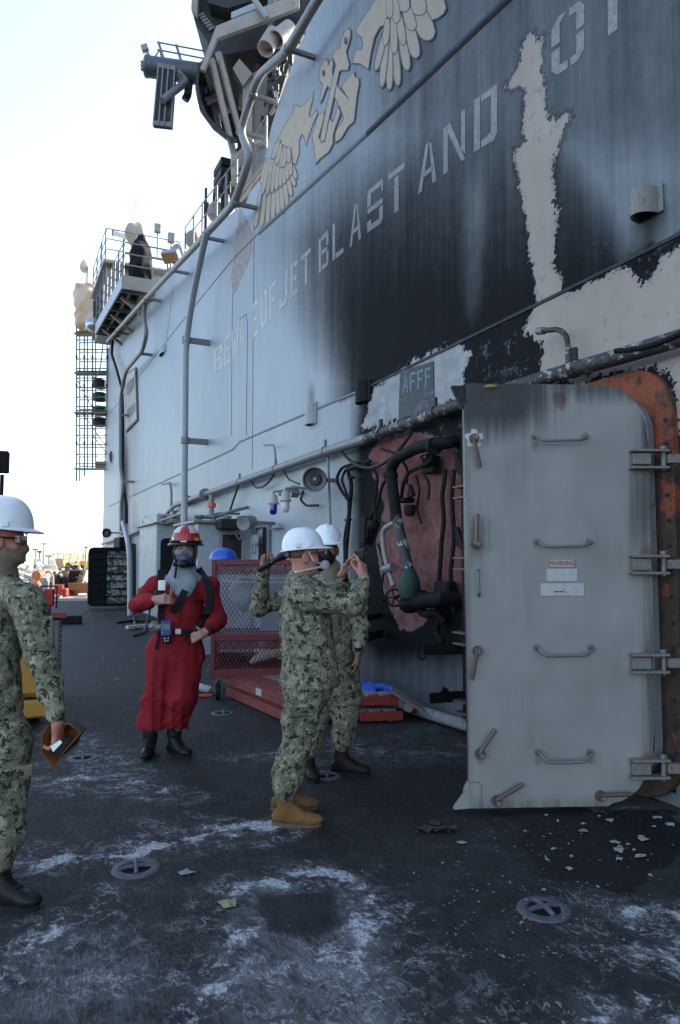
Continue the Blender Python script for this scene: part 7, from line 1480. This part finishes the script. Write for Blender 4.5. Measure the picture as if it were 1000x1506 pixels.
hand(B, J['wrR'], V(.18, .05, .95), V(.35, -.65, .1), 1, curls=((.9, 1.2, .8), (1.0, 1.2, .8), (1.0, 1.3, .8), (1.1, 1.3, .8)), th=V(.5, -.5, .6), k=.005)
hand(B, J['wrL'], V(-.06, -.02, -1), V(-.9, .2, 0), 1, (.25, .35, .25), th=V(-.3, -.5, -.75))
put(B, 'body', M_skinB, PB); eyes(J['head'], hfB, huB, PB)
B = SDF(.007); sailor_shirt(B, J, fB, rB, .98, 1.0); B.fold = folds(.013, 13, 1.1); put(B, 'camouflage_shirt', M_camo, PB)
B = SDF(.007); trousers(B, J, fB, 1.0); B.fold = folds(.011, 18, .9); put(B, 'camouflage_trousers', M_camo, PB)
boot(J['anL'], V(.95, -.25, 0), M_brb, M_bsole, PB); boot(J['anR'], V(.3, -.9, 0), M_brb, M_bsole, PB)
f_, u_, r_ = axes(hfB, huB); hat = hardhat(J['head']+u_*.058, hfB, huB, PB, M_hat)
ec = J['head']+u_*.115+f_*.112+r_*-.012; en = (f_*.9+u_*.42).normalized(); ex_ = en.cross(Z_).normalized(); ey_ = ex_.cross(en).normalized()
em = MB().lathe(ec, en, [(.032, -.02), (.033, .006), (.001, .008)], 24).build('helmet_badge', flat('badge_blue', (.03, .12, .40), .4), PB)
g = MB(); g.obox(ec+en*.009, ex_, ey_, en, .006, .042, .002).obox(ec+en*.009+ey_*.006, ex_, ey_, en, .026, .006, .002).obox(ec+en*.009-ey_*.014, ex_, ey_, en, .022, .006, .002).ring([ec+en*.009+(ex_*math.cos(t)+ey_*math.sin(t))*.0325 for t in [k*2*math.pi/24 for k in range(24)]], [ec+en*.009+(ex_*math.cos(t)+ey_*math.sin(t))*.0285 for t in [k*2*math.pi/24 for k in range(24)]], en*.001); g.build('badge_print', flat('badge_white', (.55, .58, .62), .5), em)
B = SDF(.005); mk = J['head']+f_*.078-u_*.055; B.ell(mk, (r_, f_, u_), (.062, .046, .055), .02); B.cone(mk+u_*.045, .016, mk+f_*.04-u_*.01, .018, .03); put(B, 'face_mask', M_bkmask, PB)
for s_ in (1, -1): MB().tube([mk+r_*.055*s_+u_*.01, J['head']+r_*.082*s_+u_*.0], .0025, 5).build('ear_loop', M_bkmask, PB)
B = SDF(.006); B.cone(J['neck']-Z_*.02, .074, J['neck']+Z_*.10, .072, .02); B.fold = folds(.006, 4, 1.6); put(B, 'neck_gaiter', M_gaiter, PB)
MB().tube([J['wrL']+V(0, 0, .03), J['wrL']+V(0, 0, .005)], .040, 14).build('watch_band', M_bk, PB, True)
a_, b_ = P(379, 839, 5.10), P(425, 812, 5.06); d_ = (b_-a_).normalized(); FLT = thing('flashlight', 'black flashlight held in a raised hand beside the white hard hat', 'flashlight', a_)
L = (b_-a_).length; MB().lathe(a_, d_, [(.012, 0), (.019, .004), (.019, L*.62), (.024, L*.66), (.033, L*.8), (.034, L), (.028, L*.99), (.005, L*.95)], 16).build('torch_body', M_plastic, FLT, True); MB().cyl(a_+d_*L*.45+V(0, -.018, 0), a_+d_*L*.45+V(0, -.023, .004), .006, n=8).build('switch', M_bar, FLT)
# ---- C: person in the red suit
fC, uC, rC = axes(V(.22, -.97, 0)); PC = stand(V(-1.44, 5.95, 0), 'person in a red coverall, fire helmet and full face breathing mask')
J = dict(head=P(273, 811, 5.88), neck=P(270, 846, 5.92), chest=P(266, 893, 5.93), waist=P(262, 925, 5.93), hem=P(260, 940, 5.93), pel=P(258, 952, 5.93),
         shR=P(228, 862, 5.93), shL=P(308, 862, 5.93), elR=P(203, 889, 5.80), elL=P(321, 912, 5.88), wrR=P(226, 882, 5.66), wrL=P(304, 928, 5.70),
         hipR=P(241, 960, 5.93), hipL=P(276, 960, 5.93), knR=P(232, 1025, 5.90), knL=P(268, 1025, 5.90), anR=P(221, 1090, 5.93), anL=P(256, 1085, 5.95))
hfC, huC = V(.10, -.99, -.04), V(0.02, 0, 1)
B = SDF(.0055); head(B, J['head'], hfC, huC); torso_skin(B, J)
hand(B, J['wrR'], V(.95, -.15, .05), V(-.1, .9, -.25), -1, curls=((.35, .5, .3), (.45, .6, .4), (.5, .6, .4), (.55, .7, .4)), th=V(.55, -.1, .65))
hand(B, J['wrL'], V(-.80, -.25, -.38), V(-.1, .9, -.15), 1, curls=((.5, .6, .4), (.6, .7, .4), (.65, .8, .4), (.7, .8, .5)), th=V(-.35, -.4, .55))
put(B, 'body', M_skinC, PC); eyes(J['head'], hfC, huC, PC)
fl = (fC, 1.25); B = SDF(.007)
B.cone(J['chest']+Z_*.09,   .168, J['chest']-Z_*.05, .186, .05, fl); B.cone(J['chest']-Z_*.05, .186, J['waist'], .178, .05, fl); B.cone(J['waist'], .180, J['waist']-Z_*.03, .180, .02, fl); B.cone(J['waist']-Z_*.04, .19, J['pel']-Z_*.02, .20, .05, fl); B.cone(J['neck']-Z_*.02, .08, J['chest']+Z_*.1, .14, .06)
for s in 'RL':
    sh, el, wr = J['sh'+s], J['el'+s], J['wr'+s]; B.cone(J['neck']+(sh-J['neck'])*.35-Z_*.03, .078, sh, .076, .05); B.cone(sh, .078, el, .069, .04); B.cone(el, .069, el.lerp(wr, .55), .066, .03); B.cone(el.lerp(wr, .55), .064, el.lerp(wr, .92), .046, .02)
    h_, k_, a_ = J['hip'+s], J['kn'+s], J['an'+s]; bt = a_+Z_*.10; B.cone(J['pel'], .160, h_, .138, .06, fl); B.cone(h_, .138, k_, .120, .05); B.cone(k_, .120, k_.lerp(bt, .8), .116, .04); B.cone(k_.lerp(bt, .8), .116, bt, .108, .02)
B.box(V(-1.4, 5.93, .205-.25), (X_, Y_, Z_), (.6, .6, .25), .005, .012, -1)
fo1, fo2 = folds(.014, 23, 1.1), folds(.011, 24, .8)
def fo(p):
    a = np.arctan2(p[:, 1]-5.93, p[:, 0]+1.35); ph = p[:, 0]*38+p[:, 1]*20+1.2*np.sin(p[:, 2]*3.1); return fo1(p)+.013*(np.abs(np.sin(ph))-.6)*sm(-p[:, 2], -1.05, -.75)*(.6+.4*np.sin(p[:, 2]*5+p[:, 0]*9))
B.fold = fo; put(B, 'red_coverall', M_suit, PC)
boot(J['anR'], V(.05, -1, 0), M_blb, M_bsole, PC); boot(J['anL'], V(.75, -.66, 0), M_blb, M_bsole, PC)
for s, dd in (('R', V(.05, -1, 0)), ('L', V(.75, -.66, 0))): B = SDF(.007); B.cone(J['an'+s]+Z_*.03, .06, J['an'+s]+Z_*.15, .064, .02); B.fold = folds(.004, 6, 1.4); put(B, 'boot_shaft', M_blb, PC)
f_, u_, r_ = axes(hfC, huC)
# grey hood with bib
B = SDF(.006); B.ell(J['head']+u_*.01-f_*.015, (r_, f_, u_), (.098, .105, .125), .03); B.cone(J['head']-u_*.06, .088, J['neck']+Z_*.0, .10, .03); B.ell(J['head']+f_*.115-u_*.0, (r_, f_, u_), (.085, .08, .10), .02, -1)
bibc = J['neck']-Z_*.075+fC*.105; B.cone(J['neck']+Z_*.02+fC*.02, .105, bibc+Z_*.01, .105, .04, (fC, 2.4)); B.cone(bibc, .10, bibc-Z_*.055+fC*.02, .062, .03, (fC, 3.2)); B.cone(J['neck']-rC*.02, .10, J['neck']-rC*.13-Z_*.05+fC*.03, .05, .04); B.cone(J['neck'], .10, J['neck']+rC*.13-Z_*.05+fC*.03, .05, .04)
B.fold = folds(.007, 31, 1.2); put(B, 'grey_hood', M_hood, PC)
# breathing mask: rubber rim, clear visor, nose cup, regulator
mc = J['head']+f_*.045-u_*.012
def visor(t, p, rx=.080, rz=.092, dp=.085): return mc+r_*(rx*math.sin(p)*math.cos(t))+u_*(rz*math.sin(p)*math.sin(t))+f_*(.035+dp*math.cos(p)*.8)
n = 32; rim = [visor(2*math.pi*k/n, 1.45) for k in range(n+1)]; MB().tube(rim, .013, 8).build('mask_rim', M_plastic, PC, True)
vs = [visor(2*math.pi*k/n, 1.45*i/8) for i in range(9) for k in range(n)]; vm = Mat('visor_glass', .04); vm.color((.75, .82, .9)); vm.b.inputs['Transmission Weight'].default_value = .93; vm.b.inputs['IOR'].default_value = 1.25
MB().add(vs, [(i*n+k, i*n+(k+1) % n, (i+1)*n+(k+1) % n, (i+1)*n+k) for i in range(8) for k in range(n)]).build('visor', vm.m, PC, True)
B = SDF(.005); B.cone(J['head']+f_*.100-u_*.010, .020, J['head']+f_*.100-u_*.050, .042, .02); B.cone(J['head']+f_*.10-u_*.05, .045, J['head']+f_*.09-u_*.075, .048, .02); put(B, 'nose_cup', flat('blue_grey_rubber', (.06, .075, .13), .4), PC)
B = SDF(.005); B.ell(mc+f_*.085-u_*.085, (r_, f_, u_), (.045, .045, .035), .02); B.ell(mc+f_*.06-u_*.070-r_*.055, (r_, f_, u_), (.024, .024, .026), .015); B.cone(mc+f_*.05-u_*.088-r_*.07, .02, mc+f_*.05-u_*.088+r_*.07, .022, .02); put(B, 'regulator', M_plastic, PC)
MB().bar(mc+r_*.055+f_*.07-u_*.10, mc+r_*.065+f_*.075-u_*.20, .018, .004, up=f_).build('hanging_strap', M_bk, PC)
# fire helmet
hc = J['head']+u_*.070-f_*.005
def fh(mat, name, a0, a1, rs=1.0, t0=0, t1=1.0, parent=PC):
    n, m_ = 24, 10; vs = []
    for i in range(m_+1):
        t = (t0+(t1-t0)*i/m_)*math.pi/2
        for k in range(n+1):
            a = a0+(a1-a0)*k/n; vs.append(hc+(f_*math.cos(a)*.142+r_*math.sin(a)*.120)*math.sin(t)**.85*rs+u_*(.145*math.cos(t)*rs))
    return MB().add(vs, [(i*(n+1)+k, i*(n+1)+k+1, (i+1)*(n+1)+k+1, (i+1)*(n+1)+k) for i in range(m_) for k in range(n)]).build(name, mat, parent, True)
M_fred = paint('red_helmet', (.40, .022, .016), .35, amt=.2, scale=10); M_fwhite = paint('whitish_helmet', (.50, .44, .43), .35, amt=.25, scale=9); M_lime = flat('lime_reflector', (.42, .55, .06), .3)
shell = fh(M_fred, 'fire_helmet', 0, 2*math.pi)
for a0 in (.38, -1.45): 
    fh(M_fwhite, 'white_segment', a0 if a0 > 0 else a0, a0+1.05, 1.012, .10, .62, shell)
for a0 in (.75, -1.15): fh(M_lime, 'lime_patch', a0, a0+.40, 1.02, .80, .96, shell)
MB().ring([hc+f_*(.152+.036*max(0, math.cos(a)) +(.03 if math.cos(a) < 0 else 0))*math.cos(a)+r_*.146*math.sin(a)-u_*(.012+.010*abs(math.sin(a))) for a in [2*math.pi*k/40 for k in range(40)]], [hc+f_*.138*math.cos(a)+r_*.116*math.sin(a)+u_*.004 for a in [2*math.pi*k/40 for k in range(40)]], u_*.009).build('helmet_brim', M_plastic, shell)
g = MB().tube([hc+f_*(.147*math.cos(a))+r_*(.124*math.sin(a))+u_*.014 for a in [2*math.pi*k/40 for k in range(41)]], .010, 6); g.build('rubber_band', M_plastic, shell, True)
MB().tube([hc+(f_*math.cos(a)*.146)*math.sin(t)+u_*(.150*math.cos(t)) for t, a in [(.2+i*.13, 0) for i in range(7)]], .006, 6).build('crest_ridge', M_fred, shell, True)
MB().obox(hc+f_*.158+u_*.014, r_, u_, f_, .05, .012, .006, .003).build('silver_clip', flat('bright_metal', (.6, .55, .42), .3, .8), shell)
MB().tube([hc+r_*.10*s_*math.cos(.0)+f_*.02-u_*(.0) for s_ in (1,)]+[J['head']+r_*.09-u_*.08], .006, 5).build('chin_strap', M_bk, shell)
# harness, belt and kit
def front(px, py, out=.0): return P(px, py, 5.93)  # helper kept simple
def torso_pt(px, py, lift=.012):
    """point on the front of the suit under a picture position"""
    d = ray(px, py); best = None
    ch = J['chest']; 
    for i in range(400):
        p = E0+d*(5.2+i*.0025); q = p-Vector((J['chest'].x, J['chest'].y, 0)); a = q.dot(fC)*1.25; b = q.dot(rC); R_ = np.interp(p.z, [1.02, 1.14, 1.30, 1.48], [.195, .183, .195, .160])
        if a*a+b*b < (R_+lift)**2: return p
    return P(px, py, 5.75)
def strap(pxs, w_, mat, name, parent=PC, lift=.016):
    pts = []
    for (a, b), (c, d) in zip(pxs, pxs[1:]):
        for i in range(6): t = i/6; pts.append(torso_pt(a+(c-a)*t, b+(d-b)*t, lift))
    pts.append(torso_pt(*pxs[-1], lift)); mb = MB()
    vs = []; n_ = len(pts)
    for i, p in enumerate(pts):
        d = (pts[min(i+1, n_-1)]-pts[max(0, i-1)]).normalized(); s_ = d.cross(fC).normalized()*w_/2; vs += [p-s_, p+s_, p+s_+fC*.008, p-s_+fC*.008]
    mb.add(vs, [(4*i+a, 4*i+(a+1) % 4, 4*i+4+(a+1) % 4, 4*i+4+a) for i in range(n_-1) for a in range(4)]+[(0, 1, 2, 3), (4*n_-4, 4*n_-3, 4*n_-2, 4*n_-1)])
    return mb.build(name, mat, parent)
strap([(238, 838), (236, 856), (238, 880), (238, 912), (242, 925)], .060, M_bk, 'shoulder_strap'); strap([(292, 836), (304, 855), (309, 880), (302, 908), (292, 925)], .055, M_bk, 'shoulder_strap'); strap([(272, 868), (264, 885), (253, 902)], .055, M_bk, 'chest_strap', lift=.02)
strap([(224, 922), (240, 926), (262, 930), (285, 929), (305, 922)], .040, M_bk, 'waist_belt', lift=.02)
M_seamr = cloth('dark_red_seam', (.07, .004, .006)); strap([(269, 876), (266, 900), (263, 922)], .010, M_seamr, 'zip_flap', lift=.010); strap([(285, 884), (300, 884)], .012, M_seamr, 'pocket_flap', lift=.010); strap([(246, 884), (256, 884)], .012, M_seamr, 'pocket_flap', lift=.010)
M_refl = flat('reflective_white', (.80, .78, .70), .35); c = torso_pt(238, 861, .03); MB().obox(c, rC, Z_, fC, .058, .082, .012, .004).build('reflective_patch', M_refl, PC)
c = torso_pt(232, 876, .05); MB().obox(c, (rC+Z_*.5).normalized(), (Z_-rC*.5).normalized(), fC, .075, .075, .05, .01).build('radio_pouch', M_plastic, PC)
c = torso_pt(307, 864, .032); MB().obox(c, rC, Z_, fC, .012, .085, .006, .002).build('reflective_strip', M_refl, PC)
c = torso_pt(252, 868, .03); MB().tube([c-Z_*.08, c+Z_*.02], .009, 6).tube([c+Z_*.02, c+Z_*.07], .005, 6).build('pen_torch', M_bar, PC); MB().obox(c-Z_*.09-rC*.02, rC, Z_, fC, .06, .03, .02, .005).build('gauge_bracket', M_redl.m, PC)
c = torso_pt(245, 924, .06); MB().obox(c, rC, Z_, fC, .085, .125, .05, .012).build('gas_detector', flat('device_blue', (.02, .055, .19), .4), PC); MB().obox(c+fC*.027+Z_*.015, rC, Z_, fC, .05, .045, .004).build('detector_screen', M_bar, PC); MB().obox(c-Z_*.085, rC, Z_, fC, .075, .065, .045, .01).build('sensor_head', M_plastic, PC)
for a, b in ((-.015, -.075), (.012, -.078), (-.012, -.095), (.008, -.10)): MB().ell(c+rC*a+Z_*b+fC*.024, .005, .005, .005, 8, 5).build('sensor_dot', M_refl, PC)
c = torso_pt(262, 929, .04); MB().obox(c, rC, Z_, fC, .05, .045, .012, .004).build('belt_buckle', flat('buckle_metal', (.4, .4, .38), .3, .9), PC); strap([(281, 929), (280, 948)], .03, M_bk, 'strap_tail', lift=.03); strap([(235, 930), (230, 955)], .025, M_bk, 'strap_tail', lift=.04)
c = torso_pt(226, 922, .05)-rC*.03; MB().lathe(c, (rC*-.8+fC*.6), [(.045, -.05), (.05, 0), (.03, .03), (.028, .05)], 14).build('cylinder_valve', M_bar, PC, True)
bk = J['chest']-fC*.22; MB().lathe(bk-Z_*.26, Z_, [(.03, 0), (.075, .05), (.085, .1), (.085, .42), (.06, .50), (.03, .52)], 18).build('air_cylinder', M_plastic, PC, True)
hz = [mc+f_*.07-u_*.085-r_*-.045, torso_pt(301, 852, .05), torso_pt(311, 885, .05), torso_pt(300, 915, .06), J['wrL']+V(-.07, -.03, .02), J['wrL']+V(-.02, .06, -.14), J['wrL']+V(.04, .10, -.22)]
hz = [torso_pt(296, 840, .05), torso_pt(312, 862, .04), torso_pt(313, 885, .05), torso_pt(303, 908, .06), J['wrL']+V(-.05, -.02, .06), J['wrL']+V(-.09, -.03, .0)]
MB().tube(arc(hz, .1), .014, 8).build('air_hose', M_bk, PC, True); MB().tube([J['wrL']+V(.045, .0, .03), J['wrL']+V(.02, -.005, .012)], .040, 14).build('black_watch', M_bk, PC, True)
# ---- D: near sailor seen from behind
fD, uD, rD = axes(V(.72, .69, 0)); PD = stand(V(P(-10, 1300, 3.43).x, 3.5, 0), 'near sailor in white hard hat and tan neck gaiter holding a brown cap')
J = dict(head=P(2, 797, 3.43), neck=P(-2, 846, 3.46), chest=P(-18, 925, 3.5), waist=P(-20, 1015, 3.5), hem=P(-20, 1062, 3.5), pel=P(-20, 1070, 3.5),
         shR=P(40, 886, 3.36), shL=P(-78, 880, 3.68), elR=P(64, 980, 3.30), elL=P(-110, 990, 3.7), wrR=P(85, 1062, 3.24), wrL=P(-85, 1070, 3.6),
         hipR=P(3, 1092, 3.42), hipL=P(-45, 1090, 3.58), knR=P(8, 1195, 3.40), knL=P(-52, 1190, 3.62), anR=P(-3, 1288, 3.38), anL=P(-60, 1270, 3.66))
hfD, huD = V(.93, .36, -.02), V(-.02, 0, 1)
B = SDF(.0055); head(B, J['head'], hfD, huD); torso_skin(B, J)
hand(B, J['wrR'], V(.04, .02, -1), V(-.95, .2, 0), 1, curls=((.7, .9, .5), (.8, 1.0, .6), (.9, 1.0, .6), (.9, 1.0, .6)), th=V(.0, .55, -.75), k=.005)
hand(B, J['wrL'], V(0, 0, -1), V(.9, 0, 0), -1)
put(B, 'body', M_skinD, PD); eyes(J['head'], hfD, huD, PD)
B = SDF(.007); sailor_shirt(B, J, fD, rD, 1.04, 1.0); B.box(J['shR'].lerp(J['elR'], .5)+rD*.068, (J['elR']-J['shR'], rD, fD), (.075, .012, .055), .008, .012); B.fold = folds(.014, 43, 1.15); put(B, 'camouflage_shirt', M_camo, PD)
B = SDF(.007); trousers(B, J, fD, 1.05); B.box(J['hipR'].lerp(J['knR'], .6)+rD*.10, (fD, rD, Z_), (.08, .018, .10), .01, .012); B.fold = folds(.014, 48, 1.1); put(B, 'camouflage_trousers', M_camo, PD)
pc = J['hipR'].lerp(J['knR'], .6)+rD*.116; B = SDF(.005); B.box(pc+Z_*.075, (fD, rD, Z_), (.085, .012, .028), .006, .004); put(B, 'pocket_flap', M_camo, PD)
sc_ = J['shR'].lerp(J['elR'], .5)+rD*.076; ud = (J['elR']-J['shR']).normalized(); B = SDF(.005); B.box(sc_-ud*.055, (ud, rD, fD), (.022, .010, .056), .005, .004); put(B, 'sleeve_flap', M_camo, PD)
boot(J['anR'], V(.92, -.2, 0), M_blb, M_bsole, PD); boot(J['anL'], V(.8, .5, 0), M_blb, M_bsole, PD)
f_, u_, r_ = axes(hfD, huD); hardhat(J['head']+u_*.060, hfD, huD, PD, M_hat, brim=.036, tall=.155, sc=1.03)
B = SDF(.005); B.cone(J['neck']-Z_*.03, .080, J['neck']+Z_*.05, .074, .03); B.cone(J['neck']+Z_*.05, .074, J['head']-u_*.055+f_*.012, .078, .03); B.ell(J['head']+f_*.055-u_*.058, (r_, f_, u_), (.060, .058, .058), .03); B.cone(J['head']+f_*.09-u_*.022, .022, J['head']+f_*.108-u_*.03, .012, .03); B.cone(J['head']-f_*.04-u_*.075, .062, J['neck'], .078, .03)
def fg(p):
    q = p-np.array(J['head']); return .0045*np.sin(q@np.array(f_)*55+q@np.array(u_)*95+2*np.sin(q@np.array(f_)*20))
B.fold = fg; put(B, 'neck_gaiter', M_gaiter, PD)
for s_ in (1, -1):
    MB().obox(J['head']+r_*.040*s_+u_*.010+f_*.100, (r_-f_*.5*s_).normalized(), u_, (f_+r_*.5*s_).normalized(), .06, .042, .003, .001).build('glasses_lens', M_lens.m, PD); MB().tube([J['head']+r_*.083*s_+u_*.02-f_*.01, J['head']+r_*.079*s_+u_*.018+f_*.06, J['head']+r_*.066*s_+u_*.016+f_*.09], .004, 6).build('glasses_arm', M_plastic, PD, True); MB().obox(J['head']+r_*.076*s_+u_*.012+f_*.075, f_, u_, r_, .022, .034, .003, .001).build('side_shield', M_lens.m, PD)
B = SDF(.006); B.ell(J['head']+u_*.03-f_*.02, (r_, f_, u_), (.080, .084, .075), .01); B.ell(J['head']+u_*.03+f_*.085, (r_, f_, u_), (.12, .06, .12), .01, -1); put(B, 'cropped_hair', flat('cropped_hair', (.13, .07, .045), .8), PD)
# cap held upside down
cp = P(90, 1098, 3.22); CAP = thing('cap', 'brown lined cap with dark bill held in the near sailor hand', 'cap', cp); M_brn = cloth('brown_lining', (.17, .07, .025)); M_dkg = cloth('dark_green_cloth', (.030, .036, .028))
def cq(px, py, Y): return P(px, py, Y)
outer = [(62, 1080), (70, 1068), (84, 1066), (101, 1064), (119, 1078), (106, 1092), (92, 1108), (78, 1134), (70, 1118), (61, 1106)]
rimp = [cq(x, y, 3.20+.05*math.sin(i)) for i, (x, y) in enumerate(outer)]; cen = sum(rimp, Vector())/len(rimp); deep_ = V(.01, .11, .0)
g = MB(); n = len(rimp); inner_ = [cen+(p-cen)*.62+deep_ for p in rimp]; g.add(rimp+inner_, [(k, (k+1) % n, n+(k+1) % n, n+k) for k in range(n)]+[tuple(range(n, 2*n))]); o = g.build('cap_lining', M_brn, CAP); s_ = o.modifiers.new('solid', 'SOLIDIFY'); s_.thickness = .004; s_.offset = 0
g = MB(); in2 = [cen+(p-cen)*.72+deep_*1.15 for p in rimp]; ot2 = [cen+(p-cen)*1.04+V(0, .006, 0) for p in rimp]; g.add(ot2+in2, [(k, (k+1) % n, n+(k+1) % n, n+k) for k in range(n)]+[tuple(range(n, 2*n))]); o = g.build('cap_shell', M_dkg, CAP); s_ = o.modifiers.new('solid', 'SOLIDIFY'); s_.thickness = .003
MB().poly([cq(119, 1079, 3.17), cq(115, 1096, 3.16), cq(100, 1112, 3.17), cq(81, 1136, 3.18), cq(77, 1133, 3.20), cq(92, 1107, 3.21), cq(106, 1091, 3.21)], V(0, .006, 0)).build('cap_bill', M_dkg, CAP)
MB().poly([cq(74, 1098, 3.19), cq(88, 1088, 3.19), cq(92, 1093, 3.19), cq(78, 1106, 3.19)], V(0, .003, 0)).build('white_label', M_refl, CAP); MB().poly([cq(80, 1104, 3.185), cq(100, 1083, 3.185), cq(104, 1090, 3.185), cq(86, 1112, 3.185)], V(0, .003, 0)).build('black_label', M_bk, CAP)
